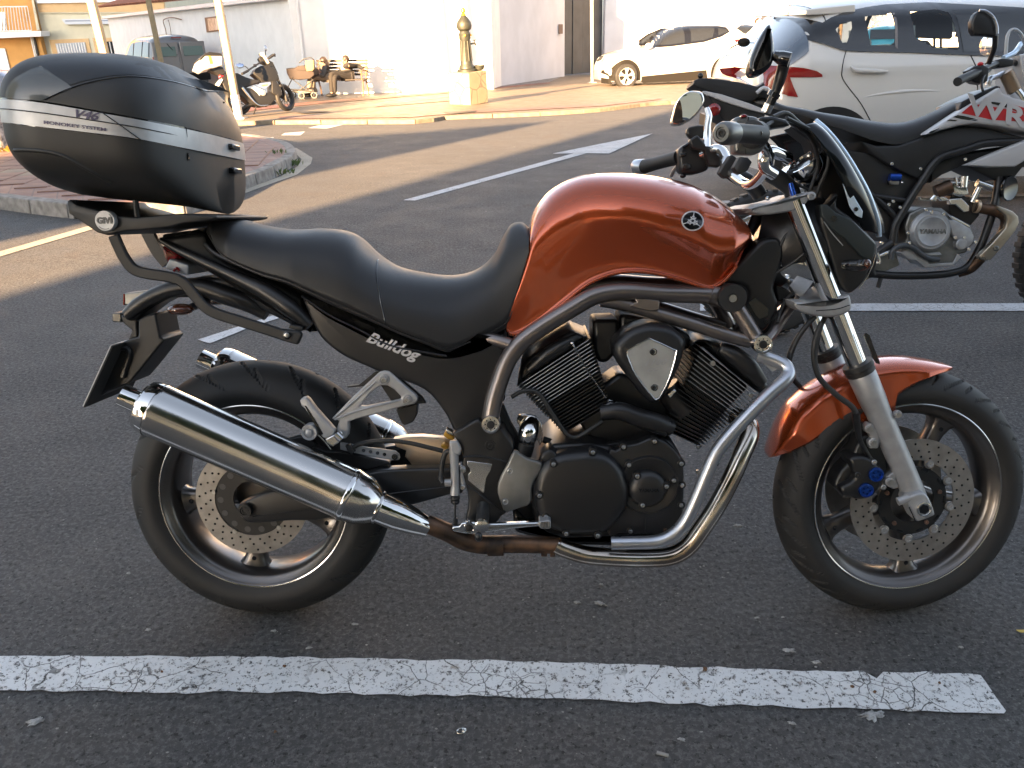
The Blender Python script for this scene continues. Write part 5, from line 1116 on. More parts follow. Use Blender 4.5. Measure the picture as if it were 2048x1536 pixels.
# front calipers
ca = obj('brake_caliper', pillow(q('J', '590,700 640,680 700,690 760,740 775,780 770,830 720,900 640,920 600,905 560,900 545,850 600,820 620,780', -.128), .06, .010, 2), blk_e, MB, angle=50)
obj('caliper_body', pillow(q('J', '545,760 600,700 640,600 700,560 760,600 800,700 790,780 700,860 600,880 520,860 510,830', -.105), .05, .008, 2), blk_e, ca)
obj('caliper_edge', prism(q('J', '552,842 640,838 640,870 610,905 555,905', -.122), .03), alu_w, ca, bevel=.003)
for cc in ('735,780', '681,865'):
    p = q('J', cc, -.131)[0]; pc = obj('piston_cap', lathe(p, (0, -1, 0), [(-.004, .0165), (.001, .0165), (.003, .0155), (.0032, .0125), (.001, .012), (.001, 0)], 32), bluem, ca)
    for k in range(5): obj('cap_notch', lathe(p+Vector((math.cos(k*1.257)*.0075, -.0012, math.sin(k*1.257)*.0075)), (0, -1, 0), [(0, .0026), (.0008, .0024)], 10), mat('deep_blue', (.004, .02, .10), .3, .6) if k == 0 and cc == '735,780' else MATS['deep_blue'], ca)
for cc, r in (('722,712', .006), ('632,780', .007), ('772,847', .006)): bolt(q('J', cc, -.125)[0], r, ca, boltm if r < .007 else blk_e)
obj('far_caliper', pillow([Vector((p[0]+1.53, .075, p[1]+.30)) for p in ((-.16, .10), (-.10, .14), (-.05, .10), (-.06, .02), (-.12, -.02), (-.17, .03))], .05, .008), blk_e, MB).name = 'brake_caliper'
# -------------------------------------------------------------- front fender
FC = Vector((1.53, 0, .300)); 
def pol(p): return math.atan2(p.z-FC.z, p.x-FC.x), math.hypot(p.x-FC.x, p.z-FC.z)
topo = [pol(p) for p in q('J', '150,680,-.01 165,620,-.01 200,520,-.01 260,410,-.01 350,325,-.01 450,260,-.01 540,215,-.01 640,170,-.01 750,150,-.01 860,142,-.01 960,148,-.01 1050,165,-.01 1110,180,-.01 1136,196,-.01')]
lowo = [pol(p) for p in q('J', '152,684,-.03 200,688,-.05 270,665,-.06 350,620,-.068 440,565,-.07 520,510,-.072 590,482,-.074 610,490,-.074 660,500,-.074 760,480,-.074 838,430,-.074 848,350,-.072 900,310,-.07 980,265,-.066 1060,235,-.055 1134,206,-.02')]
topo.sort(); lowo.sort()
a0f, a1f = topo[0][0], topo[-1][0]
def fend(i, j):
    a = a0f+(a1f-a0f)*i; R1 = interp(topo, a); R0 = interp(lowo, a); R0 = min(R0, R1-.002); s = 2*j-1
    e = min(1, min(i, 1-i)/.16); hw = .074*(.25+.75*e**.5); k = abs(s)
    if k < .55: t = k/.55; y = hw*math.sin(t*1.4)/math.sin(1.4)*.96; r = R1-(.030*e)*(1-math.cos(t*1.4))
    else: t = (k-.55)/.45; y = hw*(.96+.04*t); rr1 = R1-.030*e*(1-math.cos(1.4)); r = rr1+(R0-rr1)*t if R0 < rr1 else R0
    return Vector((FC.x+math.cos(a)*r, math.copysign(y, s), FC.z+math.sin(a)*r))
FE = obj('front_fender', grid(fend, 90, 33), copper, MB, angle=60, solid=.0035)
# -------------------------------------------------------------- handlebar, grips, switchgear
hb = [Vector((1.035, -.255, 1.09)), Vector((1.065, -.20, 1.085)), Vector((1.085, -.13, 1.045)), Vector((1.085, -.06, 1.030)), Vector((1.075, .0, 1.03))]
nb_ = q('L', '880,378,-.30 960,385,-.27 1040,400,-.235')
barL = q('L', '520,590,.22 680,540,.18 770,505,.15 820,520,.13 850,580,.10 845,640,.07')
obj('handlebar', tube(barL+[Vector((1.135, -.04, 1.02)), Vector((1.15, -.10, 1.035))]+q('L', '1160,560,-.15 1130,610,-.16 1180,530,-.18')[:1]+q('L', '1080,430,-.215 1000,395,-.25'), .011, 18, 6), chrome, MB, angle=80)
obj('bar_bend', tube(q('L', '1300,570,-.11 1240,545,-.13 1180,525,-.145 1140,545,-.155 1125,600,-.155 1140,650,-.15 1200,690,-.14'), .0125, 20, 7), chrome, MB, angle=80)
gr = obj('right_grip', tube(q('L', '1100,405,-.262 1040,398,-.29 940,390,-.335 890,386,-.36'), [.0185, .0175, .0175, .018], 28, 6), rubber, MB, angle=80)
for k in range(9): obj('grip_rib', tube(q('L', f'{912+k*13},350,{-.345+.005*k-.0} {915+k*13},375,{-.353+.005*k}'), .0012, 5), blk_g, gr)
e_ = q('L', '775,388', -.40)[0]; w0 = q('L', '900,392', -.355)[0]; dv_ = (e_-w0).normalized()
be = obj('bar_end_weight', lathe(w0, dv_, [(0, .0195), (.004, .0205), (.032, .0205), (.040, .0185), (.043, .0150), (.043, .0105), (.040, .0095), (.040, .0)], 40), alu_w, MB, angle=40)
obj('bar_end_screw', lathe(w0+dv_*.0405, dv_, [(0, .0075), (.002, .0072), (.002, .0045), (.0, .004)], 20), blk_e, be)
sg_ = obj('throttle_housing', pillow(q('L', '905,290 960,262 1050,262 1095,285 1110,330 1140,420 1135,490 1100,530 1050,548 985,545 925,535 910,520 905,450 900,380', -.235), .035, .008, 2), alu_w, MB, angle=50)
obj('kill_switch', prism(q('L', '958,262 975,248 1000,252 1010,266 960,276', -.238), .02), redl, sg_, bevel=.003)
obj('housing_split', tube(q('L', '1015,268,-.236 1008,300,-.236'), .001, 5), blk_g, sg_); obj('housing_split', tube(q('L', '990,500,-.236 992,545,-.236'), .001, 5), blk_g, sg_)
obj('throttle_drum', lathe(q('L', '1060,400', -.245)[0], (q('L', '940,392', -.335)[0]-q('L', '1060,400', -.262)[0]), [(-.01, .026), (.015, .026), (.018, .020)], 30), rubber, MB)
obj('brake_reservoir', join(prism(q('L', '1090,270 1190,262 1290,290 1330,330 1150,360 1100,390 1110,330', -.20), .05)), blk_s, MB, bevel=.006, seg=3)
obj('brake_lever', tube(q('L', '1150,350,-.21 1120,380,-.24 1105,390,-.27 1090,392,-.30'), .006, 10), blk_e, MB)
gl = obj('left_grip', tube(q('L', '250,633,.335 330,612,.30 420,588,.255 505,566,.215'), [.0185, .0165, .0165, .0175], 26, 6), rubber, MB, angle=80)
for k in range(9):
    for r_ in range(2): obj('grip_tread', tube(q('L', f'{285+k*24},{598-k*6+r_*18},{.318-.011*k-.012} {297+k*24},{590-k*6+r_*18},{.313-.011*k-.012}'), .0010, 5), blk_g, gl)
a_ = q('L', '250,633', .335)[0]; b_ = q('L', '168,630', .37)[0]; obj('bar_end_weight', lathe(a_, b_-a_, [(0, .0185), (.004, .0195), (.032, .0178), (.036, .015), (.036, 0)], 36), satin, MB, angle=40)
swg = obj('left_switchgear', pillow(q('L', '500,520 520,490 570,455 620,445 690,462 720,500 728,560 725,640 690,670 610,690 540,685 510,660 505,600', .175), .05, .010, 2), blk_s, MB, angle=50)
obj('indicator_switch', prism(q('L', '530,618 560,608 595,615 592,650 550,658 532,645', .172), .01), blk_g, swg, bevel=.002); obj('horn_switch', prism(q('L', '508,540 560,530 562,555 510,570', .172), .01), blk_g, swg, bevel=.002); obj('lights_switch', tube(q('L', '530,495,.17 590,462,.17'), .003, 6), blk_g, swg)
obj('switch_knob', ball(q('L', '533,700', .19)[0], (.008, .008, .006), 14, 8), blk_e, swg)
obj('clutch_perch', prism(q('L', '580,440 640,400 700,470 760,520 820,560 800,640 720,630 690,520 600,500', .15), .03), blk_s, MB, bevel=.004)
obj('clutch_lever', prism(q('L', '560,370 575,345 640,330 700,330 720,400 690,420 640,430 600,440 560,400', .20), .02), blk_e, MB, bevel=.004)
obj('lever_blade', tube(q('L', '600,440,.20 540,560,.24 470,660,.30 450,700,.33'), .005, 8), alu, MB)
# risers and clamp
for yy, s in ((-.045, '1345,870 1320,800 1260,740 1180,690 1110,640'), (.045, '1100,850 1060,790 1000,740 930,700 860,660')):
    pts = q('L', s, yy); rs_ = obj('bar_riser', tube(pts, [.017, .017, .0185, .0185, .0165], 20, 6), blk_s, MB, angle=80)
obj('riser_clamp', pillow(q('L', '800,680 820,640 880,550 900,548 935,575 900,640 870,690 855,720 830,712', .03), .03, .003), blk, MB, bevel=.002); obj('riser_clamp', pillow(q('L', '905,640 950,560 1010,565 1040,600 1010,660 960,690 930,680', -.05), .03, .003), blk, MB, bevel=.002)
obj('screen_inner_panel', pillow(q('L', '1330,345 1430,320 1520,350 1640,480 1790,720 1880,900 1935,1110 1880,1080 1780,1020 1650,960 1560,880 1530,760 1520,600 1460,450 1380,390', -.02), .06, .004), blk, MB)
# clocks
ck = q('L', '1370,600', -.02)[0]; dn = Vector((-.62, -.15, .77)).normalized()
ck0 = q('L', '1400,560', -.03)[0]
ckk = obj('speedometer', lathe(ck0-dn*.03, dn, [(-.03, .02), (-.01, .040), (.0, .043), (.016, .0435), (.019, .0425), (.019, .039), (.014, .038), (.014, 0)], 40), chrome, MB, angle=40)
obj('clock_face', lathe(ck0-dn*.0155, dn, [(0, .0375), (.0005, 0)], 30), blk_g, ckk)
ck1 = q('L', '1270,640', .02)[0]; obj('tachometer', lathe(ck1-dn*.02, dn, [(-.03, .018), (-.01, .034), (.0, .037), (.012, .037), (.013, .033), (.010, .032), (.010, 0)], 36), chrome, MB, angle=40)
obj('clock_bracket', tube(q('L', '1300,700,-.03 1380,690,-.03 1440,720,-.02 1500,740,0'), .012, 12), blk, MB)
for k, s in enumerate(('1120,380,-.24 1150,330,-.22 1220,300,-.18 1330,320,-.12 1450,400,-.10 1510,520,-.09 1520,640,-.08 1480,760,-.08 1440,880,-.08', '1290,275,-.16 1400,330,-.13 1530,400,-.10 1600,500,-.09 1590,640,-.09 1540,760,-.08 1500,860,-.08', '1190,270,-.19 1290,240,-.16 1380,310,-.12 1480,380,-.10 1560,480,-.06 1570,700,-.04', '1340,330,-.10 1450,380,-.08 1500,560,-.06 1400,660,-.05', '1230,1250,-.09 1290,1130,-.09 1370,1060,-.09', '1200,1420,-.09 1330,1340,-.10 1420,1270,-.11', '1350,760,-.04 1450,800,-.05 1500,830,-.06')):
    obj('control_cable', tube(q('L', s), .0042 if k < 3 else .003, 8, 6), hose, MB)
# mirrors
ma = q('L', '1262,-200', 0)
def mirror_head(s, y, parent_pts, nm, outx, glass):
    pass
mr = obj('right_mirror_arm', tube(q('M', '1335,850,-.27 1375,770,-.275 1410,690,-.28 1440,600,-.285 1462,520,-.29 1475,450,-.30'), [.0075, .0085, .0085, .0105, .0105, .0105], 18, 5), blk_s, MB, angle=80)
obj('arm_collar', tube(q('M', '1335,850,-.27 1362,790,-.274'), .0092, 16), chrome, mr); obj('arm_collar', tube(q('M', '1385,735,-.277 1405,700,-.279'), .0115, 16), blk_g, mr)
obj('mirror_joint', tube(q('M', '1395,420,-.30 1450,440,-.305 1515,455,-.31'), [.008, .0125, .0130], 18, 3), blk_g, mr)
mh = q('M', '1370,175 1300,270 1240,400 1215,500 1225,560 1262,570 1330,545 1390,480 1405,400 1400,280', -.31)
mm = obj('right_mirror', pillow(mh, .035, .010, 3), blk_g, mr, angle=60)
ml = obj('left_mirror_arm', tube(q('M', '880,1120,.16 885,1050,.165 890,960,.17 900,880,.175 885,820,.18'), [.011, .009, .0085, .0085, .006], 18, 5), chrome, MB, angle=80)
mo = q('M', '830,690 760,690 700,725 660,780 640,850 622,925 635,945 680,948 740,925 800,880 850,820 870,760 858,710', .19)
cn = sum(mo, Vector())/len(mo); nm_ = Vector((-.85, -.5, .15)).normalized()
shell = obj('left_mirror', pillow(mo, .03, .006, 3), chrome, ml, angle=60)
gp = [cn+(p-cn)*.90+Vector((-.003, -.0012, 0)) for p in mo]; obj('mirror_glass', prism(gp, .002, 3), mirror_g, ml)
# -------------------------------------------------------------- front cowl (fly screen, side panel, indicator, headlight)
edge = q('L', '1490,300,-.06 1560,360,-.07 1640,450,-.075 1720,560,-.075 1800,690,-.07 1870,820,-.06 1920,950,-.05 1950,1060,-.04 1955,1145,-.035')
inner = q('L', '1400,330,-.12 1470,380,-.125 1550,480,-.13 1620,590,-.13 1690,720,-.125 1745,840,-.115 1790,960,-.10 1830,1060,-.085 1850,1100,-.08')
def scr(i, j):
    P = catmull(inner, 4); Q = catmull(edge, 4); n = len(P)-1; a = i*n; k = min(int(a), n-1); t = a-k; p = P[k].lerp(P[k+1], t); r = Q[k].lerp(Q[k+1], t)
    if j <= .5: s = j*2; m_ = p.lerp(r, s)+Vector((.010*math.sin(s*math.pi), -.012*math.sin(s*math.pi), 0)); return m_
    s = (j-.5)*2; r2 = Vector((r.x, -r.y, r.z)); p2 = Vector((p.x, -p.y, p.z)); mid = r.lerp(r2, .5)+Vector((.03, 0, .008))
    if s < .5: u_ = s*2; return r*(1-u_)**2+(r.lerp(mid, .9)+Vector((.004, 0, 0)))*2*u_*(1-u_)*1.0+mid*u_*u_
    u_ = (s-.5)*2; return mid.lerp(p2, u_)+Vector((.02*math.sin(u_*math.pi), 0, 0))
obj('fly_screen', grid(scr, 40, 40), MATS.get('smoked_screen') or mat('smoked_screen', (.005, .006, .007), .12, spec=.35), MB, solid=.003, angle=80)
obj('screen_edge', tube([e+Vector((.002, -.003, 0)) for e in edge], .0062, 12, 5), bluel, MB, angle=80)
obj('screen_brace', prism(q('L', '1705,760 1740,740 1790,860 1850,960 1845,1010 1800,990 1755,930', -.112), .004), bluel, MB, bevel=.001)
bolt(q('L', '1798,945', -.113)[0], .0045, MB, blk_g); bolt(q('L', '1900,1045', -.075)[0], .005, MB, blk_g)
cw = obj('side_cowl', pillow(q('K', '1335,200 1345,130 1400,130 1480,30 1500,60 1490,150 1600,230 1700,330 1790,420 1836,470 1832,560 1800,650 1770,740 1720,830 1660,890 1600,920 1540,880 1480,760 1420,560 1370,400 1340,300', -.110), .03, .007, 2), blk_s, MB, angle=50, mirror=True)
obj('cowl_panel', pillow(q('K', '1340,130 1400,125 1480,200 1620,260 1700,340 1836,480 1832,540 1800,640 1700,590 1560,440 1420,330 1350,230', -.118), .01, .004, 1), mat('dark_teal_panel', (.018, .024, .025), .45), cw)
obj('cowl_edge', tube(q('K', '1836,480,-.112 1830,580,-.108 1795,690,-.105 1740,800,-.10 1680,880,-.10'), .0014, 6), polish, cw)
obj('cowl_hole', lathe(q('K', '1460,255', -.1195)[0], (0, -1, 0), [(0, .0060), (.0006, .0060)], 16), blk_g, cw)
obj('cowl_line', tube(q('K', '1370,280,-.119 1440,380,-.119 1540,495,-.119'), .0010, 5), grey_pole, cw)
fi = q('K', '1550,665,-.125 1620,668,-.14 1700,668,-.155 1745,660,-.165'); obj('front_indicator', tube(fi, [.010, .013, .013, .009], 18, 5), blk_g, MB, angle=80); obj('indicator_lens', ball(q('K', '1755,660', -.165)[0], (.008, .010, .010), 14, 8), ambl, MB)
obj('headlight', lathe((1.26, 0, .86), (1, 0, -.35), [(-.10, .05), (-.06, .085), (0, .095), (.03, .098), (.035, .09), (.045, .06), (.05, 0)], 36), chrome, MB)
obj('nose_cowl', lathe((1.22, 0, .90), (1, 0, -.2), [(-.06, .06), (0, .10), (.08, .105), (.10, .09)], 30, cap=False), blk_s, MB, solid=.003)
obj('seat_lock_cover', prism(q('E', '800,272 918,240 915,275 880,285', -.02), .04), blk, MB)
obj('tail_top', prism(q('E', '640,285 800,262 920,268 940,330 1000,400 900,420 760,380 660,330', -.06), .12), blk_s, MB, bevel=.01, seg=3)
obj('rack_leg', tube(q('E', '560,265,.10 620,380,.10 690,470,.10'), 1, rect=(.008, .014)), blk, MB)
# ================================================================== top case (lifts off its rack)
TC = thing('top_case', 'large black and silver hard top case mounted on the rear rack of the orange motorcycle', 'top case', M=BF.M)
HWc = .285
bandT = curve(q('A', '26,652,-.12 120,650,-.20 320,657,-.26 650,712,-.27 1000,772,-.27 1190,806,-.265 1300,840,-.19 1400,882,-.09 1500,928,.03 1566,965,.13'))
bandB = curve(q('A', '26,792,-.12 120,805,-.20 320,825,-.26 650,862,-.27 890,893,-.27 1190,958,-.265 1300,992,-.19 1400,1028,-.09 1500,1062,.03 1572,1090,.13'))
def ext_(g, x0_, x1_):
    k = (g(x1_)-g(x0_))/(x1_-x0_); return lambda x: g(x) if x < x1_ else g(x1_)+k*(x-x1_)
_xe = q('A', '1190,958', -.265)[0].x
c_top = curve(q('A', '30,640,-.18 62,590,-.17 100,530,-.15 160,465,-.12 240,408,-.10 400,352,-.08 640,336,-.08 860,352,-.07 1080,408,-.04 1280,525,.03 1400,610,.08 1500,735,.11 1545,860,.12'))
c_bot = curve(q('A', '30,800,-.20 55,930,-.13 105,1075,-.18 200,1195,-.21 300,1245,-.22 500,1270,-.22 700,1290,-.22 1000,1325,-.22 1180,1362,-.21 1330,1374,-.16 1450,1366,.0'))
CX0 = q('A', '27,720', -.165)[0].x; CX1 = q('A', '1572,1030', .14)[0].x
def case_y(x, f):
    s = (x-CX0)/(CX1-CX0); Wd = HWc*max(0, 1-abs(2*s-1)**(4.6 if s < .5 else 5))**(.40 if s < .5 else .40)*(1-.06*s); g = abs(2*f-1)
    n = 4.2 if f < .5 else 3.2
    return Wd*max(0, 1-g**n)**.46*(1-.05*max(0, .5-f))
CS = Shell(CX0+.001, CX1-.001, c_bot, c_top, case_y)
def fr_(g): return lambda x: min(.93, max(.07, (g(x)-c_bot(x))/max(.02, c_top(x)-c_bot(x))))
fB, fT = fr_(bandB), fr_(bandT)
base = obj('base_shell', CS.mesh(90, 30, lambda x: 0, fB, 0), casebl, TC, angle=70)
lid = obj('lid', CS.mesh(90, 34, fT, lambda x: 1, 0), casebl, TC, angle=70)
def swell(vf, d):
    xm, hf = (CX0+CX1)/2, (CX1-CX0)/2; return [Vector((v.x+d*((v.x-xm)/hf)**9, v.y, v.z)) for v in vf[0]], vf[1]
bnd = obj('silver_band', swell(CS.mesh(110, 10, lambda x: fB(x)+.004, lambda x: fT(x)-.012, .0022), .004), silverp, TC, angle=60)
obj('band_gasket', swell(CS.mesh(90, 4, lambda x: fB(x)-.002, lambda x: fT(x)+.002, -.0008), .002), blk_g, TC, angle=60)
def bline(t, w_, m, nm='band_line', a=.02, b=.98, o=.0035, par=bnd):
    return obj(nm, tube([CS.pt(CX0+(CX1-CX0)*(a+(b-a)*i/60), fB(CX0+(CX1-CX0)*(a+(b-a)*i/60))*(1-t)+fT(CX0+(CX1-CX0)*(a+(b-a)*i/60))*t, o) for i in range(61)], w_, 6, 1), m, par)
bline(.55, .0011, blk_e); 
def cy(x, z): return CS.y(x, z)
obj('band_joint', tube([Vector((p.x, cy(p.x, p.z)-.0030, p.z)) for p in catmull(q('A', '655,716 770,800 885,893', -.27), 5)], .0012, 6, 1), blk_g, bnd)
obj('reflector_panel', drape([(p.x, p.z) for p in q('D', '500,838 540,862 700,950 850,1040 925,1090 990,1140 860,1200 720,1262 620,1312 400,1295 160,1275 128,1262 135,1180 180,1080 260,990 380,900', -.255)], cy, .0018, .008), greyl, lid, angle=80)
obj('lid_top_panel', drape([(p.x, p.z) for p in q('A', '255,410 345,470 450,535 492,575 600,535 760,490 900,468 1000,460 1120,462 1200,480 1130,440 1000,390 860,362 700,350 500,352 330,378', -.23)], cy, .0012, .010), caselid, lid, angle=80)
obj('lid_crease', tube([Vector((p.x, cy(p.x, p.z)-.0008, p.z)) for p in catmull(q('A', '345,650 400,620 492,575 600,535 760,490 900,468 1000,460 1090,460', -.25), 6)], .0014, 6, 1), blk_g, lid)
obj('base_moulding', tube([Vector((p.x, cy(p.x, p.z)+.001, p.z)) for p in catmull(q('A', '90,960 200,962 330,975 430,1005 520,1060 600,1115 660,1165', -.26), 6)], .0045, 8, 1), casebl, base, angle=80)
for s, w_ in (('1190,768 1240,782 1325,815 1325,840 1300,848 1215,822 1195,800', .02), ('1512,905 1545,915 1598,945 1596,960 1560,962 1520,935', .02), ('1240,965 1290,975 1318,995 1312,1015 1280,1018 1250,995', .02), ('1530,1068 1560,1070 1588,1090 1585,1108 1550,1108 1535,1095', .02)):
    P = q('A', s, -.262 if float(s.split(',')[0]) < 1200 else (-.20 if float(s.split(',')[0]) < 1400 else .03)); ctr = sum(P, Vector())/len(P); yy = cy(min(CX1-.01, ctr.x), ctr.z)
    if float(s.split(',')[0]) < 1400: obj('hinge_catch', prism([Vector((min(p.x, CX1-.012), cy(min(p.x, CX1-.012), ctr.z)-.008, p.z)) for p in P], .02), blk_g, TC, bevel=.002)
    else: obj('hinge_catch', cbox((CX1+.002, .05, ctr.z), (.022, .05, .013)), blk_g, TC, bevel=.003)
for cc, y_ in (('1120,540', -.25),): p = q('A', cc, y_)[0]; obj('lid_vent', lathe((p.x, cy(p.x, p.z)-.0008, p.z), (0, -1, 0), [(0, .0025), (.0004, .002)], 8), blk_g, lid)
def drape_text(nm, s, k, ab, size, m, par, shear=0, sx=1.0, bold=.0004, yy=-.27):
    a, b = q(k, ab, yy); mid = (a+b)/2; o = text_obj(nm, s, Matrix.Identity(4), size, m, par, .0002, shear, bold, 1)
    d = (b-a); d.y = 0; d.normalize(); nn_ = Vector((-d.z, 0, d.x)); nn_ = nn_ if nn_.z > 0 else -nn_
    for v in o.data.vertices:
        x, y = v.co.x*sx, v.co.y; X_ = mid+d*x+nn_*y; v.co = Vector((X_.x, cy(X_.x, X_.z)-.0040-v.co.z, X_.z))
    o.matrix_basis = Matrix.Identity(4); return o
drape_text('band_lettering', 'V46', 'A', '478,728 638,752', .0205, mat('violet_grey_print', (.10, .09, .14), .3, .3), bnd, .35, 1.45, .0006)
drape_text('band_lettering', 'MONOKEY SYSTEM', 'A', '222,778 768,842', .0085, MATS['violet_grey_print'], bnd, .0, 1.62, .0002)
# ================================================================== cars
white_car = mat('white_car_paint', (.50, .495, .48), .28, 0, 1.0, coatr=.03); grey_car = mat('grey_van_paint', (.17, .165, .165), .3, .4, .8, coatr=.05)
blue_car = mat('turquoise_car_paint', (.04, .30, .40), .3, .1, 1.0); lilac_car = mat('pale_blue_grey_car_paint', (.42, .44, .52), .35, .3, .6)
clad = mat('grey_black_cladding', (.010, .009, .008), .8, spec=.2); tint = mat('tinted_glass', (.018, .020, .022), .04, spec=.6, coat=.5)
win_see = bpy.data.materials.new('clear_window_glass'); win_see.use_nodes = True; _n, _l, _b = nodes_of(win_see)
_t = _n.new('ShaderNodeBsdfTransparent'); _t.inputs[0].default_value = (.62, .68, .66, 1); _g = _n.new('ShaderNodeBsdfGlossy'); _g.inputs['Roughness'].default_value = .02
_f = _n.new('ShaderNodeFresnel'); _f.inputs[0].default_value = 1.5; _m = _n.new('ShaderNodeMixShader'); _l.new(_f.outputs[0], _m.inputs[0]); _l.new(_t.outputs[0], _m.inputs[1]); _l.new(_g.outputs[0], _m.inputs[2]); _l.new(_m.outputs[0], _n['Material Output'].inputs[0])
plate_m = mat('number_plate_white', (.6, .6, .58), .4)
def inside(p, poly):
    x, z = p; r = False; n = len(poly)
    for i in range(n):
        x1, z1 = poly[i]; x2, z2 = poly[(i+1) % n]
        if (z1 > z) != (z2 > z) and x < (x2-x1)*(z-z1)/(z2-z1)+x1: r = not r
    return r
def cut_shell(vf, holes, near=True, far=True):
    V, F = vf; out = []
    for f in F:
        ce = sum((V[i] for i in f), Vector())/len(f)
        if abs(ce.y) > .3 and any(inside((ce.x, ce.z), h) for h in holes) and len(f) == 4: continue
        out.append(f)
    return V, out
def drape_h(outer, holes, yfun, eps, step=.05):
    bm = bmesh.new(); ed = []
    for L_ in [outer]+holes:
        v = [bm.verts.new((p[0], 0, p[-1])) for p in L_]; ed += [bm.edges.new((v[i], v[(i+1) % len(v)])) for i in range(len(v))]
    bmesh.ops.triangle_fill(bm, use_beauty=True, use_dissolve=False, edges=ed)
    zs = [p[-1] for p in outer]; xs = [p[0] for p in outer]
    for lo, hi, no in ((min(xs), max(xs), (1, 0, 0)), (min(zs), max(zs), (0, 0, 1))):
        k = lo+step
        while k < hi: bmesh.ops.bisect_plane(bm, geom=bm.verts[:]+bm.edges[:]+bm.faces[:], plane_co=(k*no[0], 0, k*no[2]), plane_no=no); k += step
    bm.verts.index_update(); V = [Vector((v.co.x, yfun(v.co.x, v.co.z)-eps, v.co.z)) for v in bm.verts]; F = [tuple(v.index for v in f.verts) for f in bm.faces]; bm.free(); return V, F
def car_wheel(par, x, y, r, w, m_rim, nsp=5, side=-1, M=None):
    wh = obj('wheel', lathe((x, y, r), (0, side, 0), [(-w, r*.55), (-w, r*.93), (-w*.8, r), (-.02, r), (0, r*.95), (.005, r*.72), (-.01, r*.68)], 40, cap=False), rub, par)
    obj('rim', join(lathe((x, y-side*.02, r), (0, side, 0), [(-.08, r*.64), (.0, r*.66), (.012, r*.71), (.016, r*.69), (.004, r*.62), (-.06, r*.58)], 40, cap=False)), m_rim, wh)
    obj('hub', lathe((x, y-side*.02, r), (0, side, 0), [(-.09, r*.6), (-.085, r*.17), (.0, r*.17), (.006, r*.10), (.006, 0)], 24), m_rim, wh)
    for k in range(nsp):
        a = 2*math.pi*k/nsp+.3
        for s in (-.14, .14):
            p = [Vector((x+math.cos(a+s*t2)*r*t, y+side*(-.018+.004*t), r+math.sin(a+s*t2)*r*t)) for t, t2 in ((.1, 0), (.4, .8), (.66, 1.6))]
            obj('spoke', tube(p, [.03*r/.33, .024*r/.33, .03*r/.33], 8, 3), m_rim, wh)
    return wh
# -------------------------------------------------------------- near white car (side on, tail to the left)
SV = Frame((0, 7.13, GZ(7.13)-.0), yaw=0.0)
SUV = thing('white_hatchback', 'large white car parked right behind the enduro motorcycle, cut by the right edge', 'car', M=SV.M)
def sv(k, s, y=-.86): return SV.P(c(k, s), y)
def svp(s, y=-.86): return SV.P(px(s), y)
tops = svp('1466,152 1468,130 1476,110 1490,96 1506,82 1530,60 1552,38 1560,20 1585,8 1640,-4 1760,-14 1950,-18 2200,-8 2420,50 2560,110 2760,150 2900,210', 0)
topf = curve(tops); sx0, sx1 = tops[0].x-.02, tops[-1].x+.1
def botf(x): return interp([(sx0, .34), (sx0+.3, .24), (sx1-.5, .22), (sx1, .3)], x)
def suv_y(x, f):
    s = x-sx0; z = botf(x)+(topf(x)-botf(x))*f; e = min(1, s/.42); W = .885*(.80+.20*(1-(1-e)**2.2))
    belt = 1.02; 
    if z > belt: W = W-.175*min(1, (z-belt)/.46)**1.15
    elif z < .45: W = W-.05*(1-(z-.22)/.23)
    W += .012*math.sin(min(1, max(0, (z-.62)/.35))*math.pi)
    t = max(0, (f-.80)/.20)
    return W*max(0, 1-t**2.6)**.5 if topf(x)-botf(x) > .2 else W*(1-f)
SS = Shell(sx0, sx1, botf, topf, suv_y)
blackband = svp('1554,101.5 1602,76.5 1644,87.5 1683,101 1705,102 1819,105 1941,110 2048,113 2200,117 2330,112 2240,60 2160,22 2048,13 1884,2.5 1797,7 1753,13 1705,23 1672,35 1652,45 1632,38 1615,31 1612,58 1580,84', -.80)
wins = [sv('N', '318,270 380,215 480,196 470,250 420,350 400,392 360,392 340,330', -.78), sv('N', '608,190 620,150 870,118 850,300 820,415 610,412', -.78), sv('N', '1030,150 1050,105 1300,82 1390,110 1405,250 1405,455 1180,440 1024,340', -.78), sv('N', '1440,90 1900,70 2300,180 2560,470 1440,470', -.78)]
W2 = [[(p.x, p.z) for p in w_] for w_ in wins]
body = obj('body', cut_shell(SS.mesh(170, 90), [[(p[0]*1, p[1]) for p in w_] for w_ in W2]), white_car, SUV, angle=50)
def sy(x, z): return SS.y(x, z)
obj('window_band', drape_h([(p.x, p.z) for p in blackband], [W2[0], W2[1], W2[2]], sy, .013, .04), blk_g, SUV, angle=60)
for w_ in W2[:3]: obj('side_window', drape(w_, sy, .0135, .05), win_see, SUV, angle=60)
obj('pillar_trim', drape([(p.x, p.z) for p in sv('N', '880,118 905,112 850,440 828,430', -.78)], sy, .016, .06), mat('grey_window_trim', (.16, .15, .15), .5), SUV)
obj('front_window', drape([(x, z) for x, z in W2[3]], sy, .017, .06), tint, SUV)
rxa, rxb = svp('1502,86', 0)[0].x, svp('1553,37', 0)[0].x
def rgl(i, j):
    x = rxa+(rxb-rxa)*i; s = 2*j-1; f = 1-.20*abs(s)**1.3; p = SS.pt(x, f, .006); return Vector((p.x-.004, math.copysign(abs(p.y), s), p.z+.006))
obj('rear_window', grid(rgl, 12, 24), mat('rear_glass', (.05, .07, .10), .03, spec=.8, coat=1), SUV, angle=80)
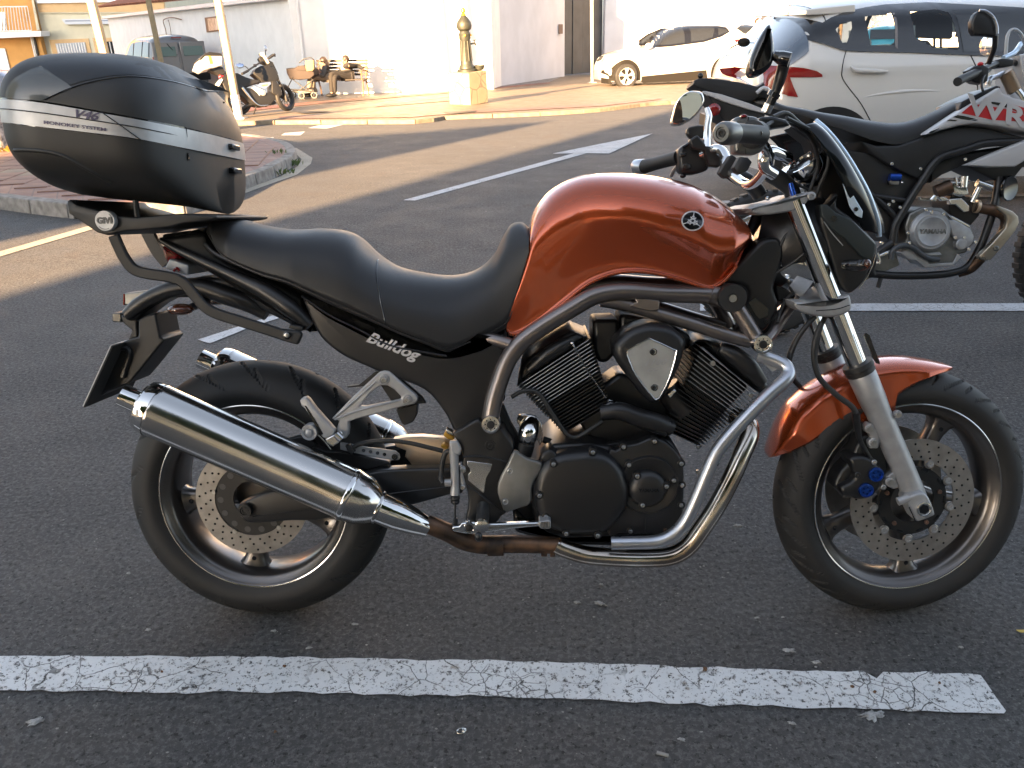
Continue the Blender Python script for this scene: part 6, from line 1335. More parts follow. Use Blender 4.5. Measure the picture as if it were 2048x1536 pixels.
obj('roof_spoiler', loft([[Vector((p.x+dx, yy*k_, p.z+dz)) for dx, dz in ((-.0, -.01), (.0, .03), (.35, .055), (.36, .0))] for yy, k_ in ((-.66, 1), (-.4, 1), (0, 1), (.4, 1), (.66, 1)) for p in [svp('1556,30', 0)[0]]]), white_car, SUV, bevel=.008)
obj('high_brake_light', xf(cbox((svp('1557,30', 0)[0].x-.002, 0, svp('1557,30', 0)[0].z+.008), (.012, .5, .022)), Matrix.Identity(4)), redl, SUV)
obj('tail_light', drape([(p.x, p.z) for p in sv('M', '1180,560 1300,548 1380,498 1510,503 1600,512 1690,535 1728,560 1730,578 1500,584 1520,650 1550,731 1480,722 1380,680 1280,640 1200,600', -.8)], sy, .006, .03), redl, SUV, angle=80)
def seam(nm, P): return obj(nm, tube([Vector((p.x, sy(p.x, p.z)-.001, p.z)) for p in catmull(P, 4)], .004, 5, 1), blk_g, SUV)
seam('door_seam', sv('N', '430,465 400,540 372,640 375,710 430,800 500,890 560,980 630,1105 700,1220')); seam('door_seam', sv('N', '1560,510 1590,600 1600,700 1600,860 1590,1000')); seam('roof_seam', sv('N', '250,205 262,130 230,60 190,20', -.75))
hd_ = sv('N', '445,605 490,640 600,645 700,650 775,652'); obj('door_handle', tube([Vector((p.x, sy(p.x, p.z)-.02, p.z)) for p in hd_], [.008, .016, .017, .015, .008], 10, 4), white_car, SUV)
for s in ('560,745 900,755 1380,830 1000,800 600,890', ): obj('door_crease', tube([Vector((p.x, sy(p.x, p.z)+.004, p.z)) for p in sv('N', '500,900 700,860 900,835 1100,825 1350,832')], [.002, .01, .014, .01, .002], 8, 4), white_car, SUV)
ap = svp('1662,212')[0]; acx = ap.x
arch = [(acx+math.cos(a)*.36, ap.z-.36+math.sin(a)*.36) for a in [math.pi*k/24 for k in range(25)]]+[(acx-.36, .22), (acx+.36, .22)]
obj('wheel_arch', drape(arch, sy, .003, .08), blk, SUV); car_wheel(SUV, acx, -.87, .315, .2, alu, 5); car_wheel(SUV, acx+2.6, -.87, .315, .2, alu, 5)
obj('rear_bumper', loft([[Vector((sx0-.03+abs(yy)**3*.25+dx, yy, z)) for dx, z in ((0, .36), (0, .62), (.2, .64), (.2, .34))] for yy in (-.8, -.6, -.3, 0, .3, .6, .8)]), white_car, SUV, bevel=.02)
obj('rear_wiper', join(ball((svp('1492,90', -.1)[0].x-.02, -.1, svp('1492,90', -.1)[0].z+.02), (.05, .06, .035), 12, 8)), clad, SUV)
pm = svp('1487,119', -.3)[0]; obj('number_plate', xf(cbox((sx0+.0, -.05, .80), (.02, .5, .11)), Matrix.Identity(4)), plate_m, SUV, bevel=.004)
obj('plate_recess', xf(cbox((sx0+.03, -.05, .80), (.03, .8, .2)), Matrix.Identity(4)), blk_g, SUV, bevel=.01)
for yy in (-.36, .36):
    for xx in (2.75, 4.2):
        if xx > 3: obj('front_seat', join(cbox((xx-.1, yy, .82), (.16, .46, .62)), cbox((xx-.14, yy, 1.22), (.1, .26, .17))), blk, SUV, bevel=.04, seg=3)
obj('interior_floor', cbox((3.6, 0, .55), (3.6, 1.5, .1)), blk, SUV)
fh = SV.P(c('N', '1040,330 1045,200 1100,130 1200,100 1300,130 1400,200 1400,340 1380,360 1060,345'), -.35); obj('headrest', prism(fh, .26), blk, SUV, bevel=.03, seg=3)
for u in (1228, 1288): obj('headrest_rod', tube(SV.P(c('N', f'{u},340 {u},440'), -.3), .01, 8), blk, SUV)
obj('seat_back', prism(SV.P(c('N', '1000,440 1080,380 1180,365 1230,430 1300,440 1400,460 1400,900 1000,900'), -.5), .4), blk, SUV, bevel=.02)
# turquoise car seen through that car's rear door window
def simple_car(name, label, M, L, H, W, body_m, top, wins, wheel_x, group=None, rearwin=None, cladding=None, bump=.24):
    t = thing(name, label, 'car' if 'van' not in name else 'van', M=M); tf = curve([(x, 0, z) for x, z in top]) if False else (lambda x: interp(SM, x))
    SM = [(p.x, p.z) for p in catmull([Vector((x, 0, z)) for x, z in top], 5)]; SM = [SM[0]]+[b for a, b in zip(SM, SM[1:]) if b[0] > a[0]+1e-4]
    bf = lambda x: bump
    def yf(x, f):
        z = bump+(tf(x)-bump)*f; e = min(1, x/.45, (L-x)/.6); Wd = W/2*(.82+.18*(1-(1-max(0, e))**2.2)); b = H*.62
        if z > b: Wd -= .16*((z-b)/(H-b))**1.1
        tt_ = max(0, (f-.84)/.16); return Wd*max(0, 1-tt_**2.8)**.5
    S = Shell(0.0, L, bf, tf, yf); obj('body', S.mesh(80, 40), body_m, t, angle=50)
    for w_ in wins:
        v = drape(w_, lambda x, z: S.y(x, z), .018, .06); obj('side_window', v, tint, t, angle=60); obj('side_window', mir(v), tint, t, angle=60)
    for x in wheel_x:
        for sd in (-1, 1):
            a_ = [(x+math.cos(q_)*.36, .30+math.sin(q_)*.38) for q_ in [math.pi*k/16 for k in range(17)]]+[(x-.36, bump), (x+.36, bump)]
            v = drape(a_, lambda x, z: S.y(x, z), .014, .1); obj('wheel_arch', v if sd < 0 else mir(v), clad, t); car_wheel(t, x, sd*(W/2-.02), .31, .2, alu_w, 5, sd)
    return t, S
# x runs from the tail (0) to the nose
bc, bS = simple_car('small_hatchback', 'turquoise blue hatchback seen through the rear side window of the near white car', Matrix.Translation((11.45, 26.0, GZ(26))) @ Matrix.Rotation(math.radians(70), 4, 'Z'), 3.7, 1.5, 1.68, blue_car, [(0, .75), (.03, 1.0), (.12, 1.1), (.45, 1.42), (.9, 1.5), (2.0, 1.48), (2.7, 1.1), (3.5, .95), (3.7, .6)], [[(.5, 1.05), (.8, 1.35), (2.0, 1.36), (2.4, 1.05)]], (.65, 3.05))
for s in (-1, 1): obj('tail_light', cbox((.03, s*.62, .98), (.08, .22, .16)), redl, bc, bevel=.02)
obj('number_plate', cbox((-.01, 0, .62), (.02, .5, .12)), plate_m, bc); obj('rear_window', xf(cbox((0, 0, 0), (.02, 1.15, .36)), Matrix.Translation((.255, 0, 1.26)) @ Matrix.Rotation(math.radians(46), 4, 'Y')), tint, bc)
# grey van
vn, vS = simple_car('grey_van', 'dark grey passenger van parked by the white building behind the top case', Matrix.Translation((-10.6, 28.9, GZ(28.6)+PL-.02)) @ Matrix.Rotation(math.radians(128), 4, 'Z') @ Matrix.Scale(1.08, 4), 3.7, 1.62, 1.66, grey_car, [(0, .55), (.02, 1.05), (.14, 1.5), (.3, 1.60), (.8, 1.63), (2.0, 1.62), (2.5, 1.52), (2.95, 1.15), (3.5, .95), (3.7, .6)], [[(.35, 1.02), (.40, 1.42), (.95, 1.45), (.98, 1.02)], [(1.06, 1.02), (1.06, 1.46), (1.85, 1.45), (1.9, 1.02)], [(1.98, 1.02), (1.96, 1.44), (2.3, 1.36), (2.65, 1.04)]], (.65, 3.0))
for yy, w_, nm in ((-.40, .66, 'rear_door'), (.42, .66, 'rear_door')):
    dr_ = obj(nm, cbox((.0, yy, .95), (.05, .76, .95)), grey_car, vn, bevel=.02); obj('rear_window', xf(cbox((0, 0, 0), (.02, .60, .40)), Matrix.Translation((-.025, yy, 1.22)) @ Matrix.Rotation(math.radians(8), 4, 'Y')), MATS.get('pale_teal_glass') or mat('pale_teal_glass', (.10, .15, .14), .1), dr_, bevel=.01)
for s in (-1, 1): obj('tail_light', cbox((.03, s*.77, .85), (.1, .10, .36)), redl, vn, bevel=.01)
obj('high_brake_light', cbox((.11, 0, 1.54), (.04, .3, .03)), redl, vn); obj('rear_bumper', cbox((-.03, 0, .42), (.12, 1.6, .22)), clad, vn, bevel=.03)
obj('rear_wiper', tube([(-.03, .1, 1.05), (-.03, .35, 1.38)], .012, 6), blk, vn)
# pale car at the far left edge
lc, lS = simple_car('pale_estate_car', 'pale blue grey car at the far left edge behind the top case', Matrix.Translation((-21.4, 30.2, GZ(30.2)-.12)) @ Matrix.Rotation(math.radians(12), 4, 'Z'), 4.2, 1.5, 1.7, lilac_car, [(0, .7), (.05, 1.0), (.5, 1.42), (1.0, 1.5), (2.4, 1.47), (3.0, 1.05), (3.9, .92), (4.2, .55)], [[(.45, 1.0), (.75, 1.36), (1.5, 1.40), (1.5, 1.0)], [(1.58, 1.0), (1.58, 1.40), (2.4, 1.36), (2.8, 1.02)]], (.75, 3.4))
# -------------------------------------------------------------- white crossover (nose to the left)
QF = Frame(EYE+ray(1245, 177)*(24.9/ray(1245, 177).y), yaw=math.radians(14), tilt=0)
QC = thing('white_crossover', 'sunlit white crossover car with black cladding parked by the plaster wall', 'car', M=QF.M)
def qc(s, y=-.0): return QF.P(c('M', s), y)
qt = qc('92,560 94,500 108,470 140,425 200,392 300,366 400,340 450,300 520,245 620,200 760,178 1000,172 1180,176 1290,190 1340,260 1390,330 1400,420 1405,560', .75)
qf_ = curve(qt); qx0, qx1 = qt[0].x, qt[-1].x
def qbot(x): return .20
def qc_y(x, f):
    z = .2+(qf_(x)-.2)*f; e = min(1, (x-qx0)/.35, (qx1-x)/.5); Wd = .88*(.74+.26*(1-(1-max(0, e))**2.4))
    if z > .98: Wd -= .19*((z-.98)/.55)**1.1
    t = max(0, (f-.82)/.18); return Wd*max(0, 1-t**2.6)**.5
QS = Shell(qx0+.002, qx1-.002, qbot, qf_, qc_y); QB = thing  # body is centred .88 m behind the near side
qb = obj('body', QS.mesh(110, 50), mat('white_crossover_paint', (.36, .36, .355), .3, 0, 1.0), QC, angle=50, M=Matrix.Translation((0, .80, 0)))
QT = Matrix.Translation((0, .80, 0))
def qd(nm, s, m, e=.006, st=.05):
    e += .016
    return obj(nm, drape([(p.x, p.z) for p in qc(s, -.0)], lambda x, z: QS.y(x, z), e, st), m, QC, angle=60, M=QT)
qd('window_surround', '448,362 452,305 520,258 620,216 740,196 1000,196 1052,206 1066,240 1000,276 860,318 600,352', blk_g, .004)
qd('side_window', '470,340 475,305 530,265 630,228 725,215 715,322 600,338', win_see if False else tint, .008); qd('side_window', '775,212 925,208 960,212 930,280 860,305 762,316', tint, .008); qd('quarter_window', '985,212 1045,220 1055,240 975,268', tint, .008)
for x in (0,):
    fw_ = qc('262,598', 0)[0]; rw_ = qc('1006,560', 0)[0]
    fw_.z = .335; rw_.z = .335
for p in (fw_, rw_):
    a_ = [(p.x+math.cos(q_)*.44, .33+math.sin(q_)*.45) for q_ in [math.pi*k/20 for k in range(21)]]+[(p.x-.44, .21), (p.x+.44, .21)]
    obj('arch_cladding', drape(a_, lambda x, z: QS.y(x, z), .024, .08), clad, QC, M=QT); car_wheel(QC, p.x, -.17, .335, .22, MATS.get('silver_rim') or mat('silver_rim', (.35, .35, .35), .35, .4), 5)
qd('sill_cladding', '380,578 870,530 880,600 860,606 390,628 378,620', clad, .007); qd('bumper_cladding', '94,590 160,600 175,640 96,632', clad, .007)
qd('headlight', '118,470 150,432 182,424 160,460 130,475', tint, .008, .04); qd('tail_light', '1090,300 1120,298 1240,306 1240,325 1130,328 1100,322', redl, .01, .06)
qd('rear_side_glass', '1126,215 1180,190 1290,180 1330,215 1300,262 1220,270 1165,250', tint, .006)
obj('wing_mirror', ball((qc('435,348', 0)[0].x, -.12, qc('435,348', 0)[0].z), (.12, .10, .08), 12, 8), white_car, QC)
# ================================================================== white and red enduro motorcycle
WF = Frame((1.2, 3.52, 0), yaw=-.03, lean=.19); WB_ = thing('enduro_motorcycle', 'white and red enduro motorcycle with black seat parked behind the orange one', 'motorcycle', M=WF.M)
def wq(k, s, y=0.0): return WF.P(c(k, s), y)
wst = curve([tuple(v) for v in WF.P(px('1500,196 1530,199 1562,212'), -.0)]+[tuple(v) for v in wq('N', '0,1000 180,1035 370,1062 640,1108 830,1128 1000,1104 1200,1032 1330,965 1400,928 1440,930 1456,958', 0)])
wsb = curve([tuple(v) for v in WF.P(px('1500,200 1530,208 1562,222'), -.1)]+[tuple(v) for v in wq('N', '0,1050 200,1130 400,1200 640,1282 780,1312 900,1320 1080,1262 1200,1180 1330,1085 1440,1002 1456,962', -.1)])
wx0, wx1 = WF.p(1502, 198).x, wq('N', '1454,960', 0)[0].x
WS = Shell(wx0, wx1, wsb, wst, lambda x, f: interp([(0, .06), (.1, .10), (.4, .13), (.7, .11), (1, .08)], (x-wx0)/(wx1-wx0))*max(0, 1-f**3.2)**.5)
obj('seat', WS.mesh(60, 20), vinyl, WB_, angle=70)
obj('rear_fender', pillow(wq('M', '783,640 790,612 830,592 900,592 1010,603 1150,625 1270,655 1300,640 1315,622 1328,640 1315,680 1400,705 1390,760 1330,745 1280,735 1240,765 1190,770 1100,745 1000,720 900,690 820,668', -.08), .16, .005), blk, WB_)
obj('plate_light', ball(wq('M', '838,575', -.06)[0], (.012, .012, .012), 10, 6), blk, WB_)
obj('side_number_plate', pillow(wq('M', '860,690 880,690 1000,715 1200,780 1340,835 1320,860 1200,830 1000,765 850,705', -.10), .02, .003), whitep, WB_)
obj('rear_side_panel', pillow(wq('M', '880,705 1000,760 1200,825 1330,860 1320,930 1180,930 1100,900 1050,925 1000,900 940,790', -.09), .18, .006), blk, WB_)
obj('tail_reflector', ball(wq('M', '942,832', -.11)[0], (.028, .01, .026), 14, 8), redl, WB_)
obj('grab_rail', tube(wq('M', '1265,705,-.1 1310,670,-.1 1350,680,-.1 1380,730,-.1'), .008, 8), whitep, WB_)
obj('main_fairing', pillow(wq('N', '1158,1228 1165,1212 1300,1125 1480,1010 1640,915 1800,820 1832,800 1860,850 1960,890 2048,915 2200,960 2400,1080 2500,1210 2300,1210 2048,1196 1800,1150 1600,1130 1450,1150 1300,1190 1200,1225', -.16), .30, .012, 1), whitep, WB_)
obj('fairing_top', pillow(wq('N', '1455,985 1480,930 1600,868 1700,822 1800,782 1835,790 1835,805 1700,880 1560,965 1450,1030', -.12), .22, .006), blk_s, WB_)
fy = -.1605
obj('red_graphic', prism(wq('N', '1475,1035 1560,962 1640,955 1760,975 1900,1000 2048,1050 2060,1110 1900,1112 1750,1095 1600,1060', fy), .003), redp, WB_, smooth=False)
obj('red_graphic', prism(wq('N', '1800,945 1950,955 2048,985 2300,1060 2300,1100 2048,1045 1900,990', fy-.001), .003), redp, WB_, smooth=False)
obj('black_graphic', prism(wq('N', '1660,935 1760,930 1900,950 2020,1000 2048,1030 1900,985 1760,950', fy-.002), .003), blk_g, WB_, smooth=False)
obj('black_graphic', prism(wq('N', '1400,1070 1440,1052 1500,1060 1640,1095 1600,1105 1480,1090', fy-.001), .003), blk_g, WB_, smooth=False); obj('black_graphic', prism(wq('N', '1340,1105 1370,1090 1440,1098 1420,1108', fy-.001), .003), blk_g, WB_, smooth=False)
a_, b_ = wq('N', '1640,985 1990,1075', fy); m_ = (a_+b_)/2; text_obj('fairing_lettering', 'WR', face_M((m_.x, fy-.003, m_.z), b_-a_, (0, -1, 0)), .105, whitep, WB_, .001, -.2, .003, 1.45)
obj('fairing_line', tube(wq('N', '1420,1135,-.161 1600,1095,-.161 1900,1108,-.161 2100,1120,-.161'), .0012, 5), grey_pole, WB_)
obj('lower_fairing', pillow(wq('N', '1520,1510 1700,1430 1900,1350 2060,1285 2300,1200 2300,1400 2060,1470 1970,1525 1750,1530', -.17), .04, .008), whitep, WB_)
obj('side_cover', pillow(wq('N', '560,1290 700,1330 900,1330 1080,1270 1300,1190 1500,1150 1700,1170 1900,1215 2040,1250 1700,1330 1500,1400 1300,1420 1200,1480 1120,1600 1080,1640 900,1560 760,1480 640,1400', -.12), .22, .010), blk, WB_)
obj('side_cover_lower', pillow(wq('O', '340,-10 700,40 780,-20 1100,250 1010,450 880,640 830,850 700,700 640,500 560,300 450,150', -.10), .18, .008), blk_e, WB_)
obj('airbox', pillow(wq('O', '1200,140 1400,40 2060,-60 2300,-100 2300,120 2040,160 1960,260 1780,280 1500,140 1300,230 1200,300', -.09), .18, .01), blk_e, WB_)
for s, r_ in (('2040,-80,-.12 1700,-60,-.12 1500,0,-.12 1300,60,-.12 1210,140,-.12 1130,260,-.12 1020,430,-.12 920,600,-.12 870,700,-.12 850,850,-.12', .017), ('620,380,-.11 760,500,-.11 860,600,-.11 880,640,-.11', .012), ('640,1130,-.10 900,1150,-.10 1200,1145,-.10 1400,1120,-.10 1540,1060,-.10 1640,900,-.10 1720,700,-.10 1780,500,-.10 1820,250,-.08', .017), ('840,850,-.12 700,950,-.12 640,1080,-.11 660,1140,-.10', .02), ('680,420,-.11 1000,470,-.11', .012)):
    obj('frame_tube', tube(wq('O', s), r_, 14, 6), blk_s, WB_, angle=80)
obj('shift_hose', tube(wq('O', '830,1000,-.14 850,920,-.14 930,875,-.14 1030,890,-.14 1100,945,-.14 1180,990,-.14 1270,1000,-.14'), .012, 12, 6), mat('grey_hose', (.05, .055, .06), .4), WB_, angle=80)
ec = wq('O', '1205,745', -.15)[0]; er = (wq('O', '1375,745', -.15)[0]-ec).length
en = obj('clutch_cover', lathe(ec, (0, -1, 0), [(-.05, er*1.12), (-.012, er*1.10), (-.006, er*1.02), (0, er), (.004, er*.94), (.004, er*.83), (.007, er*.82), (.008, er*.76), (.006, er*.72), (.006, 0)], 56), alu, WB_, angle=40)
text_obj('cover_lettering', 'YAMAHA', face_M((ec.x+.002, ec.y-.0075, ec.z), (1, 0, -.02), (0, -1, 0)), .027, alu_w, en, .0008, 0, .0008, 1.0)
obj('engine_case', pillow(wq('O', '930,920 980,800 960,700 1000,580 1120,520 1300,530 1380,590 1560,690 1600,780 1590,860 1520,940 1440,960 1400,1040 1160,1060 1060,960 1000,990 950,970', -.125), .16, .010), alu_w, WB_, angle=50)
obj('crank_cover', pillow(wq('O', '1360,640 1420,640 1560,720 1595,790 1580,860 1530,900 1440,850 1390,760', -.145), .04, .006), alu, WB_)
wc_ = wq('O', '1478,862', -.152)[0]; obj('pump_cover', lathe(wc_, (0, -1, 0), [(-.03, .024), (0, .0235), (.003, .020), (.003, .0165), (.006, .016), (.007, 0)], 30), alu, WB_)
for cc in ('1150,548', '1200,570', '985,760', '1000,850', '1600,840', '1540,905', '1310,585', '850,470', '812,500', '915,525', '840,127', '1100,173', '1508,85', '722,740', '748,850', '1500,800', '1415,800'):
    bolt(wq('O', cc, -.150 if int(cc.split(',')[1]) > 540 else -.125)[0], .0075, WB_, polish, out=.006)
obj('lower_crankcase', pillow(wq('O', '920,940 1000,900 1090,940 1280,935 1300,960 1160,970 1180,1040 1400,1030 1440,950 1480,980 1400,1060 1140,1075 1060,1010 990,1000', -.13), .05, .004), alu, WB_)
obj('cylinder_barrel', pillow(wq('O', '1380,420 1480,400 1560,460 1640,480 1640,600 1560,690 1380,590 1360,500', -.09), .16, .004), blk_e, WB_)
cb = obj('carburettor', join(pillow(wq('O', '1365,330 1400,290 1440,330 1530,340 1545,400 1480,430 1400,410', -.12), .08, .004), tube(wq('O', '1500,240,-.12 1490,340,-.12'), .018, 16), tube(wq('O', '1420,250,-.12 1430,320,-.12'), .007, 8), tube(wq('O', '1370,300,-.12 1540,305,-.12'), .006, 8), tube(wq('O', '1660,300,-.12 1570,480,-.12'), .012, 12), tube(wq('O', '1620,300,-.125 1745,345,-.125'), .016, 12)), polish, WB_, angle=50)
obj('intake_boot', tube(wq('O', '1380,330,-.11 1240,390,-.10'), .030, 18), rusty, WB_)
obj('top_engine_mount', join(prism(wq('O', '1370,450 1480,440 1550,510 1550,560 1500,570 1420,500 1370,500', -.13), .03), prism(wq('O', '1360,600 1400,605 1560,690 1555,715 1400,640', -.135), .02), prism(wq('O', '1090,430 1110,430 1115,455 1200,455 1240,410 1260,420 1250,470 1100,465', -.12), .02), prism(wq('O', '1250,420 1330,430 1370,460 1300,470', -.12), .02)), polish, WB_, bevel=.003)
obj('coolant_cap', tube(wq('O', '818,250,-.12 915,250,-.12'), .0165, 16), bluem, WB_); obj('brake_fluid_pot', prism(wq('O', '820,275 910,275 905,320 830,320', -.125), .02), alu_w, WB_, bevel=.003); obj('pot_screw', ball(wq('O', '930,298', -.12)[0], (.006, .006, .006), 8, 6), polish, WB_)
obj('exhaust_pipe', tube(wq('O', '1600,520,-.11 1700,540,-.12 1800,560,-.13 1880,620,-.13 1870,730,-.13 1780,860,-.13 1660,980,-.12 1560,1080,-.10 1440,1120,-.08'), .023, 18, 6), rusty, WB_, angle=80)
obj('exhaust_collar', lathe(wq('O', '1600,515', -.11)[0], (1, 0, -.15), [(0, .022), (.002, .028), (.014, .028), (.016, .024)], 20), tan, WB_)
obj('heat_shield', pillow(wq('O', '1808,515 1830,512 1950,560 1998,605 2006,665 1972,740 1860,880 1745,1008 1700,1012 1650,1000 1638,972 1760,850 1880,715 1895,650 1880,600 1812,540', -.165), .03, .006), mat('worn_heat_shield', (.42, .37, .30), .32, .9, rvar=.1), WB_); bolt(wq('O', '1793,900', -.167)[0], .012, WB_, alu_w)
obj('horn', lathe(wq('O', '1915,350', -.10)[0], (.5, -1, 0), [(-.03, .02), (-.01, .05), (0, .054), (.004, .050), (.0, .03), (.0, 0)], 28), blk_g, WB_)
obj('rider_footpeg', prism(wq('O', '725,960 805,920 815,950 740,985', -.16), .03), polish, WB_, bevel=.004); obj('side_stand', tube(wq('O', '745,1150,-.1 712,1258,-.1'), .010, 8), blk, WB_)
obj('brake_pedal', tube(wq('O', '700,940,-.15 720,1000,-.15 715,1040,-.15'), .010, 10), polish, WB_)
obj('swingarm', prism(WF.P(px('1540,560 1640,540 1790,500 1800,530 1700,575 1545,580'), -.09), .03), alu_w, WB_, bevel=.004)
def spoke_wheel(par, ce, R, w, nm='spoked_wheel'):
    wh = obj(nm, lathe(ce, (0, 1, 0), [(-.05, .02), (-.045, .04), (.045, .04), (.05, .02)], 24), alu_w, par)
    obj('tyre', lathe(ce, (0, 1, 0), [(-w*.40, R*.72), (-w/2, R*.84), (-w*.46, R*.94), (-w*.25, R*.99), (0, R), (w*.25, R*.99), (w*.46, R*.94), (w/2, R*.84), (w*.40, R*.72)], 72, cap=False), rub, wh)
    obj('rim', lathe(ce, (0, 1, 0), [(-w*.40, R*.735), (-w*.42, R*.71), (-w*.3, R*.66), (w*.3, R*.66), (w*.42, R*.71), (w*.40, R*.735)], 72, cap=False), polish, wh)
    for k in range(28):
        a = 2*math.pi*k/28; s = 1 if k % 2 else -1
        obj('wire_spoke', tube([Vector(ce)+circ(.038, a, s*.04), Vector(ce)+circ(R*.67, a+.25*(1 if k % 4 < 2 else -1), s*.01)], .0022, 5), polish, wh)
    for k in range(46):
        a = 2*math.pi*k/46; obj('tread_block', xf(cbox((R*.985, 0, 0), (.016, w*.62, .024)), Matrix.Translation(ce) @ Matrix.Rotation(a, 4, 'Y')), rub, wh, bevel=.002)
    return wh
rc_ = WF.p(1528, 552, 0); spoke_wheel(WB_, Vector((rc_.x, 0, .325)), .325, .12)
spoke_wheel(WB_, Vector((WF.p(2183, 552, 0).x, 0, .345)), .345, .09)
obj('rear_shock_cover', tube(WF.P(px('1610,250 1680,330'), .0), .03, 12), blk_e, WB_)
obj('grip', tube(wq('N', '1440,748,-.40 1510,710,-.36 1600,670,-.30'), [.017, .0165, .0165], 18, 4), rubber, WB_, angle=80)
obj('throttle_housing', pillow(wq('N', '1545,640 1600,600 1680,590 1740,620 1720,740 1680,765 1610,755 1580,740', -.29), .05, .008), blk_s, WB_); obj('kill_switch', ball(wq('N', '1650,585', -.28)[0], (.012, .01, .008), 10, 6), redp, WB_)
obj('handlebar', tube(wq('N', '1600,670,-.3 1750,600,-.22 1900,560,-.12 2020,600,-.02'), .012, 12, 5), blk_s, WB_); obj('brake_reservoir', pillow(wq('N', '1750,560 1860,530 1960,545 1950,600 1800,620 1750,600', -.2), .05, .006), blk, WB_)
obj('brake_lever', tube(wq('N', '1740,640,-.24 1680,700,-.3 1660,780,-.34 1672,830,-.36'), .005, 8), blk, WB_)
obj('crossbar_tube', tube(wq('N', '1720,780,-.16 1740,720,-.16 1800,700,-.12 1860,670,-.08'), .011, 10), satin, WB_); obj('crossbar_tube', tube(wq('N', '1860,530,-.14 1960,480,-.10 2020,400,-.05'), .010, 10), bluel, WB_)
obj('fork_tube', tube(wq('N', '1880,660,-.10 1920,740,-.10 1960,830,-.10'), .028, 18, 3), mat('dusty_gold_fork', (.26, .19, .13), .4, .7), WB_); obj('fork_tube', tube(wq('N', '1960,830,-.10 2040,960,-.10 2300,1600,-.10'), .023, 18, 3), chrome, WB_)
mh_ = pillow(wq('N', '1572,200 1600,130 1640,95 1700,100 1765,150 1800,235 1805,310 1790,335 1690,320 1600,318 1575,280', -.34), .03, .008, 1); wm = obj('mirror', mh_, blk_s, WB_); obj('mirror_edge', tube(wq('N', '1640,95,-.345 1700,102,-.345 1765,152,-.345 1800,235,-.345 1805,310,-.345'), .005, 8), satin, wm)
obj('mirror_arm', tube(wq('N', '1785,320,-.33 1780,420,-.31 1755,500,-.29 1725,580,-.27'), .010, 10), blk_s, WB_)
obj('cable_loop', tube(wq('N', '1880,540,-.12 1885,440,-.12 1895,340,-.12 1925,280,-.12 1980,275,-.12 2030,330,-.10 2060,420,-.08'), .007, 8, 5), grey_pole, WB_)
obj('headlight_mask', pillow(wq('N', '2010,500 2100,480 2200,600 2180,900 2100,920 2030,700', -.10), .2, .01), whitep, WB_)
sm = wq('N', '1750,400', -.25)[0]
obj('left_mirror', lathe(wq('N', '1720,410', .30)[0], (-1, -.3, 0), [(-.02, .02), (-.01, .045), (0, .05), (.002, .045), (.002, 0)], 24), mirror_g, WB_)
# ================================================================== parked adventure motorcycle on the plaza
AF = Frame(tuple(gnd(530, 226, PL)), yaw=.62, lean=.20)
AM = thing('adventure_motorcycle', 'black adventure motorcycle with white top box parked behind the third cream pole', 'motorcycle', M=AF.M)
def aq(s, y=0.0): return AF.P(c('T', s), y)
darkb = mat('dull_black', (.012, .012, .012), .5); dull = darkb
obj('fuel_tank', pillow(aq('605,380 640,320 700,290 780,285 850,320 895,400 905,440 870,470 830,500 700,480 680,440', -.12), .24, .02), darkb, AM)
obj('side_panel', pillow(aq('400,470 520,540 640,560 760,600 900,560 930,600 860,680 800,740 660,750 560,720 480,640 420,600', -.12), .24, .015), darkb, AM)
obj('radiator_cowl', pillow(aq('820,470 870,460 920,540 940,620 900,650 820,600', -.15), .3, .01), darkb, AM)
obj('seat', pillow(aq('350,375 430,375 520,420 600,445 680,455 690,480 620,500 520,540 440,520 370,450', -.1), .2, .015), vinyl, AM)
obj('beak', pillow(aq('690,180 730,190 760,220 830,250 890,380 860,400 780,290 700,260 670,210', -.06), .12, .01), darkb, AM)
obj('white_side_graphic', prism(aq('585,545 620,530 700,560 720,580 690,610 680,636 650,600', -.125), .004), whitep, AM); obj('blue_graphic', prism(aq('680,490 800,475 810,500 740,560 640,525', -.126), .004), mat('blue_graphic', (.10, .14, .24), .4), AM)
obj('green_graphic', prism(aq('700,515 770,505 775,515 710,525', -.13), .004), mat('lime_graphic', (.45, .55, .05), .4), AM); obj('engine_cover', lathe(aq('720,600', -.14)[0], (0, -1, 0), [(-.05, .06), (0, .055), (.01, .03), (.01, 0)], 20), alu, AM)
obj('exhaust', tube(aq('480,540,-.15 540,620,-.15 610,700,-.14 680,745,-.12 780,740,-.1'), [.03, .028, .02, .015, .015], 12, 5), brushed, AM)
obj('skid_plate', prism(aq('660,700 850,690 880,720 700,760 600,750', -.08), .16), darkb, AM, bevel=.01)
obj('fork', tube(aq('880,440,-.08 960,600,-.08 985,700,-.08'), .028, 10), darkb, AM); obj('fork', tube(aq('880,440,.08 960,600,.08 985,700,.08'), .028, 10), darkb, AM)
def small_wheel(par, ce, R, w, yaw=0):
    M_ = Matrix.Translation(ce) @ Matrix.Rotation(yaw, 4, 'Z'); wh = obj('wheel', lathe((0, 0, 0), (0, 1, 0), [(-.04, .03), (.04, .03)], 16), alu_w, par, M=M_)
    obj('tyre', lathe((0, 0, 0), (0, 1, 0), [(-w*.4, R*.74), (-w/2, R*.86), (-w*.3, R*.98), (0, R), (w*.3, R*.98), (w/2, R*.86), (w*.4, R*.74)], 48, cap=False), rub, wh)
    obj('rim', lathe((0, 0, 0), (0, 1, 0), [(-w*.4, R*.76), (-w*.3, R*.68), (w*.3, R*.68), (w*.4, R*.76)], 48, cap=False), darkb, wh)
    for k in range(10): obj('spoke', tube([circ(.03, k*.628), circ(R*.7, k*.628)], .007, 6), darkb, wh)
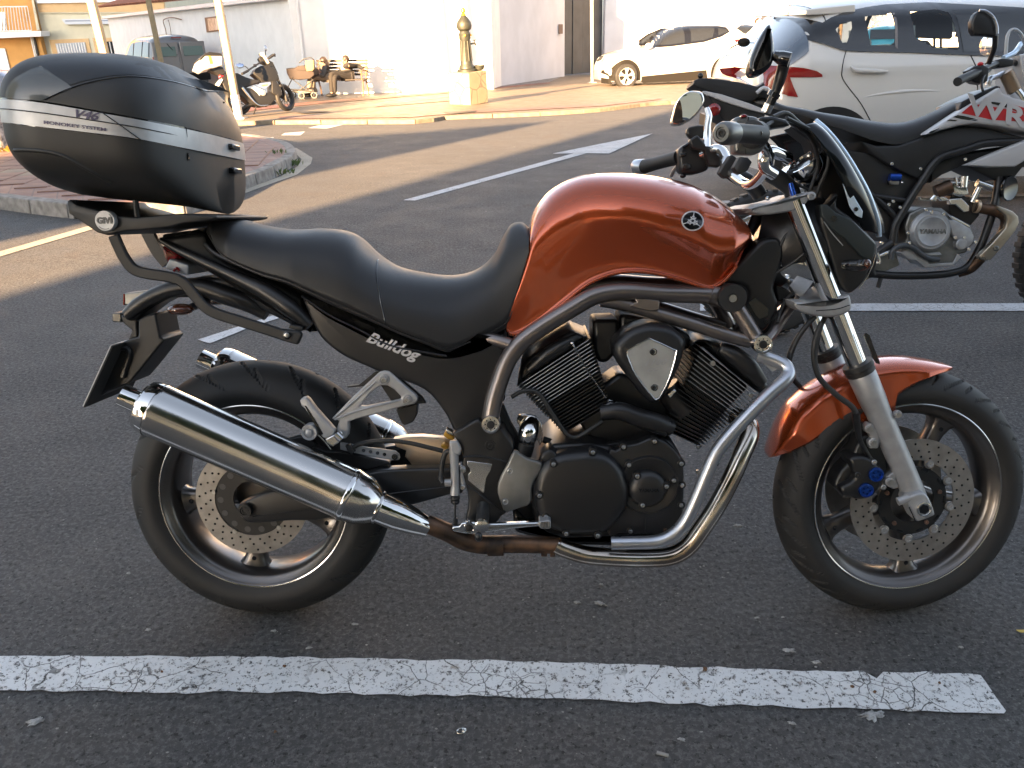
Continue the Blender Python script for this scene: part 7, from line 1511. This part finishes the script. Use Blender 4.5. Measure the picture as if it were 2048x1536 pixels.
rwp = aq('455,798', 0)[0]; fwp = aq('975,706', 0)[0]
small_wheel(AM, Vector((rwp.x, 0, .26)), .26, .13); small_wheel(AM, Vector((fwp.x, 0, .27)), .27, .10, .5)
obj('front_fender', pillow(aq('905,560 960,600 1010,660 1020,690 990,680 930,640 890,600', -.06), .12, .01), darkb, AM)
obj('swingarm', tube(aq('455,798,-.08 560,740,-.08 680,720,-.08'), .03, 10), darkb, AM); obj('centre_stand', tube(aq('640,760,-.1 625,800,-.1 608,862,-.12'), .015, 8), darkb, AM)
obj('handlebar', tube(aq('480,378,-.42 540,350,-.36 600,310,-.28 680,260,-.12 740,230,0 780,200,.16 830,165,.36 855,185,.42'), .016, 10, 5), darkb, AM)
obj('grip', tube(aq('478,385,-.44 545,352,-.36'), .024, 10), rubber, AM); obj('grip', tube(aq('780,210,.3 850,165,.42'), .024, 10), rubber, AM)
obj('mirror', ball(aq('452,292', -.36)[0], (.085, .012, .05), 14, 8), mat('blue_mirror', (.25, .35, .55), .1, .9), AM); obj('mirror_arm', tube(aq('490,290,-.36 530,310,-.34 560,350,-.3'), .009, 8), darkb, AM)
obj('mirror_arm', tube(aq('745,185,.1 745,110,.16'), .009, 8), darkb, AM); obj('mirror', ball(aq('748,92', .16)[0], (.035, .02, .06), 12, 8), satin, AM)
obj('windscreen', prism(aq('690,145 720,140 790,260 770,270', -.08), .16), mat('screen_plastic', (.5, .45, .38), .2), AM); obj('phone_mount', prism(aq('610,275 640,272 645,305 615,310', -.2), .03), darkb, AM)
obj('lamp', prism(aq('905,505 935,495 950,520 930,540 910,530', -.16), .08), darkb, AM, bevel=.01)
bx_ = obj('top_box', pillow(aq('0,225 60,175 250,175 255,290 160,315 120,320 40,345 -30,310', -.2), .4, .02), whitep, AM, label='white top box')
obj('box_lid', pillow(aq('-10,215 60,150 110,135 250,150 255,182 60,182 10,232', -.205), .41, .01), darkb, bx_); obj('lime_strap', prism(aq('92,182 122,182 148,268 116,275', -.208), .004), MATS['lime_graphic'], bx_)
obj('box_rack', prism(aq('100,300 260,310 300,380 250,400 120,350', -.1), .2), darkb, AM, bevel=.01); obj('tail_light', prism(aq('225,380 265,370 275,420 230,430', -.08), .12), redl, AM, bevel=.005)
obj('licence_plate', prism(aq('180,520 240,440 262,450 205,545', -.1), .2), plate_m, AM); obj('rear_mudguard', pillow(aq('240,400 350,380 420,470 400,640 330,660 290,560 250,480', -.08), .16, .01), darkb, AM)
# ================================================================== bench, stroller, people
SF = Frame((gnd(690, 193, PL).x, gnd(690, 193, PL).y, gnd(690, 193, PL).z), yaw=-.12)
def sq(s, y=0.0): return SF.P(c('T', s), y)
wood = mat('dark_bench_slats', (.02, .012, .008), .6, var=(9, .4))
BN = thing('park_bench', 'dark slatted bench with iron legs against the sunlit wall', 'bench', M=SF.M)
xa, xb = sq('1270,430', 0)[0].x, sq('1870,430', 0)[0].x
for k in range(5): obj('seat_slat', box((xa, -.02+k*.085, .40), (xb, .05+k*.085, .425)), wood, BN, bevel=.005)
for k in range(5): obj('back_slat', box((xa, .42+k*.018, .50+k*.085), (xb, .445+k*.018, .56+k*.085)), wood, BN, bevel=.005)
for x in (xa+.06, xb-.06):
    lg = obj('bench_leg', join(tube([(x, -.04, 0), (x, .0, .2), (x, .06, .36), (x, .2, .39), (x, .38, .38)], .022, 8), tube([(x, .50, 0), (x, .46, .2), (x, .38, .38), (x, .45, .62), (x, .53, .90)], .022, 8)), mat('rusty_iron', (.16, .09, .05), .7) if x < 0 and 'rusty_iron' not in MATS else MATS['rusty_iron'], BN)
    obj('armrest', tube([(x, -.02, .40), (x, -.04, .60), (x, .1, .64), (x, .46, .62)], .018, 8), MATS['rusty_iron'], BN)
ST = thing('baby_stroller', 'dark baby stroller with a pale cloth bag hanging on its handle', 'stroller', M=SF.M)
fab = mat('stroller_fabric', (.03, .022, .02), .85); sb = -.35
obj('carrycot', pillow(sq('975,325 1060,320 1120,295 1200,290 1290,340 1300,400 1250,445 1130,455 1020,450 985,380', -.55), .4, .03), fab, ST)
obj('canopy', pillow(sq('1085,325 1110,295 1180,290 1210,330 1200,355 1100,350', -.56), .42, .02), fab, ST)
for s in ('1060,420,-.55 1010,520,-.55 1000,600,-.55', '1060,420,-.2 1010,520,-.2 1000,600,-.2', '1010,560,-.55 1150,570,-.55 1300,590,-.55', '1060,450,-.5 1200,560,-.5 1290,600,-.5', '1290,450,-.5 1150,560,-.5 1020,590,-.5', '1130,260,-.4 1190,215,-.4 1290,220,-.4 1300,400,-.4', '1290,240,-.5 1270,420,-.5 1280,600,-.5'):
    obj('frame_tube', tube(sq(s), .014, 8, 4), darkb, ST)
obj('basket', prism(sq('1050,570 1290,560 1300,600 1140,610 1050,590', -.5), .3), darkb, ST, bevel=.01)
for cc, y in (('1035,628', -.52), ('1155,622', -.62), ('1296,602', -.52), ('1060,600', -.2)):
    p = sq(cc, y)[0]; obj('wheel', join(lathe((p.x, y, .085), (0, 1, 0), [(-.02, .06), (-.02, .085), (.02, .085), (.02, .06)], 24, closed=True), *[tube([Vector((p.x, y, .085)), Vector((p.x, y, .085))+circ(.07, k*1.05)], .006, 5) for k in range(6)]), darkb, ST)
obj('cloth_bag', pillow(sq('1195,235 1290,228 1295,330 1275,355 1215,355 1200,320', -.62), .08, .012), mat('canvas_bag', (.20, .14, .08), .9), ST)
def skin(name, V, E, R, m, parent, sub=2):
    me = bpy.data.meshes.new(name); me.from_pydata([tuple(v) for v in V], E, []); me.update(); o = bpy.data.objects.new(name, me); link(o); o.parent = parent
    me.materials.append(m); s = o.modifiers.new('skin', 'SKIN'); s.use_smooth_shade = True; me.skin_vertices[0].data[0].use_root = True
    for i, r in enumerate(R): me.skin_vertices[0].data[i].radius = r if isinstance(r, tuple) else (r, r)
    d = o.modifiers.new('sub', 'SUBSURF'); d.levels = d.render_levels = sub; return o
skinm = mat('skin', (.26, .15, .10), .55); hairm = mat('dark_hair', (.025, .016, .012), .5, bump=(90, .6, .006)); jack = mat('black_jacket', (.010, .010, .010), .8); jeans = mat('dark_trousers', (.014, .012, .011), .85); shirt = mat('white_shirt', (.4, .4, .42), .8); greyj = mat('grey_cardigan', (.07, .065, .06), .9); beige = mat('beige_trousers', (.16, .13, .10), .9)
def person(label, M, hip, chest, head, hands, knees, feet, tops, legs, hair='short', face=(-.6, -.6, 0), shirt_m=None, elbows=None):
    P = thing('person', label, 'person', M=M); hip, chest, head = Vector(hip), Vector(chest), Vector(head)
    across = Vector((face[1], -face[0], 0)).normalized(); sh = chest+Vector((0, 0, .10)); neck = head-Vector((0, 0, .15))
    V = [hip, hip.lerp(chest, .5), chest, sh, neck, head-Vector((0, 0, .05)), head+Vector((0, 0, .07))]; E = [(0, 1), (1, 2), (2, 3), (3, 4), (4, 5), (5, 6)]; R = [(.13, .11), (.13, .10), (.14, .10), (.08, .07), .055, .085, .075]
    TV, TE, TR = [hip+Vector((0, 0, .02)), hip.lerp(chest, .5), chest, sh+Vector((0, 0, .005))], [(0, 1), (1, 2), (2, 3)], [(.155, .13), (.155, .125), (.165, .125), (.10, .085)]
    LV, LE, LR = [hip], [], [(.145, .125)]
    for k, s in enumerate((-1, 1)):
        so_ = sh+across*s*.16; h = Vector(hands[k]); el = Vector(elbows[k]) if elbows else so_.lerp(h, .5)+Vector((0, 0, -.10))
        i = len(V); V += [so_, el, h, h+(h-el).normalized()*.07]; E += [(3, i), (i, i+1), (i+1, i+2), (i+2, i+3)]; R += [.06, .045, .032, .036]
        j = len(TV); TV += [so_, el, el.lerp(h, .88)]; TE += [(3, j), (j, j+1), (j+1, j+2)]; TR += [.075, .062, .05]
        kn, ft = Vector(knees[k]), Vector(feet[k]); hj = hip+across*s*.09
        i = len(V); V += [hj, kn, ft+Vector((0, 0, .07))]; E += [(0, i), (i, i+1), (i+1, i+2)]; R += [.085, .058, .04]
        j = len(LV); LV += [hj, kn, kn.lerp(ft, .85)]; LE += [(0, j), (j, j+1), (j+1, j+2)]; LR += [.10, .075, .06]
        f = Vector((face[0], face[1], 0)).normalized(); obj('shoe', ball((ft.x+f.x*.06, ft.y+f.y*.06, ft.z+.045), (.05+abs(f.x)*.09, .05+abs(f.y)*.09, .05), 14, 8), darkb, P)
        for q_ in range(5):
            b0 = h+(h-el).normalized()*.07+across*(.014*(q_-2)); obj('finger', tube([b0, b0+(h-el).normalized()*(.035 if q_ else .02)+Vector((0, 0, -.01)), b0+(h-el).normalized()*(.055 if q_ else .03)+Vector((0, 0, -.03))], [.008, .0075, .006], 6, 2), skinm, P)
    skin('body', V, E, R, skinm, P); skin('jacket' if tops is not beige else 'top', TV, TE, TR, tops, P); skin('trousers', LV, LE, LR, legs, P)
    f = Vector((face[0], face[1], 0)).normalized(); hc = head-f*.018+Vector((0, 0, .035))
    obj('hair', ball(hc, (.098, .098, .100), 18, 12), hairm, P)
    if hair == 'long': obj('hair', join(ball(hc-f*.05-Vector((0, 0, .10)), (.085, .085, .15), 16, 10)), hairm, P)
    fc = head+f*.062; obj('face', ball(fc-Vector((0, 0, .02)), (.050, .050, .080), 16, 12), skinm, P); obj('nose', ball(fc+f*.048-Vector((0, 0, .02)), (.014, .014, .022), 8, 6), skinm, P)
    for s in (-1, 1): obj('eye', ball(fc+f*.038+across*s*.026+Vector((0, 0, .012)), .0085, 8, 6), darkb, P); obj('ear', ball(head+across*s*.083+Vector((0, 0, -.01)), (.018, .018, .03), 8, 6), skinm, P)
    obj('mouth', ball(fc+f*.042-Vector((0, 0, .058)), (.018, .012, .006), 8, 6), redl, P)
    if shirt_m:
        obj('shirt_front', ball(chest+f*.085-Vector((0, 0, .02)), (.075, .075, .19), 14, 10), shirt_m, P)
    return P
hx = sq('1660,420', 0)[0].x
mh, mt, mk1, mf1 = sq('1640,232', .1)[0], sq('1655,330', .15)[0], sq('1535,455', -.3)[0], sq('1505,635', -.35)[0]
person('man in dark jacket and white shirt on the bench, one arm along its back', SF.M, (hx, .16, .50), (mt.x, .26, mt.z), (mh.x, .20, mh.z), (tuple(sq('1888,335', .42)[0]), tuple(sq('1590,430', -.05)[0])), ((hx-.30, -.30, .60), (mk1.x, -.32, .52)), ((mf1.x, -.36, .02), (mf1.x+.05, -.30, .02)), jack, jeans, 'short', (-.75, -.6, 0), shirt, elbows=(tuple(sq('1790,295', .42)[0]), tuple(sq('1590,400', .1)[0])))
wx = sq('1425,430', 0)[0].x; wh_, wt_ = sq('1392,250', .05)[0], sq('1405,350', .12)[0]
person('woman with long dark hair and grey cardigan seated on the bench beside the stroller', SF.M, (wx, .15, .49), (wt_.x, .18, wt_.z-.02), (wh_.x, .10, wh_.z), (tuple(sq('1345,380', -.15)[0]), tuple(sq('1360,360', -.1)[0])), ((wx-.33, -.22, .52), (wx-.28, -.12, .52)), ((wx-.42, -.30, .02), (wx-.36, -.22, .02)), greyj, beige, 'long', (-.9, -.45, 0), elbows=(tuple(sq('1400,420', -.08)[0]), tuple(sq('1420,415', .1)[0])))
pb = EYE+ray(1515, 45)*(27.2/ray(1515, 45).y); z0 = GZ(27.2); hh = pb.z-z0
person('person with brown hair standing behind the open tail of the white crossover', Matrix.Translation((pb.x, 27.2, z0)), (0, 0, hh*.55), (0, 0, hh*.78), (0, 0, hh), ((-.28, -.15, hh*.62), (.25, -.1, hh*.5)), ((-.1, -.03, hh*.29), (.1, 0, hh*.29)), ((-.1, 0, 0), (.1, 0, 0)), greyj, jeans, 'short', (-.4, -.9, 0))
# ================================================================== litter and stains on the asphalt
lit = mat('dry_white_dropping', (.42, .42, .41), .9, var=(120, .5)); brown_l = mat('dry_brown_scrap', (.20, .11, .06), .9, var=(80, .5)); yell = mat('yellow_leaf', (.50, .36, .06), .6)
def splat(name, u, v, r, m, lab, cat, seed, arms=6, wide=2.0, h=.0035, lift=.002):
    rnd = random.Random(seed); p = gnd(u, v); P = []; n = 34
    for k in range(n):
        a = 2*math.pi*k/n; rr = r*(.45+.35*noise.noise(Vector((math.cos(a)*1.7, math.sin(a)*1.7, seed*3.1)))+.55*max(0, noise.noise(Vector((math.cos(a)*arms, math.sin(a)*arms, seed*1.7))))); P.append((math.cos(a)*rr*wide*.75, math.sin(a)*rr*.8))
    V = [Vector((x, y, lift)) for x, y in P]+[Vector((x*.55, y*.55, lift+h*rnd.uniform(.5, 1))) for x, y in P]
    F = [(i, (i+1) % n, n+(i+1) % n, n+i) for i in range(n)]+[tuple(range(n, 2*n))]
    o = obj(name, (V, F), m, loc=(p.x, p.y, GZ(p.y))); o.rotation_euler.z = rnd.uniform(-.5, .5); return tag(o, lab, cat)
spl = [(297, 1261, .010, 'white fleck left of the rear tyre above the foreground line'), (72, 1443, .022, 'stringy white splash at the lower left corner'), (710, 1250, .010, 'white fleck just right of the rear tyre'), (548, 1263, .009, 'white fleck under the rear tyre near the line'), (618, 1297, .009, 'white fleck touching the top of the foreground line'), (257, 1148, .008, 'tiny white fleck beside the rear tyre sidewall'), (1202, 1170, .008, 'small white fleck under the engine, nearest the exhaust'), (1200, 1208, .017, 'long grey white smear under the crash bar'), (1155, 1206, .012, 'faint grey smear under the crash bar'), (1476, 1052, .016, 'white fleck between the crash bar and front tyre'), (1578, 1302, .016, 'pale splash above the foreground line under the front tyre'), (1632, 1326, .014, 'thin white splash touching the foreground line under the front tyre'), (1922, 1296, .008, 'white fleck at the right above the end of the foreground line'), (1514, 1237, .007, 'small white fleck left of the front tyre contact patch'), (1565, 1236, .006, 'faint white fleck under the front tyre'), (908, 975, .007, 'small speck of white seen behind the brake pedal'), (248, 420, .012, 'white speck on the road behind the rack'), (1748, 1431, .034, 'patch of splashed white paint below the foreground line'), (1584, 1448, .010, 'pale fleck below the right half of the foreground line'), (1362, 1480, .010, 'pale streak at the bottom right of centre'), (1180, 1003, .006, 'tiny fleck in the shade under the engine'), (462, 1137, .006, 'tiny fleck inside the rear wheel opening')]
for i, (u, v, r, l) in enumerate(spl): splat('dropping', u, v, r, lit, l, 'splash', i+1, 5+i % 3)
for i, (u, v, r, l) in enumerate([(1410, 1342, .013, 'rusty brown scrap on the foreground line'), (1704, 1378, .008, 'brown crumb on the right part of the foreground line'), (1748, 1388, .007, 'dark brown crumb near the end of the foreground line'), (1878, 1371, .006, 'small brown crumb near the worn notch of the foreground line'), (325, 1348, .006, 'brown crumb on the left part of the foreground line'), (551, 1468, .006, 'orange brown scrap below the foreground line'), (570, 1337, .007, 'dark crumb on the middle left of the foreground line')]): splat('scrap', u, v, r, brown_l, l, 'scrap', 40+i, 4, 1.2, .005, .0062)
p = gnd(922, 1464); rg = obj('ring_pull', join(tube([Vector((math.cos(a)*.009, math.sin(a)*.006, .003)) for a in [k*.52 for k in range(13)]], .0011, 6, 2), tube([Vector((.007+math.cos(a)*.004, math.sin(a)*.0035, .0035)) for a in [k*.7 for k in range(10)]], .0009, 6, 2)), polish, loc=p); rg.rotation_euler.z = .3; tag(rg, 'aluminium ring pull lying on the asphalt at the bottom of the frame', 'ring pull')
p = gnd(2042, 1263); lf = obj('fallen_leaf', (leafv := [Vector((math.cos(a)*.016*(1 if math.cos(a) > 0 else .8), math.sin(a)*.005, .003+.002*math.cos(a*2))) for a in [k*.4488 for k in range(14)]], [tuple(range(14))]), yell, loc=p); tag(lf, 'small yellow leaf at the right edge below the front tyre', 'leaf')
p = gnd(1326, 1511); cg = obj('cigarette_butt', tube([Vector((-.012, .004, .004)), Vector((.010, -.004, .004))], .0035, 10), mat('grey_butt', (.25, .25, .24), .9), loc=p); tag(cg, 'grey cigarette butt at the bottom right of centre', 'cigarette butt')
rnd = random.Random(5); V, F = [], []
for k in range(1500):
    if k < 750: x, y = rnd.uniform(-1.6, 1.9), rnd.uniform(.8, 2.8)
    else: x, y = rnd.uniform(-4, 6), rnd.uniform(2.5, 12)
    s = rnd.choice((.0010, .0013, .0018, .0026))*(1+y*.12); z = GZ(y)+.0006; n = 5; i = len(V); a0 = rnd.uniform(0, 6)
    V += [Vector((x+math.cos(a0+j*1.257)*s*rnd.uniform(.6, 1.5), y+math.sin(a0+j*1.257)*s*rnd.uniform(.6, 1.3), z+.0008)) for j in range(n)]+[Vector((x, y, z+s*.6))]
    F += [(i+j, i+(j+1) % n, i+n) for j in range(n)]
tag(obj('grit', (V, F), mat('pale_grit', (.42, .41, .39), .9, var=(3, .6)), smooth=False, kind='stuff'), 'scattered pale grit on the asphalt', 'grit')
